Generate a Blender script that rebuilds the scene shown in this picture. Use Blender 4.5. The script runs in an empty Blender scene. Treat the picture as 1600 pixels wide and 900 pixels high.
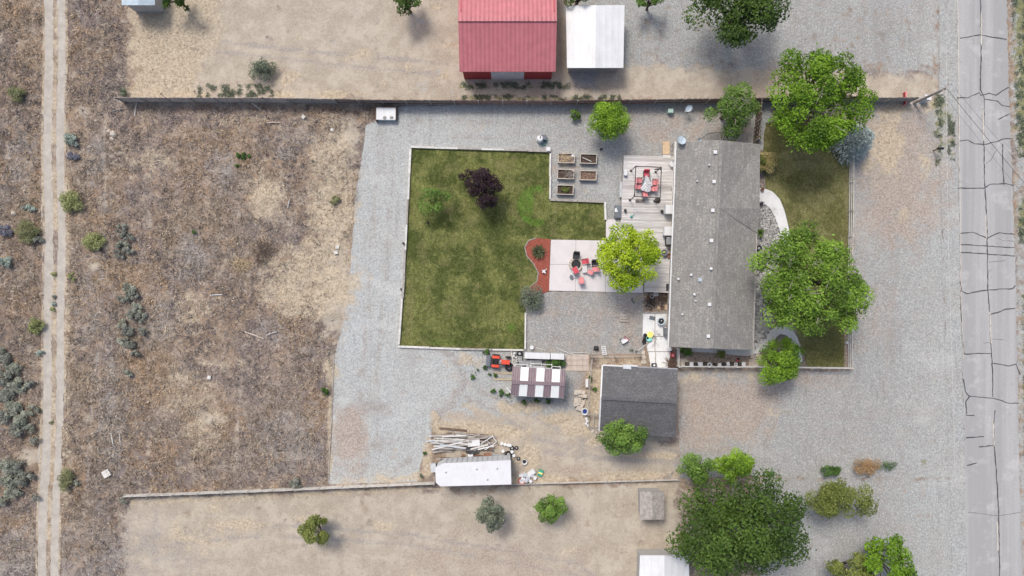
import bpy, math, random
import numpy as np
from mathutils import Vector, Matrix
from mathutils.geometry import delaunay_2d_cdt

R = math.radians
random.seed(7)
scene = bpy.context.scene
col = scene.collection

# ------------------------------------------------------------------ camera, sky, sun, exposure
CAM_H = 68.0                    # drone height in metres
MPP = 1.0 / 16.0                # metres on the ground per reference unit
cam_data = bpy.data.cameras.new('drone_camera')
cam = bpy.data.objects.new('drone_camera', cam_data)
col.objects.link(cam)
cam.location = (0, 0, CAM_H)
cam.rotation_euler = (0, 0, 0)
cam_data.sensor_width = 36.0
cam_data.lens = 36.0 * CAM_H / 100.0
cam_data.clip_start = 0.5
cam_data.clip_end = 6000
scene.camera = cam

SUN_EL, SUN_AZ = R(57), R(-28)   # azimuth measured from +Y towards +X
world = bpy.data.worlds.new('World'); scene.world = world
world.use_nodes = True
wn = world.node_tree.nodes; wl = world.node_tree.links
bg = wn['Background']
sky = wn.new('ShaderNodeTexSky')
sky.sky_type = 'NISHITA'; sky.sun_disc = False
sky.sun_elevation = SUN_EL; sky.sun_rotation = SUN_AZ
sky.air_density = 1.0; sky.dust_density = 4.2; sky.ozone_density = 1.0
wl.new(sky.outputs[0], bg.inputs[0]); bg.inputs[1].default_value = 0.12
sun_data = bpy.data.lights.new('sun', 'SUN')
sun_data.energy = 1.5; sun_data.angle = R(15); sun_data.color = (1.0, 0.965, 0.90)
sun = bpy.data.objects.new('sun', sun_data); col.objects.link(sun)
sd = Vector((math.sin(SUN_AZ) * math.cos(SUN_EL), math.cos(SUN_AZ) * math.cos(SUN_EL), math.sin(SUN_EL)))
sun.rotation_euler = sd.to_track_quat('Z', 'Y').to_euler()
sun.location = (-20, 30, 60)
vs = scene.view_settings
vs.view_transform = 'Standard'; vs.look = 'None'; vs.exposure = 0.5; vs.gamma = 1.0
vs.use_curve_mapping = False
scene.cycles.max_bounces = 6
scene.cycles.diffuse_bounces = 3
scene.cycles.transparent_max_bounces = 6

# ------------------------------------------------------------------ helpers
def P(px, py, z=0.0):
    """a survey point read off the photograph, at its real height z"""
    k = (CAM_H - z) / CAM_H * MPP
    return ((px - 800) * k, (450 - py) * k, z)
def G(px, py, ztop=0.0, zbase=0.0):
    x, y, _ = P(px, py, ztop)
    return (x, y, zbase)

class MB:
    def __init__(s): s.v = []; s.f = []
    def add(s, vs_, fs_):
        o = len(s.v); s.v += [tuple(p) for p in vs_]; s.f += [tuple(i + o for i in f) for f in fs_]; return s
    def box(s, c, size, rz=0, rx=0, ry=0):
        m = Matrix.Rotation(rz, 3, 'Z') @ Matrix.Rotation(ry, 3, 'Y') @ Matrix.Rotation(rx, 3, 'X')
        hx, hy, hz = size[0] / 2, size[1] / 2, size[2] / 2; c = Vector(c)
        pts = [c + m @ Vector((x * hx, y * hy, z * hz)) for z in (-1, 1) for y in (-1, 1) for x in (-1, 1)]
        return s.add(pts, [(0, 2, 3, 1), (4, 5, 7, 6), (0, 1, 5, 4), (2, 6, 7, 3), (0, 4, 6, 2), (1, 3, 7, 5)])
    def prism(s, pts, z0, z1):
        n = len(pts)
        a = sum(pts[i][0] * pts[(i + 1) % n][1] - pts[(i + 1) % n][0] * pts[i][1] for i in range(n))
        if a < 0: pts = pts[::-1]
        v = [(p[0], p[1], z0) for p in pts] + [(p[0], p[1], z1) for p in pts]
        f = [tuple(range(n))[::-1], tuple(range(n, 2 * n))] + [(i, (i + 1) % n, n + (i + 1) % n, n + i) for i in range(n)]
        return s.add(v, f)
    def tube(s, p0, p1, r0, r1=None, n=8):
        r1 = r0 if r1 is None else r1
        p0, p1 = Vector(p0), Vector(p1); d = (p1 - p0)
        if d.length < 1e-6: return s
        d.normalize(); a = d.orthogonal().normalized(); b = d.cross(a)
        v = []
        for p, r in ((p0, r0), (p1, r1)):
            v += [p + (a * math.cos(2 * math.pi * i / n) + b * math.sin(2 * math.pi * i / n)) * r for i in range(n)]
        f = [(i, (i + 1) % n, n + (i + 1) % n, n + i) for i in range(n)] + [tuple(range(n))[::-1], tuple(range(n, 2 * n))]
        return s.add(v, f)
    def path(s, pts, r, n=6):
        for a, b in zip(pts[:-1], pts[1:]): s.tube(a, b, r, r, n)
        return s
    def lathe(s, prof, c=(0, 0, 0), n=16):
        v = []; f = []
        for r, z in prof:
            v += [(c[0] + r * math.cos(2 * math.pi * i / n), c[1] + r * math.sin(2 * math.pi * i / n), c[2] + z) for i in range(n)]
        for k in range(len(prof) - 1):
            f += [(k * n + i, k * n + (i + 1) % n, (k + 1) * n + (i + 1) % n, (k + 1) * n + i) for i in range(n)]
        f += [tuple(range(n))[::-1], tuple(range((len(prof) - 1) * n, len(prof) * n))]
        return s.add(v, f)
    def torus(s, c, r, rt, n=18, m=7, axis='z'):
        v = []; f = []
        for i in range(n):
            a = 2 * math.pi * i / n
            for j in range(m):
                b = 2 * math.pi * j / m
                q = ((r + rt * math.cos(b)) * math.cos(a), (r + rt * math.cos(b)) * math.sin(a), rt * math.sin(b))
                if axis == 'y': q = (q[0], q[2], q[1])
                if axis == 'x': q = (q[2], q[0], q[1])
                v.append((c[0] + q[0], c[1] + q[1], c[2] + q[2]))
        for i in range(n):
            for j in range(m):
                f.append((i * m + j, ((i + 1) % n) * m + j, ((i + 1) % n) * m + (j + 1) % m, i * m + (j + 1) % m))
        return s.add(v, f)
    def blob(s, c, r, seed=0, jit=.18, n=8, m=5):
        rg = random.Random(seed); v = [(c[0], c[1], c[2] + r[2])]; f = []
        for k in range(1, m):
            t = math.pi * k / m
            for i in range(n):
                a = 2 * math.pi * i / n; q = 1 + rg.uniform(-jit, jit)
                v.append((c[0] + r[0] * q * math.sin(t) * math.cos(a), c[1] + r[1] * q * math.sin(t) * math.sin(a), c[2] + r[2] * q * math.cos(t)))
        v.append((c[0], c[1], c[2] - r[2])); L = len(v) - 1
        for i in range(n):
            f.append((0, 1 + i, 1 + (i + 1) % n)); f.append((L, 1 + (m - 2) * n + (i + 1) % n, 1 + (m - 2) * n + i))
            for k in range(m - 2):
                f.append((1 + k * n + i, 1 + (k + 1) * n + i, 1 + (k + 1) * n + (i + 1) % n, 1 + k * n + (i + 1) % n))
        return s.add(v, f)
    def mesh(s, name, mat):
        me = bpy.data.meshes.new(name); me.from_pydata(s.v, [], s.f); me.validate(); me.update()
        if mat: me.materials.append(mat)
        return me
    def build(s, name, mat, parent=None, smooth=False, kind=None):
        me = s.mesh(name, mat)
        if smooth:
            for p in me.polygons: p.use_smooth = True
        o = bpy.data.objects.new(name, me); col.objects.link(o)
        if parent is not None: o.parent = parent
        if kind: o['kind'] = kind
        return o

def tag(o, label, cat, group=None, kind=None):
    o['label'] = label; o['category'] = cat
    if group: o['group'] = group
    if kind: o['kind'] = kind
    return o
def thing(name, label, cat, loc=(0, 0, 0), rz=0, group=None):
    o = bpy.data.objects.new(name, None); col.objects.link(o)
    o.empty_display_size = .2; o.location = loc; o.rotation_euler = (0, 0, rz)
    return tag(o, label, cat, group)
KIDS = {}
def copy_tree(o, parent=None):
    c = o.copy(); col.objects.link(c)
    if parent is not None: c.parent = parent
    for ch in [x for x in ALLCH(o)]: copy_tree(ch, c)
    return c
def ALLCH(o): return list(o.children)
def dup(root, loc, rz=0, label=None, group=None, scale=None):
    c = copy_tree(root); c.location = loc; c.rotation_euler = (0, 0, rz)
    if label: c['label'] = label
    if group: c['group'] = group
    if scale: c.scale = (scale,) * 3 if not isinstance(scale, tuple) else scale
    return c

def np_mesh(name, V, F, mat, attrs=None, smooth=False):
    """mesh from numpy arrays; F is (n,3) or (n,4)"""
    V = np.asarray(V, np.float32); F = np.asarray(F, np.int32); k = F.shape[1]
    me = bpy.data.meshes.new(name)
    me.vertices.add(len(V)); me.vertices.foreach_set('co', V.ravel())
    me.loops.add(F.size); me.loops.foreach_set('vertex_index', F.ravel())
    me.polygons.add(len(F)); me.polygons.foreach_set('loop_start', np.arange(0, F.size, k, dtype=np.int32))
    me.update(calc_edges=True)
    if smooth: me.polygons.foreach_set('use_smooth', np.ones(len(F), bool))
    for an, arr in (attrs or {}).items():
        a = me.color_attributes.new(an, 'FLOAT_COLOR', 'POINT')
        c4 = np.ones((len(V), 4), np.float32); c4[:, :arr.shape[1]] = arr
        a.data.foreach_set('color', c4.ravel())
    if mat: me.materials.append(mat)
    return me
def np_obj(name, V, F, mat, attrs=None, parent=None, smooth=False):
    o = bpy.data.objects.new(name, np_mesh(name, V, F, mat, attrs, smooth)); col.objects.link(o)
    if parent is not None: o.parent = parent
    return o

# ------------------------------------------------------------------ materials
class NT:
    def __init__(s, name):
        s.m = bpy.data.materials.new(name); s.m.use_nodes = True
        s.n = s.m.node_tree.nodes; s.l = s.m.node_tree.links
        s.b = s.n['Principled BSDF']; s.pos = s.n.new('ShaderNodeNewGeometry').outputs['Position']
    def set(s, inp, val):
        if hasattr(val, 'node'): s.l.new(val, inp)
        else: inp.default_value = val
    def noise(s, scale, detail=4, rough=.6, off=0, stretch=None, dist=0):
        v = s.pos
        mp = s.n.new('ShaderNodeMapping'); s.l.new(v, mp.inputs[0])
        mp.inputs['Location'].default_value = (off * 13.7, off * 7.3, off * 3.1)
        if stretch: mp.inputs['Scale'].default_value = stretch
        t = s.n.new('ShaderNodeTexNoise'); t.inputs['Scale'].default_value = scale
        t.inputs['Detail'].default_value = detail; t.inputs['Roughness'].default_value = rough
        t.inputs['Distortion'].default_value = dist
        s.l.new(mp.outputs[0], t.inputs['Vector']); return t.outputs['Fac']
    def voro(s, scale, feature='F1', out='Distance'):
        t = s.n.new('ShaderNodeTexVoronoi'); t.inputs['Scale'].default_value = scale; t.feature = feature
        s.l.new(s.pos, t.inputs['Vector']); return t.outputs[out]
    def rng(s, x, a, b, c=0.0, d=1.0, smooth=True):
        t = s.n.new('ShaderNodeMapRange'); t.interpolation_type = 'SMOOTHSTEP' if smooth else 'LINEAR'
        s.set(t.inputs[0], x)
        for i, q in enumerate((a, b, c, d)): s.set(t.inputs[i + 1], q)
        return t.outputs[0]
    def math(s, op, a, b=0.0):
        t = s.n.new('ShaderNodeMath'); t.operation = op; s.set(t.inputs[0], a); s.set(t.inputs[1], b); return t.outputs[0]
    def mix(s, f, a, b, mode='MIX'):
        t = s.n.new('ShaderNodeMix'); t.data_type = 'RGBA'; t.blend_type = mode
        s.set(t.inputs[0], f)
        for i, q in ((6, a), (7, b)):
            if isinstance(q, tuple) and len(q) == 3: q = q + (1,)
            s.set(t.inputs[i], q)
        return t.outputs[2]
    def attr(s, name):
        t = s.n.new('ShaderNodeAttribute'); t.attribute_name = name; return t
    def sep(s, c):
        t = s.n.new('ShaderNodeSeparateColor'); s.l.new(c, t.inputs[0]); return t.outputs
    def bump(s, h, strength=.4, dist=.05):
        t = s.n.new('ShaderNodeBump'); t.inputs['Strength'].default_value = strength; t.inputs['Distance'].default_value = dist
        s.l.new(h, t.inputs['Height']); s.l.new(t.outputs[0], s.b.inputs['Normal'])
    def done(s, color, rough=.85, spec=.3, metal=0.0):
        s.set(s.b.inputs['Base Color'], color if not (isinstance(color, tuple) and len(color) == 3) else color + (1,))
        s.set(s.b.inputs['Roughness'], rough); s.b.inputs['Specular IOR Level'].default_value = spec
        s.b.inputs['Metallic'].default_value = metal
        return s.m
def mul(c, k): return tuple(min(1, q * k) for q in c)

def plain(name, c, var=.18, scale=3, rough=.75, metal=0.0, spec=.35, dirt=.0, fine=14, stretch=None):
    t = NT(name)
    a = t.mix(t.rng(t.noise(scale, 5, .65, stretch=stretch), .3, .7), mul(c, 1 - var), mul(c, 1 + var))
    a = t.mix(t.rng(t.noise(fine, 3, .7, 2), .35, .75, 0, .35), a, mul(c, 1 - 1.6 * var))
    if dirt: a = t.mix(t.rng(t.noise(.9, 6, .75, 5), .5, .75, 0, dirt), a, (.22, .19, .15))
    return t.done(a, rough, spec, metal)

M = {}
M['white'] = plain('white_paint', (.68, .68, .67), .06, 1.5, .6, dirt=.35)
M['white_clean'] = plain('clean_white', (.66, .66, .665), .04, 1.5, .5, dirt=.12)
def white_roof():
    t = NT('white_roof_sheet')
    c = t.mix(t.rng(t.noise(.7, 6, .7, 1), .35, .7), (.62, .625, .63), (.69, .695, .7))
    c = t.mix(t.rng(t.noise(.8, 8, .75, 2, stretch=(2.4, .4, 1)), .52, .68, 0, .5), c, (.5, .49, .47))
    c = t.mix(t.rng(t.noise(3.5, 6, .75, 3), .6, .72, 0, .5), c, (.42, .4, .37))
    w = t.n.new('ShaderNodeTexWave'); w.inputs['Scale'].default_value = .52; w.inputs['Distortion'].default_value = .2; t.l.new(t.pos, w.inputs['Vector'])
    c = t.mix(t.rng(w.outputs['Fac'], .93, .99, 0, .2), c, (.45, .45, .45))
    t.bump(w.outputs['Fac'], .3, .03); return t.done(c, .45, .4)
M['white_roof'] = white_roof()
M['timber_white'] = plain('weathered_white_timber', (.62, .6, .56), .16, 2.5, .85, dirt=.6)
M['timber_grey'] = plain('weathered_grey_timber', (.36, .33, .3), .25, 3, .9, dirt=.3)
M['timber_brown'] = plain('brown_fence_board', (.16, .105, .08), .3, 3, .9)
M['timber_red'] = plain('red_brown_fence_board', (.22, .11, .085), .3, 3, .9)
M['timber_pale'] = plain('bleached_fence_board', (.62, .52, .44), .25, 3, .9)
M['timber_tan'] = plain('bare_plywood', (.55, .4, .26), .14, 3, .8)
M['bark'] = plain('bark', (.13, .1, .08), .3, 6, .95)
M['bark_grey'] = plain('grey_bark', (.22, .19, .165), .3, 6, .95)
M['black'] = plain('black_plastic', (.02, .02, .022), .3, 5, .5)
M['rubber'] = plain('tyre_rubber', (.025, .025, .026), .3, 8, .85)
M['dark_metal'] = plain('dark_bronze_metal', (.06, .05, .045), .2, 5, .5)
M['grey_metal'] = plain('galvanised_metal', (.42, .43, .44), .14, 3, .45, .4)
M['grey_plastic'] = plain('slate_grey_plastic', (.14, .155, .175), .2, 4, .55)
M['light_grey'] = plain('light_grey_plastic', (.5, .52, .54), .1, 3, .55)
M['red_cushion'] = plain('red_cushion', (.55, .095, .12), .16, 6, .9)
M['pink_cushion'] = plain('faded_red_cushion', (.7, .27, .28), .14, 6, .9)
M['charcoal'] = plain('charcoal_wicker', (.05, .05, .052), .3, 14, .85)
M['orange_paint'] = plain('orange_red_paint', (.68, .075, .035), .12, 4, .4, spec=.5)
M['soil'] = plain('dark_soil', (.09, .065, .05), .45, 5, .95)
M['soil_pale'] = plain('dry_soil', (.3, .24, .19), .4, 5, .95)
M['concrete'] = plain('patio_concrete', (.625, .59, .58), .05, .7, .85, dirt=.12, fine=9)
M['concrete_white'] = plain('bright_concrete', (.7, .7, .69), .06, 1.1, .85, dirt=.4)
M['concrete_grey'] = plain('path_concrete', (.57, .555, .525), .07, 1.1, .85, dirt=.25)
M['paver'] = plain('sandstone_paver', (.5, .42, .36), .12, 2, .9, dirt=.3)
M['rubble'] = plain('broken_concrete', (.52, .46, .39), .2, 3, .9, dirt=.3)
M['stone'] = plain('river_stone', (.42, .4, .38), .5, 4, .85)
M['stone_white'] = plain('pale_river_stone', (.6, .58, .56), .35, 4, .85)
M['green_metal'] = plain('pale_green_cabinet', (.36, .5, .43), .1, 3, .5)
M['teal'] = plain('teal_plastic', (.06, .33, .3), .15, 3, .5)
M['turquoise'] = plain('turquoise_plastic', (.25, .66, .58), .08, 3, .4)
M['yellow'] = plain('pale_yellow_plastic', (.78, .74, .2), .08, 3, .4)
M['yellow_handle'] = plain('yellow_handle', (.65, .45, .08), .1, 3, .5)
M['blue'] = plain('deep_blue_plastic', (.02, .045, .2), .15, 3, .4)
M['dish'] = plain('dish_grey_blue', (.42, .5, .56), .1, 3, .45)
M['green_plastic'] = plain('green_plastic', (.05, .35, .17), .15, 3, .5)
M['rust'] = plain('rusty_steel', (.26, .13, .08), .35, 4, .85)
M['wall_beige'] = plain('beige_siding', (.55, .49, .41), .06, 2, .8)
M['wall_grey'] = plain('grey_siding', (.4, .39, .38), .06, 2, .8)
M['wall_red'] = plain('red_barn_siding', (.4, .06, .06), .1, 2, .7)
M['glass'] = plain('window_glass', (.04, .05, .06), .1, 2, .12, spec=.6)
M['bare_twig'] = plain('bare_twig', (.34, .3, .26), .25, 8, .95)
M['asphalt_crack'] = plain('crack_filler', (.075, .073, .078), .25, 6, .8)
M['road_paint'] = plain('faded_line_paint', (.62, .56, .47), .2, 4, .8)
M['cable'] = plain('cable', (.04, .04, .045), .1, 5, .6)
M['tarp'] = plain('dark_tarp', (.045, .045, .05), .3, 3, .7)
M['straw_bundle'] = plain('straw', (.55, .43, .27), .25, 8, .95)

def shingle(name, c, along='x', sc=1.0):
    t = NT(name)
    a = t.mix(t.rng(t.noise(1.2, 5, .7), .3, .7), mul(c, .84), mul(c, 1.12))
    w = t.n.new('ShaderNodeTexBrick')
    mp = t.n.new('ShaderNodeMapping'); t.l.new(t.pos, mp.inputs[0])
    mp.inputs['Rotation'].default_value = (0, 0, R(90) + R(2.1) if along == 'y' else R(-3))
    t.l.new(mp.outputs[0], w.inputs['Vector'])
    w.inputs['Scale'].default_value = 1.0; w.inputs['Brick Width'].default_value = .42 * sc; w.inputs['Row Height'].default_value = .17 * sc
    w.inputs['Mortar Size'].default_value = .012; w.inputs['Mortar Smooth'].default_value = .3
    w.inputs['Color1'].default_value = (1.12, 1.1, 1.08, 1); w.inputs['Color2'].default_value = (.72, .72, .73, 1); w.inputs['Mortar'].default_value = (.42, .42, .43, 1)
    a = t.mix(.75, a, w.outputs['Color'], 'MULTIPLY')
    a = t.mix(t.rng(t.noise(7, 4, .8, 4), .42, .58), mul(c, .6), a)
    a = t.mix(t.rng(t.noise(.35, 4, .6, 8), .45, .75, 0, .3), a, mul(c, .6))
    t.bump(t.noise(10, 4, .7, 3), .5, .04)
    return t.done(a, .95, .2)
M['shingle_house'] = shingle('house_shingles', (.33, .318, .296), 'y', 1.7)
M['shingle_garage'] = shingle('garage_shingles', (.168, .167, .172), 'x', 1.7)

def sheet_metal(name, c, rot, pitch=.22, var=.08):
    t = NT(name)
    mp = t.n.new('ShaderNodeMapping'); t.l.new(t.pos, mp.inputs[0]); mp.inputs['Rotation'].default_value = (0, 0, rot)
    w = t.n.new('ShaderNodeTexWave'); w.inputs['Scale'].default_value = .314 / pitch; w.inputs['Distortion'].default_value = 0
    t.l.new(mp.outputs[0], w.inputs['Vector'])
    a = t.mix(t.rng(t.noise(1.5, 4, .6), .3, .7), mul(c, 1 - var), mul(c, 1 + var))
    t.bump(w.outputs['Fac'], .8 if c[0] < .6 else .25, .04)
    return t.done(a, .5, .4)
M['roof_mauve'] = sheet_metal('mauve_roof_sheet', (.215, .16, .172), R(3.5))
M['roof_clear'] = sheet_metal('white_skylight_sheet', (.7, .72, .7), R(3.5), .25, .03)
M['roof_red'] = sheet_metal('red_barn_roof', (.46, .15, .165), 0, .4)

def foliage(name, a, b, trans=.17):
    t = NT(name)
    at = t.sep(t.attr('tint').outputs['Color'])[0]
    c = t.mix(at, a, b)
    t.done(c, .6, .25)
    tr = t.n.new('ShaderNodeBsdfTranslucent'); t.l.new(c, tr.inputs[0])
    mx = t.n.new('ShaderNodeMixShader'); mx.inputs[0].default_value = trans
    t.l.new(t.b.outputs[0], mx.inputs[1]); t.l.new(tr.outputs[0], mx.inputs[2])
    t.l.new(mx.outputs[0], t.n['Material Output'].inputs[0])
    return t.m
F = {
 'maple': foliage('maple_leaves', (.03, .07, .01), (0.264, 0.432, 0.054)),
 'dense': foliage('dense_leaves', (.025, .065, .008), (0.216, 0.384, 0.026)),
 'round': foliage('round_tree_leaves', (.035, .09, .008), (0.276, 0.456, 0.036)),
 'lime': foliage('yellow_green_leaves', (.09, .19, .008), (.5, .63, .035)),
 'mid': foliage('mid_green_leaves', (.028, .065, .012), (0.216, 0.360, 0.066)),
 'dark': foliage('dark_green_leaves', (.025, .055, .012), (0.094, 0.163, 0.025)),
 'olive': foliage('olive_leaves', (.08, .11, .02), (0.250, 0.288, 0.075)),
 'plum': foliage('plum_leaves', (.022, .012, .015), (.06, .034, .042)),
 'sage': foliage('sage_leaves', (.13, .14, .105), (.48, .5, .4), .1),
 'sage_dark': foliage('dark_sage_leaves', (.09, .095, .08), (.38, .395, .33), .1),
 'sage_teal': foliage('teal_sage_leaves', (.17, .21, .185), (.5, .57, .49), .1),
 'sage_blue': foliage('lavender_sage_leaves', (.14, .14, .17), (.32, .32, .38), .1),
 'rabbit': foliage('rabbitbrush_leaves', (.17, .19, .07), (.43, .46, .2), .15),
 'rabbit2': foliage('rabbitbrush_olive', (.14, .15, .07), (.34, .35, .18), .15),
 'gold': foliage('golden_leaves', (.3, .25, .08), (.66, .57, .28), .2),
 'spruce': foliage('blue_spruce_needles', (.26, .31, .29), (.54, .61, .58), .08),
 'greygreen': foliage('grey_green_leaves', (.07, .09, .06), (0.240, 0.276, 0.192), .15),
 'dryorange': foliage('dry_orange_leaves', (.25, .15, .07), (.55, .37, .19), .1),
 'weed': foliage('weed_leaves', (.03, .075, .015), (0.120, 0.228, 0.048), .2),
 'straw': foliage('straw_blades', (.3, .24, .165), (.68, .585, .44), .1),
 'grass': foliage('grass_blades', (.07, .1, .018), (.36, .36, .13), .2),
 'yucca': foliage('yucca_blades', (.05, .08, .03), (.2, .23, .1), .1),
}
# brush: mixed dead twigs, colour carried per twig
tb = NT('dead_brush'); M['brush'] = tb.done(tb.attr('tint').outputs['Color'], .95, .1)

# ---- the soft ground: one material, blended by the ground cover recorded at each vertex
def terrain():
    t = NT('terrain')
    m1 = t.sep(t.attr('m1').outputs['Color']); m2 = t.sep(t.attr('m2').outputs['Color'])
    def cover(m, off, sc=.7, w=.2, amp=2.2):
        n = t.noise(sc, 9, .68, off)
        return t.rng(t.math('ADD', m, t.math('MULTIPLY', t.math('SUBTRACT', n, .5), amp)), .5 - w, .5 + w)
    # bare mat of dead brush
    n1 = t.noise(.13, 6, .62, 1); n2 = t.noise(.8, 8, .72, 2, dist=1.2); n3 = t.noise(2.6, 7, .75, 3, dist=1.6)
    c = t.mix(t.rng(n1, .4, .6), (.195, .163, .15), (.27, .2, .14))
    c = t.mix(t.rng(t.noise(.45, 6, .7, 30), .5, .62, 0, .7), c, (.36, .25, .165))
    c = t.mix(t.rng(n2, .48, .62, 0, .75), c, (.43, .365, .295))
    c = t.mix(t.rng(t.noise(1.1, 8, .75, 31, dist=1.4), .53, .66, 0, .75), c, (.115, .095, .085))
    c = t.mix(t.rng(n3, .52, .64, 0, .7), c, (.13, .105, .092))
    c = t.mix(t.rng(t.noise(2.1, 8, .75, 4, dist=1.5), .55, .66, 0, .8), c, (.5, .44, .375))
    grain = t.noise(7.0, 4, .8, 6); speck = t.voro(9.0)
    # gravel
    gv = t.mix(t.rng(grain, .3, .72), (.245, .25, .253), (.455, .465, .468))
    gv = t.mix(t.rng(t.noise(.3, 6, .65, 7), .35, .7, 0, .8), gv, t.mix(t.rng(grain, .3, .7), (.27, .265, .255), (.41, .4, .385)))
    gv = t.mix(t.rng(speck, .1, .45, .35, 0), gv, (.19, .19, .19))
    gv = t.mix(t.rng(t.noise(.35, 7, .7, 33, stretch=(1.6, .35, 1), dist=.5), .52, .66, 0, .55), gv, (.27, .26, .25))
    gv = t.mix(t.rng(t.noise(.22, 7, .7, 34, stretch=(.8, 1.3, 1)), .54, .66, 0, .45), gv, (.47, .47, .465))
    gv = t.mix(t.rng(t.noise(1.1, 8, .75, 35, stretch=(3.0, .25, 1)), .56, .64, 0, .5), gv, (.22, .215, .21))
    gv = t.mix(t.rng(t.noise(14, 3, .8, 9), .58, .75, 0, .6), gv, (.56, .56, .55))
    gv = t.mix(1.0, gv, t.mix(t.attr('m1').outputs['Alpha'], (.84, .825, .785), (1.19, 1.21, 1.175)), 'MULTIPLY')
    gv = t.mix(t.rng(t.noise(5, 3, .85, 36), .52, .62, 0, .5), gv, (.2, .2, .2))
    gv = t.mix(t.rng(t.noise(6, 3, .85, 37), .54, .64, 0, .55), gv, (.56, .56, .555))
    c = t.mix(cover(m1[1], 12, 1.2, .25), c, gv)
    # pale dirt
    pd = t.mix(t.rng(grain, .3, .7), (.32, .272, .215), (.45, .39, .315))
    pd = t.mix(t.rng(t.noise(.5, 8, .72, 40), .42, .62, 0, .6), pd, (.53, .47, .385))
    pd = t.mix(t.rng(t.noise(1.7, 8, .75, 41), .54, .66, 0, .5), pd, (.26, .225, .185))
    c = t.mix(cover(m1[2], 13), c, pd)
    # ash grey
    c = t.mix(t.math('MULTIPLY', cover(m2[2], 11, .9, .35), .75), c, t.mix(t.rng(grain, .3, .7), (.22, .2, .185), (.42, .385, .35)))
    # reddish dry ground
    rd = t.mix(t.rng(grain, .38, .62), (.26, .2, .16), (.47, .385, .315))
    c = t.mix(t.math('MULTIPLY', cover(m2[0], 14, .7, .42), .72), c, rd)
    # straw
    st = t.mix(t.rng(t.noise(4, 6, .75, 15, dist=.7), .32, .68), (.33, .265, .19), (.6, .515, .39))
    c = t.mix(t.math('MULTIPLY', cover(m1[0], 16), .9), c, st)
    # green weeds
    gr = t.mix(t.rng(grain, .3, .7), (.1, .11, .04), (.27, .27, .12))
    c = t.mix(t.math('MULTIPLY', cover(m2[1], 17, 1.6), .85), c, gr)
    t.bump(t.math('ADD', t.noise(6, 5, .75, 20), t.noise(1.2, 4, .6, 21)), .55, .1)
    return t.done(c, .95, .15)
M['terrain'] = terrain()

def lawn_mat(name, a, b, dark, dry):
    t = NT(name)
    m1 = t.sep(t.attr('m1').outputs['Color'])
    n1 = t.noise(.35, 6, .65, 1); n2 = t.noise(2.2, 6, .72, 2, stretch=(1.6, .7, 1)); n3 = t.noise(9, 4, .75, 3)
    c = t.mix(t.rng(n2, .32, .68), a, b)
    c = t.mix(t.rng(n1, .45, .57, 0, .85), c, dark)
    c = t.mix(t.rng(t.noise(1.1, 8, .75, 11), .5, .62, 0, .6), c, dark)
    c = t.mix(t.rng(t.noise(.8, 8, .75, 12), .52, .64, 0, .5), c, mul(b, 1.2))
    c = t.mix(t.rng(t.noise(.6, 7, .7, 5), .5, .68, 0, .6), c, dry)
    c = t.mix(t.rng(t.math('ADD', m1[0], t.math('MULTIPLY', t.math('SUBTRACT', n2, .5), .7)), .3, .8, 0, .9), c, (.105, .225, .028))
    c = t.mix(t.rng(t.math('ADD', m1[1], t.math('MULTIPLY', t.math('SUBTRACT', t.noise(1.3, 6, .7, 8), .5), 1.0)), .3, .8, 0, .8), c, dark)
    c = t.mix(t.rng(t.math('ADD', m1[2], t.math('MULTIPLY', t.math('SUBTRACT', t.noise(1.5, 6, .7, 9), .5), 1.0)), .3, .8, 0, .75), c, dry)
    c = t.mix(t.rng(t.noise(4.2, 6, .82, 21), .46, .58, 0, .3), c, mul(b, 1.15))
    c = t.mix(t.rng(t.noise(3.4, 6, .82, 22), .48, .6, 0, .42), c, mul(dark, .8))
    c = t.mix(t.rng(n3, .35, .55, .6, 0), c, (.03, .035, .012))
    t.bump(t.noise(8, 5, .8, 6), .8, .08)
    return t.done(c, .95, .1)
M['lawn'] = lawn_mat('back_lawn_turf', (.115, .133, .033), (.255, .258, .095), (.045, .066, .016), (.26, .225, .11))
M['lawn_front'] = lawn_mat('front_lawn_turf', (.165, .16, .06), (.28, .265, .12), (.1, .1, .036), (.27, .23, .13))

def asphalt():
    t = NT('old_asphalt')
    c = t.mix(t.rng(t.noise(.55, 5, .6, 1, stretch=(1.6, .05, 1)), .4, .6), (.325, .32, .312), (.475, .468, .455))
    c = t.mix(t.rng(t.noise(.9, 6, .7, 2, stretch=(2.0, .3, 1)), .5, .75, 0, .45), c, (.3, .305, .31))
    c = t.mix(t.rng(t.noise(12, 4, .8, 3), .35, .7), mul((.4, .4, .395), .8), c)
    c = t.mix(t.rng(t.noise(.5, 7, .72, 6), .53, .66, 0, .45), c, (.5, .49, .475))
    c = t.mix(t.rng(t.noise(1.3, 8, .75, 7), .58, .68, 0, .45), c, (.24, .24, .24))
    t.bump(t.noise(14, 3, .7, 4), .3, .02)
    return t.done(c, .95, .2)
M['asphalt'] = asphalt()
def mulch():
    t = NT('red_mulch')
    c = t.mix(t.rng(t.noise(9, 5, .8, 1), .3, .7), (.2, .055, .04), (.4, .125, .09))
    t.bump(t.noise(10, 4, .8, 2), .8, .06)
    return t.done(c, .95, .1)
M['mulch'] = mulch()
def deckwood():
    t = NT('deck_board')
    ri = t.n.new('ShaderNodeObjectInfo').outputs['Random']
    n = t.noise(1.0, 7, .7, 1, stretch=(.6, 9, 1))
    c = t.mix(t.rng(n, .3, .7), (.5, .475, .455), (.8, .775, .75))
    c = t.mix(t.rng(ri, .35, 1.0, 0, .7), c, (.36, .335, .31))
    c = t.mix(t.rng(t.noise(.25, 5, .6, 4), .45, .65, 0, .4), c, (.42, .41, .4))
    return t.done(c, .9, .15)
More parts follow.
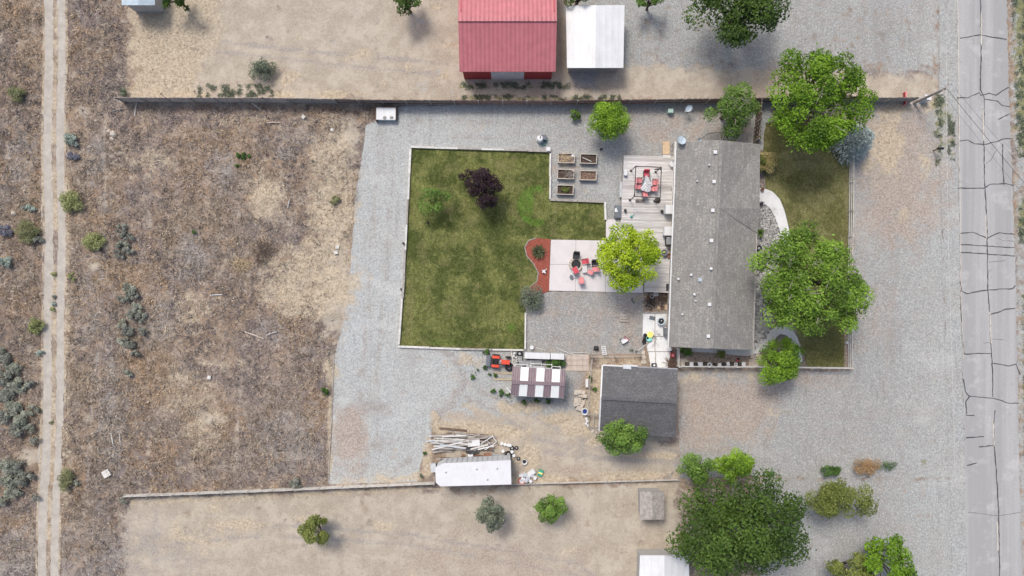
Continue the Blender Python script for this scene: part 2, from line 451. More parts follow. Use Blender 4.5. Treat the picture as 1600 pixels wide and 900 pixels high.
M['deck'] = deckwood()
M['rut'] = plain('compacted_gravel', (.33, .325, .315), .2, 3, .95)

# ------------------------------------------------------------------ ground cover survey (reference units)
def poly_sd(X, Y, poly):
    """signed distance (positive inside) of points to a polygon"""
    d2 = np.full(X.shape, 1e18); inside = np.zeros(X.shape, bool); n = len(poly)
    for i in range(n):
        x0, y0 = poly[i]; x1, y1 = poly[(i + 1) % n]
        ex, ey = x1 - x0, y1 - y0; L = ex * ex + ey * ey + 1e-12
        tt = np.clip(((X - x0) * ex + (Y - y0) * ey) / L, 0, 1)
        d2 = np.minimum(d2, (X - x0 - tt * ex) ** 2 + (Y - y0 - tt * ey) ** 2)
        if y0 != y1:
            inside ^= ((y0 > Y) != (y1 > Y)) & (X < (x1 - x0) * (Y - y0) / (y1 - y0) + x0)
    d = np.sqrt(d2); return np.where(inside, d, -d)
def soft(X, Y, poly, fe, k=1.0): return k * np.clip(.5 + poly_sd(X, Y, poly) / (2 * fe), 0, 1)
def ell(X, Y, cx, cy, rx, ry, k=1.0, p=1.0):
    return k * np.clip(1.35 - np.sqrt(((X - cx) / rx) ** 2 + ((Y - cy) / ry) ** 2) * p, 0, 1)

TRACK = [(68, -80), (66, 300), (68, 480), (65, 640), (60, 720), (58, 980), (92, 980), (96, 790), (97, 720), (103, 560), (105, 420), (103, 250), (104, 100), (104, -80)]
DRIVE = [(572, 196), (588, 188), (628, 166), (800, 163), (1000, 161), (1181, 160), (1179, 228), (1057, 230), (1050, 262), (960, 345), (946, 345), (946, 314), (860, 312), (860, 236), (643, 229),
         (638, 300), (631, 430), (623, 541), (720, 545), (820, 549), (824, 560), (790, 590), (745, 612), (718, 632), (680, 648), (676, 664), (672, 690), (658, 722), (652, 753), (514, 757), (519, 660), (523, 556), (545, 470), (549, 400), (556, 300), (566, 240)]
COURT = [(821, 490), (828, 456), (1006, 456), (1006, 553), (930, 554), (820, 549)]
FRONT = [(1335, 160), (1468, 160), (1474, 400), (1482, 640), (1486, 745), (1300, 748), (1190, 742), (1062, 748), (1060, 580), (1333, 580)]
SHOULDER = [(1467, -90), (1468, 200), (1475, 450), (1483, 700), (1490, 1000), (1516, 1000), (1507, 720), (1500, 450), (1497, 140), (1494, -90)]
ROAD = [(1493, -90), (1497, 140), (1500, 450), (1507, 720), (1513, 1000), (1601, 1000), (1592, 720), (1587, 450), (1576, 140), (1570, -90)]
LAWN = [(643, 231), (860, 238), (860, 313), (946, 317), (946, 376), (860, 376), (838, 372), (826, 377), (820, 388), (822, 400), (832, 410), (840, 425), (838, 440), (822, 452), (818, 470), (821, 490), (820, 546), (624, 540), (632, 430)]
FRONTLAWN = [(1196, 192), (1240, 185), (1330, 200), (1332, 330), (1321, 470), (1318, 575), (1262, 573), (1245, 520), (1240, 470), (1244, 400), (1230, 350), (1220, 318), (1208, 302), (1196, 296), (1192, 235)]
FIELD = [(-140, -120), (200, -120), (200, 165), (590, 165), (585, 190), (569, 198), (558, 300), (546, 400), (540, 470), (522, 556), (512, 757), (200, 780), (200, 1100), (-140, 1100)]

def line(X, Y, pts, w, k):
    d = np.full(X.shape, 1e9)
    for (x0, y0), (x1, y1) in zip(pts[:-1], pts[1:]):
        ex, ey = x1 - x0, y1 - y0; tt = np.clip(((X - x0) * ex + (Y - y0) * ey) / (ex * ex + ey * ey), 0, 1)
        d = np.minimum(d, np.hypot(X - x0 - tt * ex, Y - y0 - tt * ey))
    return k * np.exp(-(d / w) ** 2)
def covers(X, Y):
    """px,py arrays -> straw, gravel, pale, red, green, ash"""
    z = np.zeros(X.shape); mx = np.maximum
    straw = z.copy(); gravel = z.copy(); pale = z.copy(); red = z.copy(); green = z.copy(); ash = z.copy()
    # neighbours to the north
    straw = mx(straw, soft(X, Y, [(205, -200), (350, -200), (345, 60), (300, 150), (205, 155)], 22, .95))
    pale = mx(pale, soft(X, Y, [(300, -200), (900, -200), (900, 158), (200, 158), (230, 120)], 25, .85))
    gravel = mx(gravel, soft(X, Y, [(440, -200), (1476, -200), (1476, 120), (1100, 118), (980, 152), (660, 154), (600, 120), (480, 60)], 26, .78))
    pale = mx(pale, soft(X, Y, [(930, 100), (1470, 120), (1468, 160), (940, 160)], 14, .95))
    red = mx(red, soft(X, Y, [(1170, 110), (1240, 90), (1300, 158), (1170, 158)], 10, .6))
    pale = mx(pale, soft(X, Y, [(195, 138), (1200, 138), (1200, 158), (195, 158)], 6, .75))
    green = mx(green, soft(X, Y, [(725, 149), (965, 149), (965, 157), (725, 157)], 5, .62))
    green = mx(green, soft(X, Y, [(715, 131), (885, 131), (885, 138), (715, 138)], 4, .6))
    straw = mx(straw, ell(X, Y, 200 + 240, 150, 22, 10, .9)); straw = mx(straw, ell(X, Y, 520, 147, 55, 9, .75))
    straw = mx(straw, soft(X, Y, [(205, 138), (330, 138), (330, 157), (205, 157)], 7, .65))
    # neighbours to the south
    pale = mx(pale, soft(X, Y, [(195, 778), (700, 762), (1060, 752), (1070, 1100), (180, 1100)], 12, .85))
    gravel = mx(gravel, soft(X, Y, [(1180, 742), (1500, 742), (1500, 1100), (1180, 1100)], 14, .9))
    red = mx(red, ell(X, Y, 760, 900, 180, 70, .6)); ash = mx(ash, ell(X, Y, 100, 870, 260, 90, .5))
    straw = mx(straw, ell(X, Y, 320, 830, 110, 50, .45))
    straw = mx(straw, soft(X, Y, [(200, 782), (700, 758), (700, 766), (200, 790)], 4, .75))
    rg_ = random.Random(5)
    for k in range(26):
        x, y = (rg_.uniform(210, 1040), rg_.uniform(785, 940)) if k % 2 else (rg_.uniform(320, 720), rg_.uniform(-40, 130)); straw = mx(straw, ell(X, Y, x, y, rg_.uniform(12, 40), rg_.uniform(6, 16), .62)); 
    for q in ([(220, 840), (420, 820), (640, 835), (900, 880), (1000, 950)], [(220, 856), (420, 836), (640, 851), (900, 898), (980, 960)], [(300, 60), (480, 80), (700, 100)], [(300, 76), (480, 96), (690, 117)]): ash = mx(ash, line(X, Y, q, 3.5, .8))
    for q in ([(592, 200), (584, 330), (574, 480), (565, 600), (560, 740)], [(616, 215), (608, 340), (596, 500), (588, 620), (590, 740)], [(640, 188), (800, 192), (960, 182), (1150, 186)], [(640, 212), (760, 214), (860, 208), (960, 232)]): ash = mx(ash, line(X, Y, q, 4.5, .56))
    # the brush field
    straw = mx(straw, ell(X, Y, 484, 440, 84, 60, .95)); straw = mx(straw, ell(X, Y, 520, 310, 44, 140, .85))
    straw = mx(straw, ell(X, Y, 418, 310, 32, 40, .85)); straw = mx(straw, ell(X, Y, 515, 580, 14, 30, .7))
    straw = mx(straw, ell(X, Y, 515, 680, 5, 110, .95, 1.1)); pale = mx(pale, ell(X, Y, 528, 450, 30, 110, .95)); pale = mx(pale, ell(X, Y, 480, 455, 60, 40, .6)); red = mx(red, ell(X, Y, 300, 300, 90, 60, .5)); red = mx(red, ell(X, Y, 430, 570, 80, 60, .55)); ash = mx(ash, ell(X, Y, 420, 520, 40, 25, .55)); ash = mx(ash, ell(X, Y, 250, 500, 40, 60, .5)); ash = mx(ash, ell(X, Y, 470, 215, 60, 20, .5)); straw = mx(straw, ell(X, Y, 240, 250, 60, 46, .36)); straw = mx(straw, ell(X, Y, 300, 480, 70, 56, .36)); straw = mx(straw, ell(X, Y, 380, 190, 100, 22, .36)); straw = mx(straw, ell(X, Y, 350, 560, 80, 40, .34)); pale = mx(pale, ell(X, Y, 400, 300, 50, 40, .36)); pale = mx(pale, ell(X, Y, 445, 330, 60, 50, .36)); ash = mx(ash, ell(X, Y, 150, 250, 30, 80, .5)); ash = mx(ash, ell(X, Y, 30, 250, 40, 70, .5)); ash = mx(ash, line(X, Y, [(163, 190), (160, 260), (166, 330), (165, 380), (158, 450), (152, 560), (142, 640), (138, 720), (136, 780)], 1.6, .9)); pale = mx(pale, line(X, Y, [(165, 190), (162, 260), (168, 330)], 1.5, .9)); pale = mx(pale, line(X, Y, [(380, 570), (372, 640), (368, 740)], 3.5, .6)); pale = mx(pale, line(X, Y, [(280, 223), (215, 232), (170, 245)], 1.5, .7))
    pale = mx(pale, ell(X, Y, 548, 215, 18, 40, .8)); straw = mx(straw, ell(X, Y, 320, 660, 60, 90, .4))
    straw = mx(straw, ell(X, Y, 290, 610, 60, 60, .42))
    pale = mx(pale, ell(X, Y, 325, 655, 16, 9, 1.0)); pale = mx(pale, ell(X, Y, 128, 173, 14, 14, .7))
    ash = mx(ash, ell(X, Y, 345, 262, 26, 30, .95)); ash = mx(ash, ell(X, Y, 452, 690, 70, 70, .6))
    ash = mx(ash, ell(X, Y, 175, 640, 40, 130, .55)); ash = mx(ash, ell(X, Y, 140, 480, 50, 90, .45))
    ash = mx(ash, ell(X, Y, 445, 238, 30, 14, .7)); ash = mx(ash, ell(X, Y, 300, 400, 40, 60, .55))
    straw = mx(straw, soft(X, Y, [(100, 130), (112, 130), (112, 800), (96, 800)], 7, .52))
    pale = mx(pale, ell(X, Y, 50, 712, 22, 14, .9)); pale = mx(pale, ell(X, Y, 148, 418, 14, 10, .8))
    red = mx(red, ell(X, Y, 260, 200, 150, 60, .5)); red = mx(red, ell(X, Y, 380, 610, 90, 60, .48))
    # back drive, weathered corner
    red = mx(red, ell(X, Y, 545, 690, 32, 62, .95)); ash = mx(ash, ell(X, Y, 570, 640, 55, 18, .75)); ash = mx(ash, ell(X, Y, 600, 700, 60, 40, .4)); ash = mx(ash, np.exp(-((np.hypot(X - 675, (Y - 595) * .95) - 48) / 7) ** 2) * (X > 675) * .85); pale = mx(pale, np.exp(-((np.hypot(X - 675, (Y - 595) * .95) - 36) / 6) ** 2) * (X > 690) * .9)
    straw = mx(straw, soft(X, Y, [(540, 748), (600, 738), (665, 735), (665, 758), (515, 760)], 8, .62))
    # scrap and shed yard
    gravel = mx(gravel, soft(X, Y, [(690, 545), (905, 548), (905, 600), (925, 690), (900, 712), (780, 690), (690, 660)], 14, .85))
    gravel = mx(gravel, soft(X, Y, [(860, 690), (1070, 700), (1070, 745), (850, 735)], 14, .55)); ash = mx(ash, soft(X, Y, [(840, 700), (900, 712), (1062, 722), (1062, 727), (900, 718), (840, 706)], 4, .8)); ash = mx(ash, soft(X, Y, [(840, 684), (900, 694), (940, 700), (940, 704), (900, 699), (840, 689)], 3, .7))
    pale = mx(pale, soft(X, Y, [(700, 640), (930, 640), (1060, 690), (1062, 750), (690, 758)], 18, .8))
    for q in ((678, 655, 8, 22), (720, 668, 60, 12), (790, 676, 46, 14), (668, 710, 9, 40), (825, 712, 26, 26), (850, 748, 60, 9), (980, 742, 90, 8), (1030, 712, 40, 6), (905, 672, 40, 14), (870, 655, 46, 10), (935, 690, 30, 8)): straw = mx(straw, ell(X, Y, *q, .88))
    gravel = mx(gravel, soft(X, Y, [(720, 620), (800, 640), (880, 690), (1070, 705), (1070, 735), (860, 722), (760, 668)], 14, .55)); red = mx(red, ell(X, Y, 880, 735, 46, 10, .8)); ash = mx(ash, ell(X, Y, 905, 700, 50, 9, .5)); pale = mx(pale, ell(X, Y, 945, 712, 9, 6, 1.0)); pale = mx(pale, ell(X, Y, 915, 645, 16, 22, .9)); ash = mx(ash, ell(X, Y, 905, 590, 14, 22, .7))
    straw = mx(straw, ell(X, Y, 815, 637, 45, 14, .75)); straw = mx(straw, ell(X, Y, 735, 560, 30, 14, .6))
    red = mx(red, ell(X, Y, 850, 722, 40, 16, .6)); red = mx(red, ell(X, Y, 960, 555, 60, 8, .6))
    straw = mx(straw, soft(X, Y, [(921, 578), (942, 578), (938, 655), (919, 655)], 5, .95))
    straw = mx(straw, soft(X, Y, [(938, 556), (1004, 556), (1000, 572), (938, 570)], 5, .6))
    pale = mx(pale, soft(X, Y, [(1058, 580), (1200, 582), (1180, 600), (1110, 690), (1058, 690)], 18, .72))
    straw = mx(straw, soft(X, Y, [(1060, 578), (1200, 580), (1195, 596), (1060, 600)], 8, .5))
    red = mx(red, soft(X, Y, [(1060, 590), (1230, 590), (1190, 690), (1060, 705)], 24, .9)); ash = mx(ash, ell(X, Y, 1365, 650, 22, 12, .6)); red = mx(red, ell(X, Y, 1380, 480, 30, 60, .42))
    straw = mx(straw, ell(X, Y, 1215, 645, 22, 10, .55))
    for q in ([(705, 610), (770, 640), (840, 684), (920, 712), (1000, 720), (1062, 722)], [(730, 600), (800, 634), (870, 672), (940, 696), (1062, 705)], [(560, 757), (575, 720), (585, 690)], [(610, 757), (618, 735), (640, 715)]): ash = mx(ash, line(X, Y, q, 3.2, .95))
    for q in ([(700, 622), (770, 652), (850, 698), (930, 722), (1062, 732)], [(545, 757), (565, 715), (580, 640)], [(590, 757), (600, 738), (622, 700)]): pale = mx(pale, line(X, Y, q, 4, .8))
    for q in ([(1075, 650), (1200, 640), (1350, 655), (1470, 640)], [(1075, 675), (1220, 662), (1370, 690), (1470, 690)], [(1395, 340), (1392, 480), (1380, 620)]): ash = mx(ash, line(X, Y, q, 7, .5))
    # courtyard
    red = mx(red, soft(X, Y, [(930, 458), (1006, 456), (1006, 552), (950, 552)], 30, .55))
    red = mx(red, ell(X, Y, 838, 478, 18, 10, .6)); ash = mx(ash, ell(X, Y, 985, 478, 20, 12, .55))
    # back gravel near the house is browner
    red = mx(red, soft(X, Y, [(960, 165), (1180, 165), (1180, 225), (980, 235)], 30, .5)); red = mx(red, ell(X, Y, 885, 262, 40, 8, .5))
    pale = mx(pale, ell(X, Y, 745, 200, 50, 9, .5)); straw = mx(straw, ell(X, Y, 915, 297, 9, 6, .6))
    # front yard
    red = mx(red, soft(X, Y, [(1335, 165), (1465, 165), (1468, 345), (1420, 385), (1336, 365)], 48, .95))
    straw = mx(straw, ell(X, Y, 1382, 225, 34, 70, .8)); ash = mx(ash, ell(X, Y, 1402, 265, 10, 8, .8)); ash = mx(ash, ell(X, Y, 1425, 215, 26, 30, .5)); straw = mx(straw, ell(X, Y, 1412, 335, 16, 16, .8)); straw = mx(straw, ell(X, Y, 1445, 250, 12, 40, .6)); red = mx(red, ell(X, Y, 1462, 290, 8, 60, .9)); red = mx(red, ell(X, Y, 1394, 360, 5, 50, .8))
    straw = mx(straw, ell(X, Y, 1395, 170, 36, 12, .9)); straw = mx(straw, ell(X, Y, 1362, 258, 26, 18, .7))
    green = mx(green, soft(X, Y, [(1456, 140), (1478, 140), (1470, 260), (1462, 260)], 7, .62)); straw = mx(straw, ell(X, Y, 1452, 165, 14, 16, .8))
    green = mx(green, soft(X, Y, [(1481, 170), (1491, 170), (1491, 250), (1481, 250)], 4, .5))
    red = mx(red, soft(X, Y, [(1336, 240), (1350, 240), (1350, 560), (1338, 560)], 8, .5)); red = mx(red, soft(X, Y, [(1200, 578), (1330, 578), (1330, 605), (1200, 600)], 12, .55))
    green = mx(green, ell(X, Y, 1448, 722, 14, 8, .4))
    # far verge
    green = mx(green, soft(X, Y, [(1578, -200), (1700, -200), (1700, 245), (1588, 245)], 9, .72))
    gravel = mx(gravel, soft(X, Y, [(1575, -200), (2000, -200), (2000, 1100), (1590, 1100)], 10, .62))
    green = mx(green, soft(X, Y, [(1588, 310), (1640, 310), (1640, 380), (1590, 380)], 7, .65)); green = mx(green, soft(X, Y, [(1594, 460), (1640, 460), (1640, 720), (1597, 720)], 7, .5))
    return straw, gravel, pale, red, green, ash
def cover_attrs(V, base=None):
    k = CAM_H / (CAM_H) / MPP
    X = V[:, 0] * k + 800; Y = 450 - V[:, 1] * k
    s, g, p, r, gr, a = covers(X, Y)
    fresh = np.clip(.28 + .72 * np.clip((900 - X) / 200, 0, 1) + .35 * np.clip((X - 1380) / 80, 0, 1), 0, 1)
    if base == 'gravel': g = np.maximum(g, .95); p = np.where(p > .6, p - .35, p * .6)
    if base == 'court': g = np.maximum(g, .95); r = np.maximum(r, .3); fresh = fresh * .2
    if base == 'track': p = np.ones_like(p); s = s * .2
    return {'m1': np.stack([s, g, p, fresh], 1), 'm2': np.stack([r, gr, a], 1)}

rng = np.random.default_rng(11)
def vnoise(X, Y, sc, seed):
    """cheap smooth value noise"""
    r_ = np.random.default_rng(seed); T = r_.random((64, 64))
    x = X * sc; y = Y * sc; xi = np.floor(x).astype(int); yi = np.floor(y).astype(int)
    fx = x - xi; fy = y - yi; fx = fx * fx * (3 - 2 * fx); fy = fy * fy * (3 - 2 * fy)
    a = T[xi % 64, yi % 64]; b = T[(xi + 1) % 64, yi % 64]; c = T[xi % 64, (yi + 1) % 64]; d = T[(xi + 1) % 64, (yi + 1) % 64]
    return (a * (1 - fx) + b * fx) * (1 - fy) + (c * (1 - fx) + d * fx) * fy

def structure(o, label, cat): return tag(o, label, cat, None, 'structure')

# the wide ground sheet, with the lumpy mat of the brush field
GX, GY, CELL = 70.0, 44.0, .28
nx, ny = int(2 * GX / CELL) + 1, int(2 * GY / CELL) + 1
xs = np.linspace(-GX, GX, nx); ys = np.linspace(-GY, GY, ny)
XX, YY = np.meshgrid(xs, ys, indexing='ij')
PX, PY = XX / MPP + 800, 450 - YY / MPP
fm = np.clip(poly_sd(PX, PY, FIELD) / 14, 0, 1) * np.clip(-poly_sd(PX, PY, TRACK) / 6, 0, 1)
edge = np.clip((GX - np.abs(XX)) / 4, 0, 1) * np.clip((GY - np.abs(YY)) / 4, 0, 1)
ZZ = fm * edge * ((vnoise(XX, YY, .45, 1) - .35) * .22 + (vnoise(XX, YY, 1.5, 2) - .4) * .2 + (rng.random(XX.shape) - .5) * .07)
V = np.stack([XX.ravel(), YY.ravel(), ZZ.ravel()], 1)
idx = np.arange(nx * ny).reshape(nx, ny)
Fq = np.stack([idx[:-1, :-1].ravel(), idx[1:, :-1].ravel(), idx[1:, 1:].ravel(), idx[:-1, 1:].ravel()], 1)
structure(np_obj('ground', V, Fq, M['terrain'], cover_attrs(V)), 'dry ground with dead brush, straw and bare dirt', 'ground')
far = MB(); B = 2500
for q in ([(-B, -B), (B, -B), (B, -GY), (-B, -GY)], [(-B, GY), (B, GY), (B, B), (-B, B)], [(-B, -GY), (-GX, -GY), (-GX, GY), (-B, GY)], [(GX, -GY), (B, -GY), (B, GY), (GX, GY)]):
    far.add([(x, y, 0) for x, y in q], [(0, 1, 2, 3)])
structure(far.build('terrain', M['terrain']), 'open dry ground running out beyond the lots', 'ground')

def resample(poly, step, jit, seed, closed=True):
    rg = random.Random(seed); out = []
    n = len(poly)
    for i in range(n if closed else n - 1):
        x0, y0 = poly[i]; x1, y1 = poly[(i + 1) % n]; L = math.hypot(x1 - x0, y1 - y0); k = max(1, int(L / step))
        for j in range(k):
            tt = j / k; jj = jit if j else jit * .5
            out.append((x0 + (x1 - x0) * tt + rg.uniform(-jj, jj), y0 + (y1 - y0) * tt + rg.uniform(-jj, jj)))
    return out
def sheet(name, poly, z, mat, label, cat, step=8, jit=0.0, grid=8, base=None, attrs=None, seed=1, parent=None):
    bpts = resample(poly, step, jit, seed); n = len(bpts)
    w = [(p[0], p[1]) for p in bpts]; A = np.array(w)
    gx = np.arange(A[:, 0].min(), A[:, 0].max(), grid); gy = np.arange(A[:, 1].min(), A[:, 1].max(), grid)
    GXX, GYY = np.meshgrid(gx, gy); r_ = np.random.default_rng(seed)
    gp = np.stack([GXX.ravel(), GYY.ravel()], 1) + r_.uniform(-.3, .3, (GXX.size, 2)) * grid
    gp = gp[poly_sd(gp[:, 0], gp[:, 1], w) > grid * .45]
    pts = [Vector(p) for p in w] + [Vector(p) for p in gp]
    vo, eo, fo, _, _, _ = delaunay_2d_cdt(pts, [], [list(range(n))], 1, 1e-4)
    Vp = np.array([(p[0], p[1]) for p in vo]); Fo = np.array([f for f in fo if len(f) == 3])
    Vw = np.stack([(Vp[:, 0] - 800) * MPP, (450 - Vp[:, 1]) * MPP, np.full(len(Vp), z)], 1)
    a, b, c = Vw[Fo[:, 0]], Vw[Fo[:, 1]], Vw[Fo[:, 2]]
    flip = ((b[:, 0] - a[:, 0]) * (c[:, 1] - a[:, 1]) - (b[:, 1] - a[:, 1]) * (c[:, 0] - a[:, 0])) < 0
    Fo[flip] = Fo[flip][:, ::-1]
    at = attrs(Vp[:, 0], Vp[:, 1]) if attrs else cover_attrs(Vw, base)
    o = np_obj(name, Vw, Fo, mat, at, parent)
    return structure(o, label, cat) if parent is None else o

M['track'] = plain('pale_track_dirt', (.43, .395, .345), .14, 1.2, .95, fine=6)
track = sheet('dirt_track', TRACK, .03, M['track'], 'pale two-rut dirt track through the brush', 'track', 8, 2.2, 6, attrs=lambda X, Y: {
    'm1': np.stack([np.clip(1.5 - np.abs(X - 86 + np.clip(Y - 560, 0, 400) * .03) / 4.5, 0, .62), X * 0, X * 0 + 1], 1),
    'm2': np.stack([np.clip(1.4 - np.abs(X - 86 + np.clip(Y - 560, 0, 400) * .03) / 4.5, 0, .7), X * 0, X * 0], 1)}, seed=2)
for nm_, off, w0 in (('centre_verge', 0, 3.6), ('rut_edge', -18.5, 1.6), ('rut_edge', 17.5, 1.8)):
    cl = [(86 + off - (max(0, y - 560)) * .03 + 1.2 * math.sin(y * .021), y) for y in range(-80, 990, 30)]
    sheet(nm_, [(x - w0, y) for x, y in cl] + [(x + w0, y) for x, y in cl[::-1]], .036, M['terrain'], '', '', 4, 1.4 if off == 0 else .8, 3, seed=21, parent=track, attrs=lambda X, Y: {'m1': np.stack([.25 + .6 * vnoise(X, Y, .06, 3), X * 0, X * 0], 1), 'm2': np.stack([X * 0, .25 * vnoise(X, Y, .03, 8), X * 0], 1)})
sheet('gravel_drive', DRIVE, .02, M['terrain'], 'light grey gravel drive wrapping the back lawn', 'drive', 7, .8, 7, 'gravel', seed=3)
sheet('gravel_courtyard', COURT, .024, M['terrain'], 'brownish gravel court between patio and garage', 'courtyard', 7, .4, 6, 'court', seed=4)
sheet('gravel_forecourt', FRONT, .02, M['terrain'], 'wide gravel forecourt between house and road', 'forecourt', 8, 2.0, 8, 'gravel', seed=5)
sheet('road_shoulder', SHOULDER, .026, M['terrain'], 'compacted gravel shoulder beside the road', 'shoulder', 8, .5, 8, 'gravel', seed=6)
road = sheet('road', ROAD, .04, M['asphalt'], 'old light grey asphalt road with sealed cracks', 'road', 5, 1.1, 12, seed=7)
def lawn_attr(X, Y):
    ring = np.exp(-((np.hypot((X - 840), (Y - 322) * 1.0) - 27) / 6.5) ** 2) * (X < 850) * (Y > 270)
    lush = np.maximum(ell(X, Y, 826, 318, 10, 26, .9), .95 * ring, ell(X, Y, 856, 262, 8, 30, .8)); lush = np.maximum(lush, ell(X, Y, 700, 535, 90, 6, .5)); lush = np.maximum(lush, ell(X, Y, 800, 512, 12, 12, .7))
    dark = np.maximum(ell(X, Y, 768, 350, 26, 45, .8), ell(X, Y, 725, 500, 30, 30, .55)); dark = np.maximum(dark, ell(X, Y, 690, 390, 25, 60, .4)); dark = np.maximum(dark, ell(X, Y, 700, 245, 60, 10, .5))  # first ellipse paints the shade below the purple tree into the turf
    dry = np.maximum(ell(X, Y, 640, 480, 14, 80, .55), ell(X, Y, 800, 275, 40, 40, .4)); dry = np.maximum(dry, ell(X, Y, 735, 345, 30, 25, .5))
    return {'m1': np.stack([lush, dark, dry], 1)}
sheet('back_lawn', LAWN, .045, M['lawn'], 'patchy olive green lawn edged with white timbers', 'lawn', 7, .5, 5, attrs=lawn_attr, seed=8)
def lawn2_attr(X, Y):
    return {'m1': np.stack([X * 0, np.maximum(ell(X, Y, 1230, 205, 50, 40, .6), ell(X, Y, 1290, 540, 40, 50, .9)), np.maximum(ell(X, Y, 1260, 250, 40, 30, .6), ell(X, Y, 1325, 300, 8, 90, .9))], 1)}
sheet('front_lawn', FRONTLAWN, .045, M['lawn_front'], 'dull olive front lawn between house path and rail fence', 'lawn', 6, 1.0, 5, attrs=lawn2_attr, seed=9)
MULCH = [(860, 374), (838, 372), (826, 376), (820, 386), (823, 400), (833, 411), (841, 426), (839, 440), (826, 450), (830, 458), (850, 458), (858, 455)]
sheet('mulch_bed', MULCH, .06, M['mulch'], 'red bark mulch bed curving beside the patio', 'bed', 5, .3, 5, seed=10)
# timber kerb round the mulch
kb = MB(); kp = resample(MULCH[1:10], 4, 0, 1, False)
kb.path([G(x, y)[:2] + (.08,) for x, y in kp], .05, 6)
tag(kb.build('bed_edging', M['timber_grey']), 'thin curved edging along the red mulch bed', 'edging')
ROCKBED = [(1181, 317), (1192, 317), (1203, 325), (1210, 337), (1216, 352), (1222, 380), (1214, 420), (1206, 470), (1206, 510), (1196, 530), (1182, 545), (1170, 545), (1170, 318)]
sheet('rock_bed', ROCKBED, .03, M['rut'], 'bed of pale river rock along the house front', 'bed', 6, .4, 6, seed=12)
sheet('side_bed', [(1060, 545), (1180, 548), (1205, 560), (1205, 574), (1060, 573)], .03, M['soil_pale'], 'bare soil strip beside the house end', 'bed', 6, .3, 6, seed=13)
sheet('fence_bed', [(1319, 505), (1329, 505), (1329, 576), (1319, 576)], .05, M['soil_pale'], 'bare brown strip inside the corner of rail fence', 'bed', 6, .2, 6, seed=14)
sheet('gate_gravel', [(1184, 160), (1205, 160), (1205, 190), (1196, 235), (1186, 235)], .03, M['terrain'], 'grey gravel patch by the side gate', 'gravel', 6, .6, 6, 'gravel', seed=15)

# sealed cracks and the broken centre line of the road
def strip(name, pts, w, z, mat, parent, jit=.0, seed=0, w2=None):
    pts = resample(pts, 5, jit, seed, False) + [pts[-1]]
    rg = random.Random(seed + 5); m = MB(); v = []; n = len(pts)
    for i, p in enumerate(pts):
        a = pts[max(0, i - 1)]; b = pts[min(n - 1, i + 1)]
        dx, dy = b[0] - a[0], b[1] - a[1]; L = math.hypot(dx, dy) or 1
        ww = w * rg.uniform(.55, 1.25) * (1 if w2 is None else 1)
        for s in (-1, 1):
            x, y, _ = G(p[0] - dy / L * ww * s / 2, p[1] + dx / L * ww * s / 2); v.append((x, y, z))
    m.add(v, [(2 * i, 2 * i + 1, 2 * i + 3, 2 * i + 2) for i in range(n - 1)])
    return m.build(name, mat, parent)
cracks = [
 [(1530, -60), (1533, 60), (1531, 140), (1537, 152), (1537, 230), (1538, 285), (1539, 300), (1541, 340), (1542, 372), (1543, 452), (1546, 492), (1547, 520), (1550, 575), (1551, 620)],
 [(1495, 153), (1512, 153), (1530, 145), (1532, 149), (1545, 146), (1556, 149), (1576, 136)], [(1537, 155), (1558, 158), (1565, 165), (1577, 167)], [(1559, 187), (1577, 178)],
 [(1498, 221), (1512, 219), (1522, 225), (1537, 226), (1558, 221), (1568, 217), (1580, 217)], [(1566, 225), (1566, 250), (1568, 290)], [(1496, 294), (1538, 294), (1546, 288), (1570, 287), (1583, 290)],
 [(1500, 365), (1520, 363), (1542, 372), (1560, 364), (1585, 366)], [(1500, 382), (1585, 387)], [(1499, 394), (1585, 400)], [(1500, 440), (1502, 455), (1510, 459), (1530, 455), (1543, 453), (1582, 451), (1586, 446)],
 [(1501, 463), (1502, 500), (1505, 548), (1506, 553), (1548, 552)], [(1547, 491), (1560, 488), (1570, 483), (1586, 482)], [(1550, 567), (1575, 572), (1587, 569)], [(1505, 592), (1508, 612), (1514, 619), (1550, 622), (1565, 626), (1575, 630), (1592, 630)],
 [(1514, 620), (1508, 628), (1510, 647)], [(1509, 649), (1522, 649)], [(1554, 641), (1552, 660), (1553, 700), (1556, 730), (1560, 800), (1562, 960)], [(1509, 684), (1537, 682)], [(1529, 698), (1554, 696)], [(1510, 727), (1526, 723)],
 [(1500, 60), (1530, 55), (1572, 62)], [(1512, 800), (1560, 806), (1594, 800)], [(1550, 530), (1569, 531)], [(1536, 536), (1549, 534)], [(1587, 569), (1591, 560)], [(1587, 569), (1594, 585)],
 [(1558, 372), (1566, 376), (1584, 377)], [(1545, 410), (1570, 407)], [(1540, 256), (1548, 250), (1556, 235)]]
for i, c in enumerate(cracks):
    strip('crack', c, 1.7 if i not in (27, 28, 29, 22, 23, 24, 25) else .6, .045 + .0005 * (i % 7), M['asphalt_crack'], road, .5, i)
for i, c in enumerate([[(1536, 172), (1537, 220)], [(1540, 335), (1541, 372)], [(1546, 488), (1548, 536)], [(1551, 655), (1553, 697)], [(1533, 20), (1533, 70)], [(1558, 815), (1559, 860)]]):
    strip('centre_line', c, 1.3, .05, M['road_paint'], road, .1, i + 70)
strip('edge_line', [(1495, -60), (1498, 140), (1501, 450), (1505, 560)], .8, .0515, M['road_paint'], road, .2, 90)
sh = bpy.data.objects['road_shoulder']
strip('rut', [(1466, 60), (1468, 220), (1471, 400), (1476, 560), (1482, 745)], 1.0, .031, M['rut'], sh, .2, 91)
strip('rut', [(1478, 60), (1479, 220), (1482, 400), (1487, 560), (1492, 745)], .45, .031, M['concrete_grey'], sh, .3, 92)

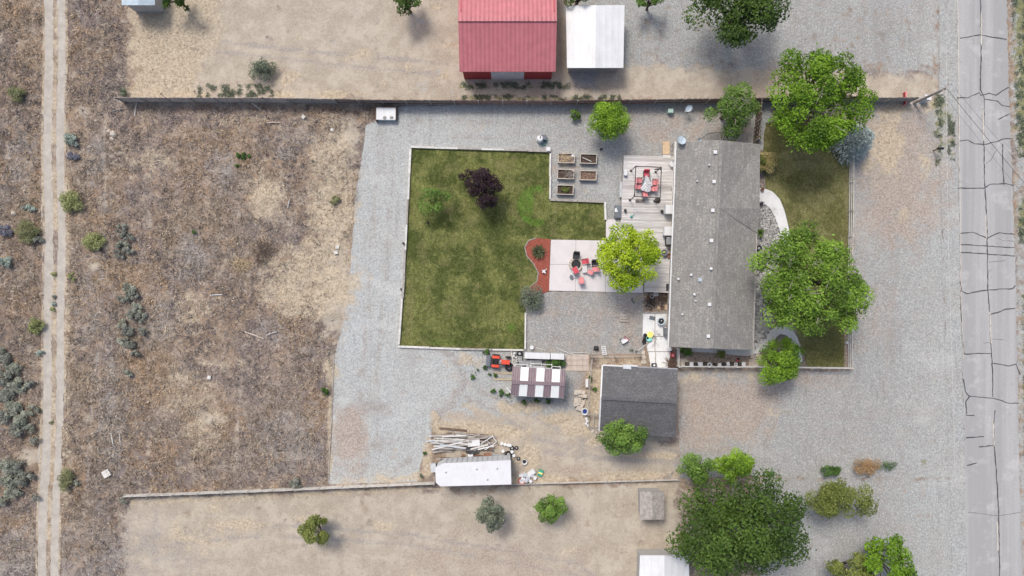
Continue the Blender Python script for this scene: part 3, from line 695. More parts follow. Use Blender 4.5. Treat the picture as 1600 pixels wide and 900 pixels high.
# ------------------------------------------------------------------ scattered ground cover (too many to count)
def blades(C, yaw, pitch, L, W, tint, name, mat, label, cat, lift=None, parent=None):
    """one diamond-shaped blade or twig per point"""
    n = len(C)
    d = np.stack([np.cos(yaw) * np.cos(pitch), np.sin(yaw) * np.cos(pitch), np.sin(pitch)], 1)
    s = np.stack([-np.sin(yaw), np.cos(yaw), rng.uniform(-.5, .5, n)], 1)
    Lc = L[:, None]; Wc = W[:, None]
    a = C; b = C + d * Lc * .45 + s * Wc * .5; c = C + d * Lc; e = C + d * Lc * .55 - s * Wc * .5
    V_ = np.stack([a, b, c, e], 1).reshape(-1, 3); F_ = np.arange(4 * n).reshape(n, 4)
    T_ = np.repeat(tint, 4, axis=0)
    o = np_obj(name, V_, F_, mat, {'tint': T_}, parent)
    if label: tag(o, label, cat, None, 'stuff')
    return o
def ground_z(x, y):
    i = np.clip(((x + GX) / CELL).round().astype(int), 0, nx - 1); j = np.clip(((y + GY) / CELL).round().astype(int), 0, ny - 1)
    return ZZ[i, j]
def scatter(n, poly, x0, x1, y0, y1, dens):
    X = rng.uniform(x0, x1, n); Y = rng.uniform(y0, y1, n)
    k = (poly_sd(X, Y, poly) > 0) & (rng.random(n) < dens(X, Y)); return X[k], Y[k]
pal = np.array([(.28, .235, .22), (.33, .26, .21), (.46, .37, .29), (.2, .165, .155), (.58, .49, .4), (.42, .385, .36), (.1, .083, .075), (.5, .37, .26)])
def dens_field(X, Y):
    s, g, p, r, gr, a = covers(X, Y)
    return np.clip(1 - 1.1 * np.maximum(s * .7, p), .04, 1) * (poly_sd(X, Y, TRACK) < -2) * (.35 + .65 * (vnoise(X, Y, .09, 31) > .35))
fx, fy = scatter(300000, FIELD, -60, 590, -60, 960, dens_field)
wx, wy = (fx - 800) * MPP, (450 - fy) * MPP; n = len(fx)
clump = vnoise(fx, fy, .11, 5); p1 = vnoise(fx, fy, .013, 6); p2 = vnoise(fx, fy, .05, 16); p3 = vnoise(fx + 500, fy, .021, 17)
sA, _, _, rA, _, ashm = covers(fx, fy)
tone = np.where((p1 < .42)[:, None], np.array([.275, .232, .215]), np.where((p3 > .5)[:, None], np.array([.4, .285, .185]), np.array([.335, .268, .203])))
val = .47 + .55 * p2 + .45 * (clump - .5) + rng.normal(0, .34, n)
val = np.where(rng.random(n) < .16, val * 1.6, val); val = np.where(rng.random(n) < .2, val * .35, val)
tint = tone * np.clip(val, .2, 1.9)[:, None]
tint = np.where((ashm > .4)[:, None] & (rng.random((n, 1)) < .3), np.array([.44, .415, .39]) * rng.uniform(.35, 1.35, (n, 1)), tint)
tint = np.where((sA > .35)[:, None] & (rng.random((n, 1)) < .6), np.array([.58, .49, .36]) * rng.uniform(.6, 1.3, (n, 1)), tint)
blades(np.stack([wx, wy, ground_z(wx, wy) + rng.uniform(0, .1, n)], 1), vnoise(fx, fy, .05, 9) * 9 + rng.normal(0, 1.0, n), rng.normal(.25, .3, n), rng.uniform(.08, .38, n) * (.6 + clump), rng.uniform(.012, .055, n), tint,
       'dead_brush', M['brush'], 'matted dead brown brush and twigs covering the field', 'brush')
# low dead weeds standing in tufts
fx, fy = scatter(16000, FIELD, -60, 590, -60, 960, lambda X, Y: dens_field(X, Y) * (vnoise(X, Y, .035, 41) > .48))
k_ = 9; tx_ = np.repeat(fx, k_) + rng.normal(0, 1.2, len(fx) * k_); ty_ = np.repeat(fy, k_) + rng.normal(0, 1.2, len(fx) * k_); n = len(tx_)
wx, wy = (tx_ - 800) * MPP, (450 - ty_) * MPP
base_c = np.array([(.34, .3, .27), (.46, .35, .25), (.3, .24, .2), (.56, .47, .36), (.18, .15, .14)])[rng.integers(0, 5, len(fx))]
blades(np.stack([wx, wy, ground_z(wx, wy)], 1), rng.uniform(0, 6.28, n), rng.uniform(.1, 1.2, n), rng.uniform(.15, .42, n), rng.uniform(.03, .07, n), np.repeat(base_c, k_, 0) * rng.uniform(.6, 1.3, (n, 1)),
       'dead_weeds', M['brush'], 'low standing tufts of dead weeds in the brush field', 'weeds')
# straw
def dens_straw(X, Y):
    s = covers(X, Y)[0]; return np.clip((s - .3) * 1.4, 0, 1)
ALLP = [(-100, -100), (1700, -100), (1700, 1000), (-100, 1000)]
NOGO = [DRIVE, COURT, LAWN, ROAD, TRACK]
def dens_straw2(X, Y):
    d = dens_straw(X, Y)
    for q in (LAWN, ROAD, TRACK, [(1045, 219), (1186, 219), (1178, 546), (1043, 543)], [(938, 570), (1060, 576), (1058, 686), (936, 674)]): d = d * (poly_sd(X, Y, q) < 0)
    return d * np.where(poly_sd(X, Y, DRIVE) > 0, .25, 1)
sx, sy = scatter(190000, ALLP, 190, 1480, -40, 920, dens_straw2)
n = len(sx); wx, wy = (sx - 800) * MPP, (450 - sy) * MPP
blades(np.stack([wx, wy, ground_z(wx, wy) + .02], 1), vnoise(sx, sy, .06, 3) * 9 + rng.normal(0, .9, n), rng.uniform(.1, 1.0, n), rng.uniform(.12, .36, n), rng.uniform(.02, .05, n), rng.uniform(.1, 1, (n, 1)) * np.array([[1, 1, 1]]),
       'dry_grass', F['straw'], 'pale dry grass tufts on bare ground', 'grass')
# lawn blades
def lawn_d(X, Y): return .35 + .65 * (vnoise(X, Y, .12, 8) > .4)
gx_, gy_ = [], []
for poly_, nn in ((LAWN, 60000), (FRONTLAWN, 22000)):
    A_ = np.array(poly_); a_, b_ = scatter(nn, poly_, A_[:, 0].min(), A_[:, 0].max(), A_[:, 1].min(), A_[:, 1].max(), lawn_d)
    n = len(a_); wx, wy = (a_ - 800) * MPP, (450 - b_) * MPP
    lu = lawn_attr(a_, b_)['m1'][:, 0] if poly_ is LAWN else a_ * 0
    tt = np.clip(rng.uniform(0, .75, n) * vnoise(a_, b_, .07, 12) * 1.4, 0, 1)
    C_ = np.stack([wx, wy, np.full(n, .04)], 1)
    blades(C_, rng.uniform(0, 6.28, n), rng.uniform(.2, 1.2, n), rng.uniform(.06, .13, n) * (1 + 1.2 * lu), rng.uniform(.015, .035, n), np.repeat(tt[:, None], 3, 1),
           'lawn_grass', F['grass'], 'short mown grass blades of the back lawn' if poly_ is LAWN else 'short mown grass blades of the front lawn', 'grass')
# weeds in the gravel margins
wxs, wys = [], []
def weeds(poly, n_):
    A_ = np.array(poly); X, Y = scatter(n_, poly, A_[:, 0].min(), A_[:, 0].max(), A_[:, 1].min(), A_[:, 1].max(), lambda X, Y: (vnoise(X, Y, .16, 14) > .58) * 1.0)
    wxs.append(X); wys.append(Y)
weeds([(720, 149), (970, 149), (970, 157), (720, 157)], 3400); weeds([(715, 129), (890, 129), (890, 139), (715, 139)], 2600); weeds([(310, 132), (440, 132), (440, 154), (310, 154)], 4000)
weeds([(1458, 140), (1476, 140), (1468, 260), (1462, 260)], 2200); weeds([(1481, 170), (1491, 170), (1491, 250), (1481, 250)], 1400); weeds([(1580, -20), (1640, -20), (1640, 245), (1588, 245)], 16000); weeds([(1590, 310), (1640, 310), (1640, 380), (1592, 380)], 4000); weeds([(1596, 460), (1640, 460), (1640, 720), (1599, 720)], 6000)
weeds([(700, 545), (760, 548), (745, 590), (720, 580)], 260); weeds([(765, 610), (900, 620), (900, 634), (770, 625)], 500)
X = np.concatenate(wxs); Y = np.concatenate(wys); n = len(X)
blades(np.stack([(X - 800) * MPP, (450 - Y) * MPP, np.full(n, .03)], 1), rng.uniform(0, 6.28, n), rng.uniform(.1, 1.1, n), rng.uniform(.1, .3, n), rng.uniform(.03, .07, n), np.repeat(rng.uniform(0, 1, (n, 1)), 3, 1),
       'weeds', F['greygreen'], 'low grey-green weeds along gravel edges and verge', 'weeds')
# river rocks
def pebbles(poly, n_, r0, r1, name, mat, label):
    A_ = np.array(poly); X, Y = scatter(n_, poly, A_[:, 0].min(), A_[:, 0].max(), A_[:, 1].min(), A_[:, 1].max(), lambda X, Y: np.ones(X.shape))
    n = len(X); base_v = np.array([(1, 0, .1), (.4, .9, 0), (-.8, .6, .1), (-.8, -.5, 0), (.3, -.9, .1), (.1, .1, .6), (-.2, -.1, .55)])
    fc = np.array([(0, 1, 5), (1, 2, 5), (2, 6, 5), (2, 3, 6), (3, 4, 6), (4, 5, 6), (4, 0, 5)])
    rr = rng.uniform(r0, r1, n)[:, None, None]; a = rng.uniform(0, 6.28, n); ca, sa = np.cos(a)[:, None], np.sin(a)[:, None]
    bv = np.repeat(base_v[None], n, 0) * rng.uniform(.7, 1.25, (n, 7, 3)) * rr
    vx = bv[:, :, 0] * ca - bv[:, :, 1] * sa; vy = bv[:, :, 0] * sa + bv[:, :, 1] * ca
    VV = np.stack([vx + ((X - 800) * MPP)[:, None], vy + ((450 - Y) * MPP)[:, None], bv[:, :, 2] + .035], 2).reshape(-1, 3)
    FF = (fc[None] + 7 * np.arange(n)[:, None, None]).reshape(-1, 3)
    tt = np.repeat(rng.choice([.15, .26, .36, .5], n, p=[.2, .3, .35, .15])[:, None] * rng.uniform(.8, 1.2, (n, 1)) * np.array([[1, .97, .93]]), 7, 0)
    return tag(np_obj(name, VV, FF, M['brush'], {'tint': tt}), label, 'rocks', None, 'stuff')
pebbles(ROCKBED, 6500, .06, .15, 'river_rocks', None, 'pale and dark river rocks heaped along house front')

# ------------------------------------------------------------------ trees and shrubs
def unit(n, rg):
    v = rg.normal(size=(n, 3)); return v / np.linalg.norm(v, axis=1)[:, None]
def leaf_quads(C, N, L, W, rg):
    t = np.cross(N, unit(len(C), rg)); t /= np.linalg.norm(t, axis=1)[:, None] + 1e-9
    b = np.cross(N, t); L = L[:, None]; W = W[:, None]
    V_ = np.stack([C - t * L * .5, C + b * W * .5 + N * W * .12, C + t * L * .5, C - b * W * .5 + N * W * .12], 1).reshape(-1, 3)
    return V_, np.arange(4 * len(C)).reshape(-1, 4)
def crown(rad, seed, nl, n_leaf, L, lobe=.3, zmin=-.25, up=.55, flat=.8, gap=1.0):
    """leaves spread over uneven lobes; local coordinates round the crown's centre"""
    rg = np.random.default_rng(seed); rad = np.array(rad)
    zz = rg.uniform(zmin, 1, nl); ph = np.arange(nl) * 2.39996 + rg.uniform(-.5, .5, nl)
    h = np.sqrt(np.maximum(0, 1 - zz ** 2)); D = np.stack([h * np.cos(ph), h * np.sin(ph), zz], 1)
    wob = 1 + .1 * np.sin(ph * 2 + seed) + .08 * np.sin(ph * 5 + seed * 2)
    rr = rg.uniform(.58, .8, nl) * wob
    k_in = rg.random(nl) < .22; rr = np.where(k_in, rr * .55, rr)
    LC = D * rr[:, None] * rad; lr = lobe * rad[:2].mean() * rg.uniform(.65, 1.25, nl); lt = rg.uniform(0, 1, nl)
    w = lr ** 2; pick = rg.choice(nl, n_leaf, p=w / w.sum())
    d = unit(n_leaf, rg); d[:, 2] = np.where(d[:, 2] < -.35, -d[:, 2], d[:, 2])
    rs = lr[pick] * (.45 + .6 * np.sqrt(rg.random(n_leaf))) * np.where(rg.random(n_leaf) < .06, rg.uniform(1.1, 1.45, n_leaf), 1)
    C = LC[pick] + d * rs[:, None] * np.array([1, 1, flat])
    N = d * .55 + unit(n_leaf, rg) * .75; N[:, 2] += up; N /= np.linalg.norm(N, axis=1)[:, None]
    t = np.clip(.6 * lt[pick] + .5 * rg.random(n_leaf), 0, 1)
    V_, F_ = leaf_quads(C, N, L * rg.uniform(.5, 1.45, n_leaf), L * rg.uniform(.4, .85, n_leaf), rg)
    return V_, F_, np.repeat(np.repeat(t[:, None], 3, 1), 4, 0), LC, lr
def tree(name, label, cat, px, py, rx, ry, z0, z1, fol, seed, nl=34, dens=1.0, L=.2, lobe=.3, trunk_r=.16, bark='bark', group=None, zmin=-.25, base=None, bare=0, rz=0):
    zc = (z0 + z1) / 2; zref = z0 * .35 + z1 * .65; sc = MPP * (CAM_H - zref) / CAM_H
    cx, cy, _ = P(px, py, zref); rad = (rx * sc * 1.1, ry * sc * 1.1, (z1 - z0) / 2)
    b = thing(name, label, cat, (cx, cy, 0), 0, group)
    area = math.pi * rad[0] * rad[1]
    n = int(dens * area * 3.9 / (L * L * .34)); n = min(n, 46000)
    V_, F_, T_, LC, lr = crown(rad, seed, nl, n, L, lobe, zmin)
    V_[:, 2] += zc; V_[:, 2] = np.maximum(V_[:, 2], .05)
    np_obj('crown', V_, F_, F[fol], {'tint': T_}, b)
    rg = random.Random(seed); m = MB(); fork = Vector((rg.uniform(-.15, .15), rg.uniform(-.15, .15), max(.25, z0 * .8)))
    m.tube((0, 0, -.1), fork, trunk_r * 1.25, trunk_r * .85, 9)
    for k in range(min(nl, 16)):
        p = Vector(LC[k]) + Vector((0, 0, zc)); mid = fork.lerp(p, .5) + Vector((rg.uniform(-.2, .2), rg.uniform(-.2, .2), .1 * (z1 - z0)))
        mid.z = max(mid.z, .1); p.z = max(p.z, .1)
        m.tube(fork, mid, trunk_r * .55, trunk_r * .32, 6); m.tube(mid, p, trunk_r * .32, trunk_r * .1, 5)
        for j in range(2):
            q = p + Vector((rg.uniform(-1, 1), rg.uniform(-1, 1), rg.uniform(-.1, .8))) * lr[k] * .8
            m.tube(p, q, trunk_r * .12, trunk_r * .05, 4)
    m.build('trunk', M[bark], b)
    if bare:
        m = MB()
        for k in range(bare):
            a = rg.uniform(0, 6.28); r0 = rg.uniform(.1, .55); p = Vector((math.cos(a) * rad[0] * r0, math.sin(a) * rad[1] * r0, z1 - rg.uniform(.4, 1.0)))
            q = p + Vector((rg.uniform(-1, 1), rg.uniform(-1, 1), .75)) * rg.uniform(.5, 1.2)
            m.tube(p, q, .025, .012, 4)
            for j in range(4):
                s = p.lerp(q, rg.uniform(.2, .9)); m.tube(s, s + Vector((rg.uniform(-.5, .5), rg.uniform(-.5, .5), rg.uniform(.05, .35))), .014, .006, 3)
        m.build('bare_twigs', M['bare_twig'], b, kind='stuff')
    return b
def bush(name, label, cat, px, py, rx, ry, h, fol, seed, L=.1, nl=None, lobe=.34, dens=1.0, group=None, zb=0):
    z1 = h; cx, cy, _ = P(px, py, h * .6 + zb); b = thing(name, label, cat, (cx, cy, zb), 0, group)
    sc = MPP; rad = (rx * sc, ry * sc, h * .62); nl = nl or max(6, int(rx * ry / 14))
    area = math.pi * rad[0] * rad[1]; n = max(60, min(7000, int(dens * area * 3.6 / (L * L * .34))))
    V_, F_, T_, LC, lr = crown(rad, seed, nl, n, L, lobe, -.1, .45, .8)
    V_[:, 2] += h * .4; V_[:, 2] = np.maximum(V_[:, 2], .02)
    np_obj('foliage', V_, F_, F[fol], {'tint': T_}, b)
    m = MB(); rg = random.Random(seed)
    for k in range(min(7, nl)):
        p = Vector(LC[k]); m.tube((rg.uniform(-.05, .05), rg.uniform(-.05, .05), -.03), (p.x * .8, p.y * .8, max(.1, p.z + h * .35)), .025, .008, 5)
    m.build('stem', M['bark_grey'], b)
    return b

tree('maple_tree', 'largest broad green shade tree, over the front lawn and rail fence', 'tree', 1271, 441, 99, 92, 2.4, 9.5, 'maple', 3, 105, .85, .22, .165, .3, bare=16)
tree('shade_tree', 'dark green spreading tree overhanging the board fence beside the blue spruce', 'tree', 1284, 150, 82, 88, 2.2, 9.0, 'dense', 8, 72, .9, .23, .185, .3, bare=8)
tree('elm_tree', 'mid green tree with bare twigs in the gravel corner behind the house', 'tree', 1146, 169, 40, 40, 1.2, 5.2, 'mid', 12, 30, .9, .2, .28, .16, bare=14)
tree('globe_tree', 'dense round bright green tree against the board fence', 'tree', 953, 187, 30, 31, .4, 4.6, 'round', 14, 120, 1.3, .16, .24, .12)
bush('green_shrub', 'small dark green shrub beside the round tree', 'shrub', 898, 180, 9.5, 10, 1.2, 'mid', 15, .11)
tree('lime_tree', 'vivid yellow-green tree shading the end of the concrete patio', 'tree', 985, 402, 51, 58, 1.6, 6.8, 'lime', 21, 74, 1.0, .19, .185, .2)
tree('crabapple_tree', 'small olive green tree rising through the front fence line', 'tree', 1221, 563, 34, 38, 1.0, 4.6, 'round', 25, 30, .95, .18, .27, .14)
tree('locust_tree', 'wide low green tree leaning on the garage eave', 'tree', 973, 684, 41, 25, 1.8, 5.0, 'mid', 31, 34, 1.0, .18, .25, .15)
tree('boundary_tree', 'dark leafy tree on the boundary beside the gravel forecourt', 'tree', 1092, 734, 30, 22, .6, 4.6, 'mid', 33, 24, 1.0, .19, .3, .14)
tree('boundary_tree', 'bright green ragged tree on the boundary beside the gravel forecourt', 'tree', 1150, 728, 32, 24, .6, 5.2, 'round', 37, 26, 1.0, .19, .3, .14)
tree('ornamental_tree', 'dark purple-leaved tree standing on the back lawn', 'tree', 757, 292, 26, 35, .5, 4.4, 'plum', 41, 44, 1.0, .16, .23, .1)
tree('ornamental_tree', 'low dark purple offshoot beside the purple-leaved lawn tree', 'tree', 731, 276, 13, 12, .4, 2.4, 'plum', 43, 10, .55, .15, .4, .05)
tree('sapling', 'thin sparse green sapling on the back lawn', 'tree', 679, 312, 27, 25, .6, 3.2, 'mid', 45, 22, .3, .17, .26, .05)
tree('hedge_tree', 'very large dark green tree on the southern neighbour lot', 'tree', 1165, 830, 112, 84, 1.5, 9.0, 'dark', 51, 60, .9, .27, .23, .3)
tree('olive_tree', 'yellowish olive tree on the southern neighbour lot', 'tree', 1312, 780, 56, 32, 1.0, 5.0, 'olive', 53, 28, .9, .2, .28, .16)
tree('yard_tree', 'green tree at the far edge of the southern neighbour drive', 'tree', 1392, 884, 44, 44, 1.0, 6.0, 'dense', 55, 26, .9, .24, .28, .18)
tree('yard_tree', 'pale olive tree beside the southern neighbour drive', 'tree', 1335, 900, 40, 34, 1.0, 5.0, 'olive', 57, 24, .9, .22, .28, .16)
tree('yard_tree', 'lone yellow-green tree on the bare southern lot', 'tree', 490, 830, 25, 25, .6, 3.6, 'olive', 59, 20, 1.0, .18, .3, .1)
tree('yard_tree', 'blue-green tree behind the white box trailer', 'tree', 768, 806, 27, 22, .6, 4.0, 'greygreen', 61, 20, 1.0, .18, .3, .1)
tree('yard_tree', 'small mid green tree on the southern lot near the bucket heap', 'tree', 862, 797, 25, 22, .6, 3.6, 'mid', 63, 18, 1.0, .18, .3, .1)
tree('yard_tree', 'big dark tree on the northern neighbour gravel lot', 'tree', 1163, 8, 78, 56, 1.5, 8.0, 'dark', 65, 40, .9, .26, .25, .26)
tree('yard_tree', 'dark green tree next to the red-roofed barn', 'tree', 634, -2, 24, 22, .8, 4.5, 'dark', 67, 18, .9, .2, .3, .14)
tree('yard_tree', 'small dark tree behind the white carport', 'tree', 905, -14, 30, 20, .8, 4.2, 'dark', 69, 18, .9, .2, .3, .14)
tree('yard_tree', 'small green tree past the white carport', 'tree', 1020, -4, 20, 16, .8, 4.0, 'mid', 71, 14, .9, .2, .3, .12)
tree('yard_tree', 'dark green tree on the northern straw lot', 'tree', 272, -6, 24, 18, .8, 4.0, 'dark', 73, 14, .9, .2, .3, .12)
bush('grey_shrub', 'grey-green shrub on the pale dirt beyond the board fence', 'shrub', 408, 108, 24, 18, 1.4, 'greygreen', 75, .13)
bush('golden_shrub', 'golden and green shrub against the house front', 'shrub', 1199, 252, 15, 21, 1.8, 'gold', 81, .12)
bush('green_shrub', 'green half of the golden shrub at the house corner', 'shrub', 1191, 254, 8, 16, 1.9, 'olive', 82, .12)
bush('green_shrub', 'dark green shrub in the river rock bed', 'shrub', 1188, 364, 6.5, 8.5, .9, 'mid', 83, .1)
bush('green_shrub', 'dark green shrub at the foot of the side gate', 'shrub', 1185, 214, 5.5, 6.5, .8, 'mid', 84, .1)
bush('bare_shrub', 'bare brown shrub in the rock bed by the house wall', 'shrub', 1187, 401, 6, 7, .7, 'sage_dark', 85, .09, dens=.5)
bush('green_shrub', 'bright green fern-like shrub in the corner of side bed', 'shrub', 1072, 550, 12, 8.5, .8, 'mid', 86, .12)
bush('green_shrub', 'brownish green shrub in the middle of side bed', 'shrub', 1127, 553, 12, 8, .7, 'olive', 87, .12, dens=.6)
bush('green_shrub', 'dark green shrub at the forecourt boundary', 'shrub', 1302, 735, 19, 9, 1.3, 'weed', 88, .12)
bush('dry_shrub', 'dry orange and green shrub at the forecourt boundary', 'shrub', 1354, 730, 27, 13, 1.2, 'dryorange', 89, .12, dens=.6)
bush('green_shrub', 'sparse green shoots beside the dry orange shrub', 'shrub', 1385, 728, 20, 10, 1.0, 'weed', 90, .1, dens=.2)
bush('green_shrub', 'little green shrub between tree and boundary gravel', 'shrub', 1203, 741, 8, 5, .6, 'weed', 91, .1)
bush('grey_shrub', 'grey-green ragged shrub at the end of red mulch bed', 'shrub', 831, 467, 20, 22, 1.3, 'greygreen', 92, .14, dens=.7)
bush('climbing_shrub', 'dark green growth behind the long white locker', 'shrub', 867, 568, 20, 7, .9, 'weed', 93, .12)
bush('green_shrub', 'small green shrub in the narrow straw run', 'shrub', 930, 608, 4, 5, .5, 'weed', 94, .08)
bush('green_shrub', 'narrow green shrub against the straw run fence', 'shrub', 922, 590, 2.5, 9, .6, 'weed', 95, .08)
for i, (x, y, r_, lab) in enumerate([(783, 613, 6, 'largest of the green weeds near the striped shed'), (771, 611, 5, 'green weed tuft beside the largest weed near shed'), (794, 617, 4.5, 'green weed tuft touching the shed corner'), (774, 586, 4.5, 'green weed by the timber rails near shed'), (765, 585, 3.2, 'small green weed by the timber rails near shed'),
        (757, 574, 4.5, 'green weed just behind the orange tractor'), (738, 590, 4.8, 'green weed alone in gravel near tractor'), (746, 578, 2.6, 'small dark weed alone in gravel near tractor'), (760, 550, 6, 'green weed tuft along the lawn edging near tractor'), (838, 626, 5, 'green weed along the south wall of the shed'), (819, 629, 5, 'dark weed along the south wall of the shed'), (857, 627, 5, 'brownish weed along the south wall of the shed'),
        (663, 708, 4, 'dark green weed beside the scrap boards'), (658, 744, 4, 'grey weed beside the trailer tongue'), (1063, 158, 6, 'olive weed beyond the board fence'), (508, 612, 8, 'green weed on the field edge by the gravel'), (303, 363, 4.5, 'lone bright green weed in the brush field')]):
    bush('weed_clump', lab, 'weed', x, y, r_, r_ * .9, .35 + r_ * .04, 'weed' if i not in (13, 14) else 'greygreen', 100 + i, .1, 7)

# sagebrush and rabbitbrush of the field
SG = 'sagebrush in the dark clumps beside the track'
sage = [(-4, 552, 13, 14), (10, 566, 13, 13), (22, 577, 13, 12), (8, 590, 15, 14), (24, 602, 15, 13), (10, 617, 15, 13), (20, 636, 16, 14), (4, 650, 14, 12), (34, 655, 15, 13), (28, 672, 14, 11), (46, 668, 10, 9), (46, 600, 9, 8), (50, 640, 9, 10), (52, 688, 8, 7),
        (8, 728, 14, 13), (26, 730, 14, 12), (12, 750, 16, 13), (34, 748, 14, 13), (20, 770, 16, 11), (48, 744, 9, 9), (2, 784, 13, 9), (54, 778, 6, 7)]
for i, (x, y, a, b_) in enumerate(sage):
    bush('sagebrush', 'grey-green sagebrush packed into a thick clump west of the dirt track', 'sagebrush', x, y, a, b_, .75 + .02 * (i % 5), ('sage', 'sage_dark')[i % 2], 200 + i, .13, group=SG)
row = [(190, 357, 10, 9), (198, 369, 10, 9), (190, 384, 11, 10), (200, 392, 10, 9), (185, 398, 9, 8), (200, 450, 12, 10), (208, 462, 11, 10), (194, 466, 10, 9), (214, 480, 11, 11), (204, 492, 11, 10), (220, 497, 10, 10), (190, 507, 10, 10), (198, 518, 12, 11), (222, 518, 8, 8), (190, 533, 10, 9), (204, 538, 9, 9), (210, 552, 8, 9), (198, 582, 9, 9)]
for i, (x, y, a, b_) in enumerate(row):
    bush('sagebrush', 'dark grey sagebrush in the straggling row east of the dirt track', 'sagebrush', x, y, a, b_, .8, ('sage_dark', 'sage')[i % 3 == 2], 240 + i, .13, dens=.8, group='sagebrush in the row across the field')
for i, (n_, lab, x, y, a, b_, h, f_) in enumerate([
    ('rabbitbrush', 'olive rabbitbrush with green top where fence line meets track verge', 26, 146, 18, 12, .8, 'rabbit2'), ('sagebrush', 'large round grey-green bush close to the track', 42, 362, 20, 18, 1.0, 'rabbit2'), ('sagebrush', 'dark low skirt of the large grey-green bush', 56, 374, 10, 9, .6, 'sage_dark'),  # the skirt is a smaller bush with darker sage leaves
    ('sagebrush', 'lavender grey bush beside the large grey-green bush', 6, 361, 13, 11, .7, 'sage_blue'), ('sagebrush', 'small teal grey bush above the large grey-green bush', 46, 325, 12, 8, .5, 'sage_teal'), ('sagebrush', 'pale teal bush below the lavender bush', 9, 408, 12, 10, .6, 'sage_teal'),
    ('rabbitbrush', 'compact lime green bush hugging the west side of track', 55, 508, 14, 14, .9, 'rabbit'), ('sagebrush', 'tiny grey bush below the compact lime bush', 62, 550, 7, 6, .4, 'sage_teal'), ('sagebrush', 'teal grey bush on the east verge of track', 112, 216, 11, 14, .7, 'sage_teal'),
    ('sagebrush', 'slate grey bush under the teal grey bush', 113, 245, 9, 9, .5, 'sage_blue'), ('rabbitbrush', 'tallest lime green bush on the east verge of track', 109, 314, 17, 18, 1.1, 'rabbit'), ('rabbitbrush', 'oval pale olive bush between track and sagebrush row', 146, 377, 19, 15, .9, 'rabbit'),
    ('rabbitbrush', 'small yellowish bush on the track verge', 112, 433, 7, 8, .5, 'rabbit'), ('rabbitbrush', 'olive green bush low on the east verge of track', 102, 752, 13, 19, .9, 'rabbit2'), ('sagebrush', 'pale grey bush touching the olive bush on verge', 119, 755, 6, 8, .5, 'sage'),
    ('sagebrush', 'little dark bush growing in the middle of track', 84, 463, 3.5, 4, .3, 'sage_dark'), ('sagebrush', 'little pale bush growing in the middle of track', 84, 475, 4, 4, .3, 'sage_teal'), ('rabbitbrush', 'little yellow tuft growing in the middle of track', 82, 483, 5, 4, .25, 'rabbit'), ('rabbitbrush', 'flat yellow tuft on the crown of track', 84, 429, 6, 3.5, .2, 'rabbit'), ('rabbitbrush', 'olive tuft on the crown of track', 79, 660, 4, 3.5, .25, 'rabbit2'),
    ('sagebrush', 'dark grey weeds by the low south fence', 461, 756, 15, 8, .5, 'sage_dark'), ('rabbitbrush', 'faint green bush in the brush near the gravel edge', 522, 312, 9, 9, .4, 'rabbit2'), ('sagebrush', 'dark green sprigs in the ash patch', 378, 243, 14, 5, .4, 'weed'), ('sagebrush', 'dark sprig below the green sprigs in the ash patch', 371, 259, 4, 4, .3, 'weed'),
    ('sagebrush', 'charcoal bush at the end of the south fence', 192, 782, 7, 7, .6, 'sage_dark'), ('sagebrush', 'grey bush behind the west end of board fence', 192, 144, 7, 8, .8, 'greygreen')]):
    bush(n_, lab, 'bush', x, y, a, b_, h, f_, 300 + i, .12)

# blue spruce
def spruce():
    h = 4.6; x, y, _ = P(1328, 224, .5); b = thing('blue_spruce', 'silvery blue spruce at the end of the rail fence', 'tree', (x, y, 0)); rg = np.random.default_rng(5)
    Vs, Ts = [], []
    for k in range(22):
        z = .3 + (h - .4) * k / 22; rad = 2.05 * (1 - z / h) ** .9 + .12; nb = max(5, int(15 * (1 - z / h) + 5))
        for j in range(nb):
            a = 6.283 * j / nb + k * 1.1 + rg.uniform(-.2, .2); L_ = rad * rg.uniform(.78, 1.1); ns = int(26 * L_ / 2 + 8)
            s_ = np.sqrt(rg.random(ns)) * L_; side = rg.uniform(-1, 1, ns) * (.1 + .26 * (1 - s_ / L_ * .6)) * .8
            C = np.stack([np.cos(a) * s_ - np.sin(a) * side, np.sin(a) * s_ + np.cos(a) * side, z + .18 * s_ - .1 * s_ ** 2 + rg.normal(0, .03, ns)], 1)
            dirv = np.stack([np.cos(a) - np.sin(a) * np.sign(side) * .7, np.sin(a) + np.cos(a) * np.sign(side) * .7, rg.uniform(-.05, .25, ns)], 1); dirv /= np.linalg.norm(dirv, axis=1)[:, None]
            w = np.cross(dirv, unit(ns, rg)); w /= np.linalg.norm(w, axis=1)[:, None]
            ll = rg.uniform(.14, .26, ns)[:, None]
            Vs.append(np.stack([C, C + dirv * ll * .5 + w * .035, C + dirv * ll, C + dirv * ll * .5 - w * .035], 1).reshape(-1, 3)); Ts.append(np.repeat(np.clip(s_ / L_ * .7 + rg.uniform(-.2, .3, ns), 0, 1), 4))
    V_ = np.concatenate(Vs); T_ = np.repeat(np.concatenate(Ts)[:, None], 3, 1)
    np_obj('crown', V_, np.arange(len(V_)).reshape(-1, 4), F['spruce'], {'tint': T_}, b)
    m = MB(); m.tube((0, 0, -.1), (0, 0, h - .2), .14, .02, 8)
    for k in range(18):
        a = k * 2.4; z = .4 + 3.6 * k / 18; L_ = 2.2 * (1 - z / h); m.tube((0, 0, z), (math.cos(a) * L_, math.sin(a) * L_, z + .05), .03, .01, 4)
    m.build('trunk', M['bark'], b)
spruce()
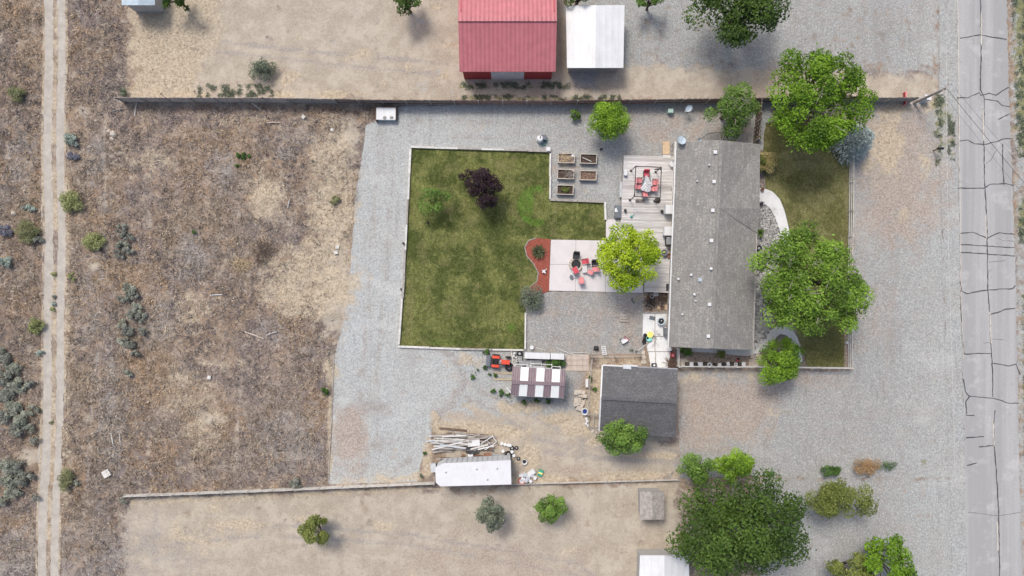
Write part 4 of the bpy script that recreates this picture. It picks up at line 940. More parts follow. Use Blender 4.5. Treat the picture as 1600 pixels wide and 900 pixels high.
# yucca in the mulch: long radiating blades
def yucca(px, py, r, lab):
    x, y, _ = P(px, py, .4); b = thing('yucca', lab, 'plant', (x, y, .05)); rg = np.random.default_rng(9); n = 170
    a = rg.uniform(0, 6.28, n); p = rg.uniform(.1, 1.35, n); L_ = rg.uniform(.6, 1, n) * r
    d = np.stack([np.cos(a) * np.cos(p), np.sin(a) * np.cos(p), np.sin(p)], 1); s = np.stack([-np.sin(a), np.cos(a), a * 0], 1)
    C = rg.normal(0, .08, (n, 3)); C[:, 2] = .05
    V_ = np.stack([C - s * .03, C + d * L_[:, None] * .5 - s * .05 + [0, 0, .05], C + d * L_[:, None], C + d * L_[:, None] * .5 + s * .05 + [0, 0, .05]], 1).reshape(-1, 3)
    np_obj('leaf_rosette', V_, np.arange(4 * n).reshape(-1, 4), F['yucca'], {'tint': np.repeat(np.repeat(rg.random(n)[:, None], 3, 1), 4, 0)}, b)
    m = MB()
    for k in range(9):
        q = k * .7; m.tube((0, 0, .3), (math.cos(q) * .5, math.sin(q) * .5, .75), .025, .015, 4)
    m.build('pale_stalk', M['bare_twig'], b)
yucca(841, 393, .95, 'spiky green yucca with pale stalks in red mulch')
# uprooted brush and pale tumbleweed in the field
def twigpile(name, lab, cat, px, py, rx, ry, n_, mat, seed, r=.02, h=.5):
    x, y, _ = P(px, py); b = thing(name, lab, cat, (x, y, 0)); rg = random.Random(seed); m = MB()
    for k in range(n_):
        a = rg.uniform(0, 6.28); q = math.sqrt(rg.random()); p = Vector((math.cos(a) * q * rx * MPP * .6, math.sin(a) * q * ry * MPP * .6, rg.uniform(.02, h)))
        e = p + Vector((rg.uniform(-1, 1), rg.uniform(-1, 1), rg.uniform(-.3, .3))).normalized() * rg.uniform(.4, .9)
        e.z = max(.02, e.z); mid = p.lerp(e, .5) + Vector((rg.uniform(-.12, .12), rg.uniform(-.12, .12), .06))
        m.tube(p, mid, r, r * .8, 4); m.tube(mid, e, r * .8, r * .4, 4)
    m.build('twigs', mat, b, kind='stuff'); return b
twigpile('brush_pile', 'heap of uprooted dark branches in the field', 'brush pile', 412, 396, 20, 30, 170, M['bark'], 5)
twigpile('brush_pile', 'pale tumbleweed beside the dark branch heap', 'brush pile', 380, 414, 24, 15, 170, M['straw_bundle'], 6, .016)

# ------------------------------------------------------------------ fences and timber edging
def lerp2(a, b, t): return (a[0] + (b[0] - a[0]) * t, a[1] + (b[1] - a[1]) * t)
def board_fence(pts, h, label, mats, sec=2.4, pitch=.21, seed=1, gap_sections=(), name='board_fence', both=True):
    """posts, rails and vertical boards; each section's boards are one part"""
    w = [Vector(G(*p)) for p in pts]
    root = thing(name, label, 'fence', w[0]); o0 = w[0]; rg = random.Random(seed)
    for a, b in zip(w[:-1], w[1:]):
        L = (b - a).length; n = max(1, round(L / sec)); d = (b - a).normalized(); s = Vector((-d.y, d.x, 0)); ang = math.atan2(d.y, d.x)
        for k in range(n + 1):
            p = a + d * (L * k / n) - o0
            MB().box(p + Vector((0, 0, h * .48)) , (.1, .1, h * .96 + .2), ang).build('post', M['timber_grey'], root)
        for k in range(n):
            if k in gap_sections: continue
            q0 = L * k / n; q1 = L * (k + 1) / n; mat = mats(k / n) if callable(mats) else mats
            m = MB(); u = q0 + .02; i = 0
            while u < q1 - pitch * .5:
                hh = h * rg.uniform(.94, 1.02); off = (-.03 if (i % 2 and both) else .03)
                c = a + d * (u + pitch / 2) - o0 + s * off
                m.box(c + Vector((0, 0, hh / 2)), (pitch * .95, .022, hh), ang, rg.uniform(-.012, .018), rg.uniform(-.006, .006)); u += pitch; i += 1
            m.build('board_panel', M[mat], root, kind='stuff')
            m = MB()
            for z in (.25, h * .55, h - .2):
                c = a + d * ((q0 + q1) / 2) - o0; m.box(c + Vector((0, 0, z)), (q1 - q0, .04, .09), ang)
            m.build('rail', M['timber_grey'], root)
    return root
def nf(t): return 'timber_pale' if t < .19 else ('timber_grey' if t < .3 else ('timber_brown' if (t < .47 or t > .56) else 'timber_red'))
board_fence([(195, 160), (420, 160.5), (600, 164), (860, 165), (1182, 161), (1420, 160)], 1.75, 'long weathered board fence along the northern boundary', lambda t: 'timber_brown', seed=2, both=False, pitch=.17)
# recolour by run, as the boards have aged differently
fx0 = [o for o in bpy.data.objects if o.name.startswith('board_panel')]
for o in fx0:
    wv = o.data.vertices[0].co.x + G(195, 160)[0]; px = wv / MPP + 800
    o.data.materials[0] = M['timber_pale'] if px < 430 else (M['timber_grey'] if px < 520 else (M['timber_brown'] if px < 700 else (M['timber_red'] if px < 1000 else (M['timber_brown'] if px < 1200 else M['timber_grey']))))
board_fence([(198, 773), (430, 764), (680, 753)], .95, 'low bleached board fence on the southern field boundary', 'timber_white', seed=3, pitch=.2, both=False)
board_fence([(800, 756), (1060, 749)], .45, 'low grey board fence behind the straw yard', 'timber_white', seed=4, pitch=.2, both=False)
board_fence([(1177, 222), (1180, 192), (1182, 162)], 1.7, 'short brown side fence from house corner to boundary', 'timber_brown', seed=5, sec=1.6)
def rail_fence(name, pts, h, label, rails, mat, sec=2.4, cat='fence', tr=.09):
    w = [Vector(G(*p)) for p in pts]; root = thing(name, label, cat, w[0]); o0 = w[0]
    for ai, (a, b) in enumerate(zip(w[:-1], w[1:])):
        L = (b - a).length; n = max(1, round(L / sec)); d = (b - a).normalized(); ang = math.atan2(d.y, d.x)
        for k in range(n + (1 if ai == len(w) - 2 else 0)):
            p = a + d * (L * k / n) - o0; MB().box(p + Vector((0, 0, h / 2 + .03)), (.11, .11, h + .1), ang).build('post', M[mat], root)
        for k in range(n):
            for z in rails:
                c = a + d * (L * (k + .5) / n) - o0; MB().box(c + Vector((0, 0, z)), (L / n - .11, .05, tr), ang).build('rail', M[mat], root)
    return root
rail_fence('rail_fence', [(1326, 243), (1325, 330), (1323, 450), (1324, 574), (1190, 572), (1060, 571)], 1.1, 'white three-rail fence enclosing the front yard', (.28, .66, 1.04), 'timber_white', tr=.13)
rail_fence('rail_fence', [(1057, 544), (1057, 571)], 1.2, 'short white fence between house end and garage', (.3, .7, 1.1), 'timber_white', 1.7)
rail_fence('run_fence', [(924, 556), (920, 600), (917, 645)], 1.1, 'thin grey fence beside the straw run', (.5, 1.0), 'timber_grey', 2.2, tr=.06)
rail_fence('run_fence', [(922, 556), (960, 556), (1000, 555)], 1.0, 'thin grey fence south of the gravel court', (.5, .95), 'timber_grey', 2.2, tr=.06)
rail_fence('run_fence', [(918, 645), (938, 646)], 1.0, 'cross rail closing the straw run', (.5, .95), 'timber_grey', 1.3, tr=.06)
def edging(name, label, pts, hs, mat='timber_white', wd=.2):
    w = [Vector(G(*p)) for p in pts]; root = thing(name, label, 'edging', w[0]); o0 = w[0]; rg = random.Random(len(pts))
    for a, b in zip(w[:-1], w[1:]):
        L = (b - a).length; n = max(1, round(L / 2.6)); d = (b - a).normalized(); ang = math.atan2(d.y, d.x)
        for k in range(n):
            c = a + d * (L * (k + .5) / n) - o0; hh = hs * rg.uniform(.85, 1.12)
            MB().box(c + Vector((rg.uniform(-.02, .02), rg.uniform(-.02, .02), hh / 2)), (L / n - .03, wd * rg.uniform(.75, 1.1), hh), ang + rg.uniform(-.012, .012)).build('timber', M[mat if rg.random() < .8 else 'timber_grey'], root)
    return root
edging('lawn_edging', 'white painted timbers bordering the back lawn', [(643, 230), (752, 234), (860, 237)], .32)
edging('lawn_edging', 'white painted timbers between back lawn and gravel drive', [(642, 233), (632, 430), (624, 538)], .32)
edging('lawn_edging', 'worn white timbers along the tractor side of lawn', [(623, 541), (720, 545), (818, 547)], .26)
edging('lawn_edging', 'white timbers around the raised bed court', [(860, 240), (859, 312), (945, 316), (946, 344)], .3)
edging('lawn_edging', 'short grey white timbers between lawn and gravel court', [(821, 488), (820, 545)], .3)
edging('field_kerb', 'thin weathered kerb between field and gravel', [(522, 558), (518, 660), (513, 756)], .1, 'timber_grey', .1)

# ------------------------------------------------------------------ deck, patio, pads and paths: piece by piece
DZ = .5
deck = thing('deck', 'weathered grey plank deck along the back of house', 'deck', G(1012, 350), 0)
do = Vector(deck.location)
def deck_x(py):  # left and right ends of the plank at that row
    l = 975 + (972 - 975) * (py - 243) / 87 if py < 332 else (972 - (py - 332) * .02 if py < 375 else 1000)
    if py < 375: left = 975 - (py - 243) * .05
    else: left = 1008 - (py - 375) * .02
    return left, 1055 - (py - 243) * .04
npl = 92
for i in range(npl):
    py = 243.6 + 213.4 * i / npl; a, b = deck_x(py); p0 = Vector(P(a, py, DZ)); p1 = Vector(P(b, py + 2, DZ))
    c = (p0 + p1) / 2 - do; MB().box(c + Vector((0, 0, -.02 + .004 * (i % 3))), ((p1 - p0).length, 213.4 / npl * MPP * .9, .035), math.atan2(p1.y - p0.y, p1.x - p0.x)).build('plank', M['deck'], deck)
m = MB()
for fr in (.08, .5, .92):
    for i in range(0, npl, 12):
        py = 245 + 211 * i / npl; a, b = deck_x(py); p = Vector(P(a + (b - a) * fr, py, DZ)) - do; m.box(p + Vector((0, 0, -.3)), (.1, .1, .46))
m.build('joist_posts', M['timber_grey'], deck)
m = MB(); p0 = Vector(P(974.2, 243, DZ)) - do; p1 = Vector(P(970.5, 332, DZ)) - do; m.box((p0 + p1) / 2 + Vector((0, 0, -.2)), ((p1 - p0).length, .03, .4), math.atan2(p1.y - p0.y, p1.x - p0.x)); m.build('skirt', M['timber_grey'], deck)
rl = MB(); a = Vector(P(1054.5, 222, 1.2)) - do; b = Vector(P(1049, 330, 1.2)) - do
rl.tube(a, b, .05, .05, 6)
for t_ in (0, .33, .66, 1): q = a.lerp(b, t_); rl.tube(q, (q.x, q.y, 0), .04, .04, 6)
rl.build('handrail', M['timber_white'], deck)

def slabs(name, label, cat, quads, z, mat, thick=.1, kind='structure'):
    root = thing(name, label, cat, G(*quads[0][0])); root['kind'] = kind; o = root.location
    for q in quads:
        pts = [P(x, y, z) for x, y in q]; MB().prism([(p[0] - o.x, p[1] - o.y) for p in pts], z - thick, z).build('slab', M[mat], root)
    return root
j = .22
slabs('patio', 'pale pinkish concrete patio with control joints', 'patio', [
    [(861, 374.5), (900 - j, 375), (899 - j, 413 - j), (859.5, 413 - j)], [(900 + j, 375), (946, 376), (946, 413 - j), (899 + j, 413 - j)], [(946 + j * 2, 376), (1006, 377), (1006, 414), (946 + j * 2, 413)],
    [(859.5, 413 + j), (899 - j, 413 + j), (899 - j, 455), (858, 454)], [(899 + j, 413 + j), (946, 414), (946, 456), (899 + j, 455)], [(946 + 2 * j, 414), (1006, 415), (1005, 457.5), (946 + 2 * j, 456)],
    [(947, 343), (971, 343), (971, 374), (947, 375)]], .09, 'concrete')
slabs('service_pad', 'stained white concrete pad between house and garage', 'pad', [
    [(1005, 490), (1023, 490), (1023, 525), (1004, 525)], [(1024, 490), (1047, 490), (1046, 525), (1024, 525)], [(1009, 526), (1023, 526), (1023, 549), (1012, 549)], [(1024, 526), (1046, 526), (1046, 549), (1024, 549)],
    [(1013, 550), (1024, 550), (1024, 574), (1017, 574)], [(1025, 550), (1048, 550), (1043, 576), (1025, 575)]], .08, 'concrete_white')
slabs('paver_pad', 'square sandstone paver pad beside the locker', 'pad', [[(883 + 9.3 * a + .2, 554 + 8.6 * b), (892 + 9.3 * a, 554 + 8.6 * b), (892 + 9.3 * a, 562.2 + 8.6 * b), (883 + 9.3 * a + .2, 562.2 + 8.6 * b)] for a in range(4) for b in range(3)], .05, 'paver', .06)
def curve_path(name, label, centre, widths, z, mat, nseg):
    pts = resample(centre, 2, 0, 1, False) + [centre[-1]]; n = len(pts); L = []; Rr = []
    for i, p in enumerate(pts):
        a = pts[max(0, i - 2)]; b = pts[min(n - 1, i + 2)]; dx, dy = b[0] - a[0], b[1] - a[1]; k = math.hypot(dx, dy); wv = np.interp(i / (n - 1), np.linspace(0, 1, len(widths)), widths)
        L.append((p[0] - dy / k * wv / 2, p[1] + dx / k * wv / 2)); Rr.append((p[0] + dy / k * wv / 2, p[1] - dx / k * wv / 2))
    root = thing(name, label, 'path', G(*centre[0])); root['kind'] = 'structure'; o = root.location
    for s in range(nseg):
        i0 = int(s * (n - 1) / nseg); i1 = int((s + 1) * (n - 1) / nseg); q = L[i0:i1 + 1] + Rr[i0:i1 + 1][::-1]
        w = [P(x, y, z) for x, y in q]; cx = sum(p[0] for p in w) / len(w); cy = sum(p[1] for p in w) / len(w)
        MB().prism([((p[0] - cx) * .997 + cx - o.x, (p[1] - cy) * .997 + cy - o.y) for p in w], 0, z).build('slab', M[mat], root)
curve_path('front_path', 'bright white concrete walk curving from the front door', [(1176, 306), (1190, 306), (1201, 309), (1210, 317), (1217, 331), (1222, 346), (1227, 364), (1233, 385), (1240, 410), (1245, 435)], [24, 24, 20, 17, 14.5, 13.5, 13, 13, 14], .085, 'concrete_white', 9)
curve_path('side_path', 'grey concrete walk curving round the house end', [(1078, 545), (1110, 546), (1150, 549), (1170, 549), (1187, 544), (1200, 534), (1208, 522), (1218, 515), (1232, 518), (1241, 530), (1247, 550), (1249, 566)], [8, 9, 10, 11, 14, 14, 14, 13, 12, 11, 10], .08, 'concrete_grey', 12)

# ------------------------------------------------------------------ buildings
def V3(px, py, z): return Vector(P(px, py, z))
def slope(name, quad, mat, parent, o, th=.1):
    """a roof slope with thickness; quad of world points"""
    q = [Vector(p) - o for p in quad]; m = MB(); n = len(q)
    m.add([tuple(p) for p in q] + [(p.x, p.y, p.z - th) for p in q], [tuple(range(n)), tuple(range(2 * n - 1, n - 1, -1))] + [(i, n + i, n + (i + 1) % n, (i + 1) % n) for i in range(n)])
    return m.build(name, mat, parent)
def gable_building(name, label, cat, TL, TR, BR, BL, R0, R1, ze, zr, roofmat, wallmat, ridge_along, inset=.45, roofname='roof', group=None):
    c = (V3(*TL, ze) + V3(*TR, ze) + V3(*BR, ze) + V3(*BL, ze)) / 4; o = Vector((c.x, c.y, 0))
    b = thing(name, label, cat, o, 0, group)
    tl, tr, br, bl = V3(*TL, ze), V3(*TR, ze), V3(*BR, ze), V3(*BL, ze); r0, r1 = V3(*R0, zr), V3(*R1, zr)
    if ridge_along == 'y': A, Bq = [tl, bl, r1, r0], [tr, r0, r1, br]
    else: A, Bq = [tl, r0, r1, tr], [bl, br, r1, r0]
    s1 = slope(roofname, A, roofmat, b, o); s2 = slope(roofname, Bq, roofmat, b, o)
    cs = [Vector((c.x, c.y, 0)) + (Vector((p.x, p.y, 0)) - Vector((c.x, c.y, 0))) * (1 - inset / (Vector((p.x, p.y, 0)) - Vector((c.x, c.y, 0))).length * 1.4) for p in (tl, tr, br, bl)]
    MB().prism([(p.x - o.x, p.y - o.y) for p in cs], 0, ze - .12).build('wall', wallmat, b)
    # gable ends up to the roof
    ends = ((0, 1, r0), (3, 2, r1)) if ridge_along == 'y' else ((0, 3, r0), (1, 2, r1))
    for i, k, rr in ends:
        p, q = cs[i] - o, cs[k] - o; mid = (p + q) / 2; top = zr - .16
        d = (mid.normalized()) * .06
        MB().add([(p.x, p.y, ze - .125), (q.x, q.y, ze - .125), (mid.x, mid.y, top), (p.x - d.x, p.y - d.y, ze - .125), (q.x - d.x, q.y - d.y, ze - .125), (mid.x - d.x, mid.y - d.y, top)], [(0, 1, 2), (5, 4, 3), (0, 3, 4, 1), (1, 4, 5, 2), (2, 5, 3, 0)]).build('gable_wall', wallmat, b)
    return b, o, (tl, tr, br, bl, r0, r1), cs
def bar(name, a, b, w, h, mat, parent, o):
    a, b = Vector(a) - o, Vector(b) - o; d = b - a; m = MB(); ang = math.atan2(d.y, d.x); pitch = math.atan2(d.z, math.hypot(d.x, d.y))
    m.box((a + b) / 2, (d.length, w, h), ang, 0, -pitch); return m.build(name, mat, parent)
def wall_opening(kind, parent, o, p, q, t, w, z0, z1, mat):
    p, q = p - o, q - o; d = (q - p).normalized(); c = p + (q - p) * t; n = Vector((d.y, -d.x, 0))
    if n.dot(c) < 0: n = -n
    ang = math.atan2(d.y, d.x)
    f = MB().box((c.x + n.x * .02, c.y + n.y * .02, (z0 + z1) / 2), (w + .16, .05, z1 - z0 + .16), ang).build(kind, M['white'], parent)
    MB().box((c.x + n.x * .045, c.y + n.y * .045, (z0 + z1) / 2), (w, .03, z1 - z0), ang).build('pane' if kind == 'window' else 'panel', mat, f)

# the house
house, ho, (tl, tr, br, bl, r0, r1), hc = gable_building('house', 'long single-storey house with grey shingle roof and white vents', 'house', (1057, 222), (1186, 226), (1176, 546), (1045, 541), (1127, 220), (1112, 544), 2.7, 4.2, M['shingle_house'], M['wall_beige'], 'y', .5)
def hroof(px, py):   # height of the main roof under a point seen at px,py
    for it in range(4):
        z = 3.5 if it == 0 else z
        x, y, _ = P(px, py, z); t = (y - r0.y) / (r1.y - r0.y); xr = r0.x + (r1.x - r0.x) * t; xl = tl.x + (bl.x - tl.x) * t; xrr = tr.x + (br.x - tr.x) * t
        z = 2.7 + 1.5 * (max(0, (x - xl) / (xr - xl)) if x < xr else max(0, (xrr - x) / (xrr - xr)))
    return x, y, z
# cross gable over the front door
A_ = V3(1124, 325, 4.17); B_ = V3(1187, 326, 3.3); C_ = V3(1183.5, 365, 2.74); D_ = V3(1187.5, 226, 2.76)
slope('porch_roof', [A_, C_, B_], M['shingle_house'], house, ho, .06); slope('porch_roof', [A_, B_, D_], M['shingle_house'], house, ho, .06)
MB().add([tuple(B_ - ho - Vector((.2, 0, .12))), tuple(C_ - ho - Vector((.2, 0, .1))), tuple(D_ - ho - Vector((.2, 0, .1)))], [(0, 1, 2)]).build('porch_gable', M['wall_beige'], house)
# ridge caps: a row of overlapping shingles along the ridge
nrc = 60
for i in range(nrc):
    p = r0.lerp(r1, (i + .5) / nrc) - ho; m = MB(); a_ = math.atan2(r1.y - r0.y, r1.x - r0.x)
    m.box((p.x, p.y, p.z + .012 + .006 * (i % 2)), ((r1 - r0).length / nrc * 1.04, .3, .05), a_, 0, .03); m.build('ridge_cap', M['shingle_house'], house)
bar('gutter', tl + Vector((-.05, 0, -.05)), bl + Vector((-.05, 0, -.05)), .12, .1, M['white'], house, ho)
bar('gutter', tr + Vector((.05, 0, -.05)), br + Vector((.05, 0, -.05)), .12, .1, M['timber_grey'], house, ho)
for a, b in ((tl, r0), (r0, tr), (bl, r1), (r1, br)): bar('fascia', a + Vector((0, .03 if a.y > 0 else -.03, -.12)), b + Vector((0, .03 if a.y > 0 else -.03, -.12)), .04, .16, M['timber_grey'], house, ho)
for i, (x, y, s) in enumerate([(1117, 238, .32), (1107, 258.5, .18), (1115, 284, .32), (1088, 283.5, .16), (1113, 329, .32), (1111, 376, .32), (1110, 420, .3), (1079, 429.5, .28), (1059, 436, .26), (1093, 437, .34), (1084, 460, .26), (1086, 470, .16), (1108, 475.5, .32), (1065, 491, .2), (1106, 525, .32)]):
    q = hroof(x, y); c = Vector(q) - ho; m = MB(); big = s > .3; s *= .84
    if big: m.box((c.x, c.y, c.z + .07), (s, s, .14), .03); m.box((c.x, c.y, c.z + .16), (s * 1.15, s * 1.15, .05), .03)
    else: m.lathe([(s * .35, -.05), (s * .35, .22), (s * .55, .23), (s * .5, .3), (.02, .33)], (c.x, c.y, c.z), 10)
    m.build('roof_vent', M['white_clean'] if i != 9 else M['dish'], house)
for t_ in (.12, .3, .62, .85): wall_opening('window', house, ho, hc[0], hc[3], t_, 1.3, .95, 2.1, M['glass'])
wall_opening('door', house, ho, hc[0], hc[3], .46, 1.7, .55, 2.45, M['glass'])
for t_ in (.12, .5, .7, .88): wall_opening('window', house, ho, hc[1], hc[2], t_, 1.4, .95, 2.1, M['glass'])
wall_opening('door', house, ho, hc[1], hc[2], .28, .95, .1, 2.15, M['timber_brown'])

# the garage
gar, go, (gtl, gtr, gbr, gbl, gr0, gr1), gc = gable_building('garage', 'garage with dark slate shingle roof and white fascia', 'garage', (942, 571.5), (1059, 577.5), (1056, 684), (937, 673), (939.5, 622), (1057.5, 628.5), 2.7, 3.9, M['shingle_garage'], M['white'], 'x', .3)
bar('fascia', gtl + Vector((-.05, 0, -.08)), gr0 + Vector((-.05, 0, -.08)), .12, .2, M['white'], gar, go); bar('fascia', gr0 + Vector((-.05, 0, -.08)), gbl + Vector((-.05, 0, -.08)), .12, .2, M['white'], gar, go)
bar('gutter', gtl + Vector((0, .06, -.05)), gtl.lerp(gtr, .33) + Vector((0, .06, -.05)), .12, .1, M['white'], gar, go)
bar('gutter', gtl.lerp(gtr, .33) + Vector((0, .06, -.05)), gtr + Vector((0, .06, -.05)), .1, .08, M['grey_metal'], gar, go)
ng = 40
for i in range(ng):
    p = gr0.lerp(gr1, (i + .5) / ng) - go; MB().box((p.x, p.y, p.z + .012 + .006 * (i % 2)), ((gr1 - gr0).length / ng * 1.04, .28, .05), math.atan2(gr1.y - gr0.y, gr1.x - gr0.x), 0, .03).build('ridge_cap', M['shingle_garage'], gar)
sk = Vector(P(980, 573.5, 2.85)) - go; MB().box((sk.x, sk.y, 2.83), (.75, .42, .1), -.05, -.25).box((sk.x, sk.y, 2.89), (.62, .3, .05), -.05, -.25).build('skylight', M['light_grey'], gar)
MB().box((Vector(P(985, 571.2, 2.75)) - go)[:2] + (2.76,), (1.35, .14, .09), -.05).build('eave_board', M['white_clean'], gar)
wall_opening('window', gar, go, gc[0], gc[3], .3, .9, 1.1, 2.0, M['glass']); wall_opening('door', gar, go, gc[1], gc[2], .3, 2.4, .02, 2.2, M['white']); wall_opening('door', gar, go, gc[1], gc[2], .72, 2.4, .02, 2.2, M['white'])

# the striped shed: every roof sheet is a part
shed_c = (V3(800, 571, 2.3) + V3(881, 622, 2.3)) / 2; so = Vector((shed_c.x, shed_c.y, 0))
shed = thing('shed', 'open shed roofed in mauve metal sheets and white skylight strips', 'shed', so)
def shed_pt(u, v):   # u 0..1 left to right, v 0 north eave, .5 ridge, 1 south eave
    a = V3(801, 572.5, 2.3).lerp(V3(884, 578, 2.3), u); r_ = V3(799.5, 597, 2.62).lerp(V3(882.5, 600.5, 2.62), u); b = V3(797.5, 618, 2.3).lerp(V3(881, 622, 2.3), u)
    return a.lerp(r_, v * 2) if v <= .5 else r_.lerp(b, v * 2 - 1)
cuts = [0, .155, .305, .455, .605, .75, .9, 1.0]
for side in (0, 1):
    for i in range(7):
        sky_ = i % 2 == 1; u0, u1 = cuts[i], cuts[i + 1]; lift = Vector((0, 0, .02 if sky_ else 0))
        if side == 0: q = [shed_pt(u0, 0) + lift, shed_pt(u0, .488) + lift, shed_pt(u1, .488) + lift, shed_pt(u1, 0) + lift]
        else: q = [shed_pt(u0, .512) + lift, shed_pt(u0, 1) + lift, shed_pt(u1, 1) + lift, shed_pt(u1, .512) + lift]
        slope('skylight_sheet' if sky_ else 'roof_sheet', q, M['roof_clear'] if sky_ else M['roof_mauve'], shed, so, .03)
bar('ridge_cap', shed_pt(0, .5) + Vector((0, 0, .03)), shed_pt(1, .5) + Vector((0, 0, .03)), .34, .04, M['roof_mauve'], shed, so)
for v in (0, 1): bar('eave_trim', shed_pt(0, v) + Vector((0, 0, -.05)), shed_pt(1, v) + Vector((0, 0, -.05)), .05, .08, M['grey_metal'], shed, so)
for u in (.03, .35, .66, .97):
    for v in (.06, .94):
        p = shed_pt(u, v) - so; MB().box((p.x, p.y, p.z / 2 - .03), (.1, .1, p.z - .06), .06).build('post', M['timber_grey'], shed)
p = [shed_pt(u, v) - so for u, v in ((.03, .9), (.97, .9))]; bar('back_wall', p[0] + so - Vector((0, 0, 1.3)), p[1] + so - Vector((0, 0, 1.3)), .04, 2.1, M['timber_grey'], shed, so)

# neighbours' buildings, north and south
barn, bo, bp, bc = gable_building('barn', 'red metal-roofed barn on the northern neighbour lot', 'barn', (717, -58), (869, -58), (868, 112), (718, 112), (716, 30), (870, 30), 3.2, 4.9, M['roof_red'], M['wall_red'], 'x', .25)
bar('ridge_cap', bp[4] + Vector((0, 0, .03)), bp[5] + Vector((0, 0, .03)), .4, .05, M['roof_red'], barn, bo)
wall_opening('door', barn, bo, bc[3], bc[2], .5, 3.0, .02, 2.6, M['white'])
cp, co, cq, cc = gable_building('carport', 'white metal-roofed carport beside the red barn', 'carport', (884, 8), (976, 8), (974, 106), (886, 106), (931, 8), (930, 106), 2.4, 2.9, M['white_roof'], M['grey_metal'], 'y', .3)
nh, no, nq, nc = gable_building('cottage', 'white-roofed building behind the large dark southern tree', 'house', (1000, 868), (1076, 868), (1080, 990), (996, 990), (1038, 868), (1038, 990), 2.7, 3.6, M['white_roof'], M['wall_grey'], 'y', .3)
sb, sbo, sbq, sbc = gable_building('garden_shed', 'small grey-roofed shed on the bare southern lot', 'shed', (1000, 768), (1038, 768), (1038, 812), (1000, 812), (1019, 768), (1019, 812), 2.0, 2.6, M['timber_grey'], M['wall_grey'], 'y', .2)
bl_, blo, blq, blc = gable_building('outbuilding', 'pale blue-grey roofed outbuilding on the northern straw lot', 'shed', (190, -40), (242, -40), (242, 8), (190, 8), (216, -40), (216, 8), 2.2, 2.8, M['dish'], M['wall_grey'], 'y', .2)

# ------------------------------------------------------------------ trailer, tractor, poles
def trailer():
    zt = 2.75; pts = [(692, 724), (798, 719), (799, 757), (688, 760), (681, 754), (680, 731)]
    c = V3(740, 741, zt); o = Vector((c.x, c.y, 0)); b = thing('box_trailer', 'white enclosed box trailer parked beside the scrap heap', 'trailer', o)
    w = [V3(x, y, zt) - o for x, y in pts]
    MB().prism([(p.x * .985, p.y * .97) for p in w], .55, zt - .06).build('body', M['light_grey'], b)
    MB().prism([(p.x, p.y) for p in w], zt - .058, zt).build('roof', M['white_clean'], b)
    for k in range(13):
        t_ = (k + .5) / 13; p = w[0].lerp(w[1], t_); MB().box((p.x * .985, p.y * .97 + .015, 1.6), (.06, .04, 2.0), -.04).build('side_rib', M['grey_metal'], b)
    for s in (-1, 1):
        for dx in (.2, 1.1):
            wx_ = 1.0 + dx; y = s * .98; wl_ = MB().torus((wx_, y, .34), .25, .1, 16, 7, 'y').build('wheel', M['rubber'], b); MB().tube((wx_, y - .06, .34), (wx_, y + .06, .34), .17, .17, 12).build('rim', M['grey_metal'], wl_)
    MB().box((0, 0, .48), (6.6, 1.7, .14)).tube((-3.5, .5, .48), (-4.2, 0, .48), .05).tube((-3.5, -.5, .48), (-4.2, 0, .48), .05).build('chassis', M['dark_metal'], b)
    for (x, y) in ((-2.6, .2), (.3, .5), (2.2, .55), (1.3, -.5)): MB().lathe([(.09, 0), (.09, .06), (.02, .08)], (x, y, zt), 10).build('roof_vent', M['grey_metal'], b)
trailer()
tx = V3(677, 731, .9); t_ = thing('tongue_box', 'grey metal tongue box at the front of white trailer', 'box', (tx.x, tx.y, 0), .05)
MB().box((0, 0, .62), (.46, .8, .5)).build('body', M['grey_metal'], t_); MB().box((0, 0, .895), (.5, .84, .045)).build('lid', M['light_grey'], t_); MB().box((0, 0, .19), (.4, .1, .38)).build('stand', M['dark_metal'], t_)

def tractor():
    x, y, _ = P(780, 565, .6); b = thing('tractor', 'small orange-red tractor with grey rear tiller', 'tractor', (x, y, 0), -.08)
    MB().box((.55, 0, .62), (.95, .42, .36)).box((.55, 0, .82), (.9, .34, .06)).build('hood', M['orange_paint'], b)
    MB().box((1.0, 0, .6), (.05, .38, .3)).build('grille', M['black'], b)
    MB().box((.1, 0, .42), (1.7, .3, .16)).build('chassis', M['dark_metal'], b)
    for s in (-1, 1):
        m = MB(); m.box((-.35, s * .43, .82), (.62, .26, .05)).box((-.02, s * .43, .7), (.05, .26, .22), 0, 0, .2).box((-.66, s * .43, .72), (.05, .26, .2), 0, 0, -.2); m.build('fender', M['orange_paint'], b)
        w = MB().torus((-.35, s * .52, .4), .28, .13, 18, 8, 'y').build('rear_wheel', M['rubber'], b); MB().tube((-.35, s * .52 - .07, .4), (-.35, s * .52 + .07, .4), .18, .18, 12).build('rim', M['orange_paint'], w)
        w = MB().torus((.85, s * .46, .27), .18, .09, 16, 7, 'y').build('front_wheel', M['rubber'], b); MB().tube((.85, s * .46 - .05, .27), (.85, s * .46 + .05, .27), .11, .11, 10).build('rim', M['orange_paint'], w)
    MB().box((-.38, 0, .72), (.36, .38, .1)).box((-.57, 0, .9), (.09, .38, .34), 0, 0, -.15).build('seat', M['black'], b)
    MB().torus((-.02, 0, 1.0), .16, .02, 16, 6).tube((.1, 0, .7), (-.02, 0, 1.0), .025).build('steering_wheel', M['black'], b)
    MB().box((.1, 0, .8), (.2, .34, .14)).build('dashboard', M['light_grey'], b)
    m = MB(); m.box((-1.05, 0, .45), (.42, 1.05, .35)).box((-1.05, 0, .645), (.3, .95, .05)); m.build('tiller', M['grey_plastic'], b)
    m = MB().tube((-.85, .2, .5), (-.55, .2, .45), .03).tube((-.85, -.2, .5), (-.55, -.2, .45), .03); m.build('hitch', M['dark_metal'], b)
tractor()
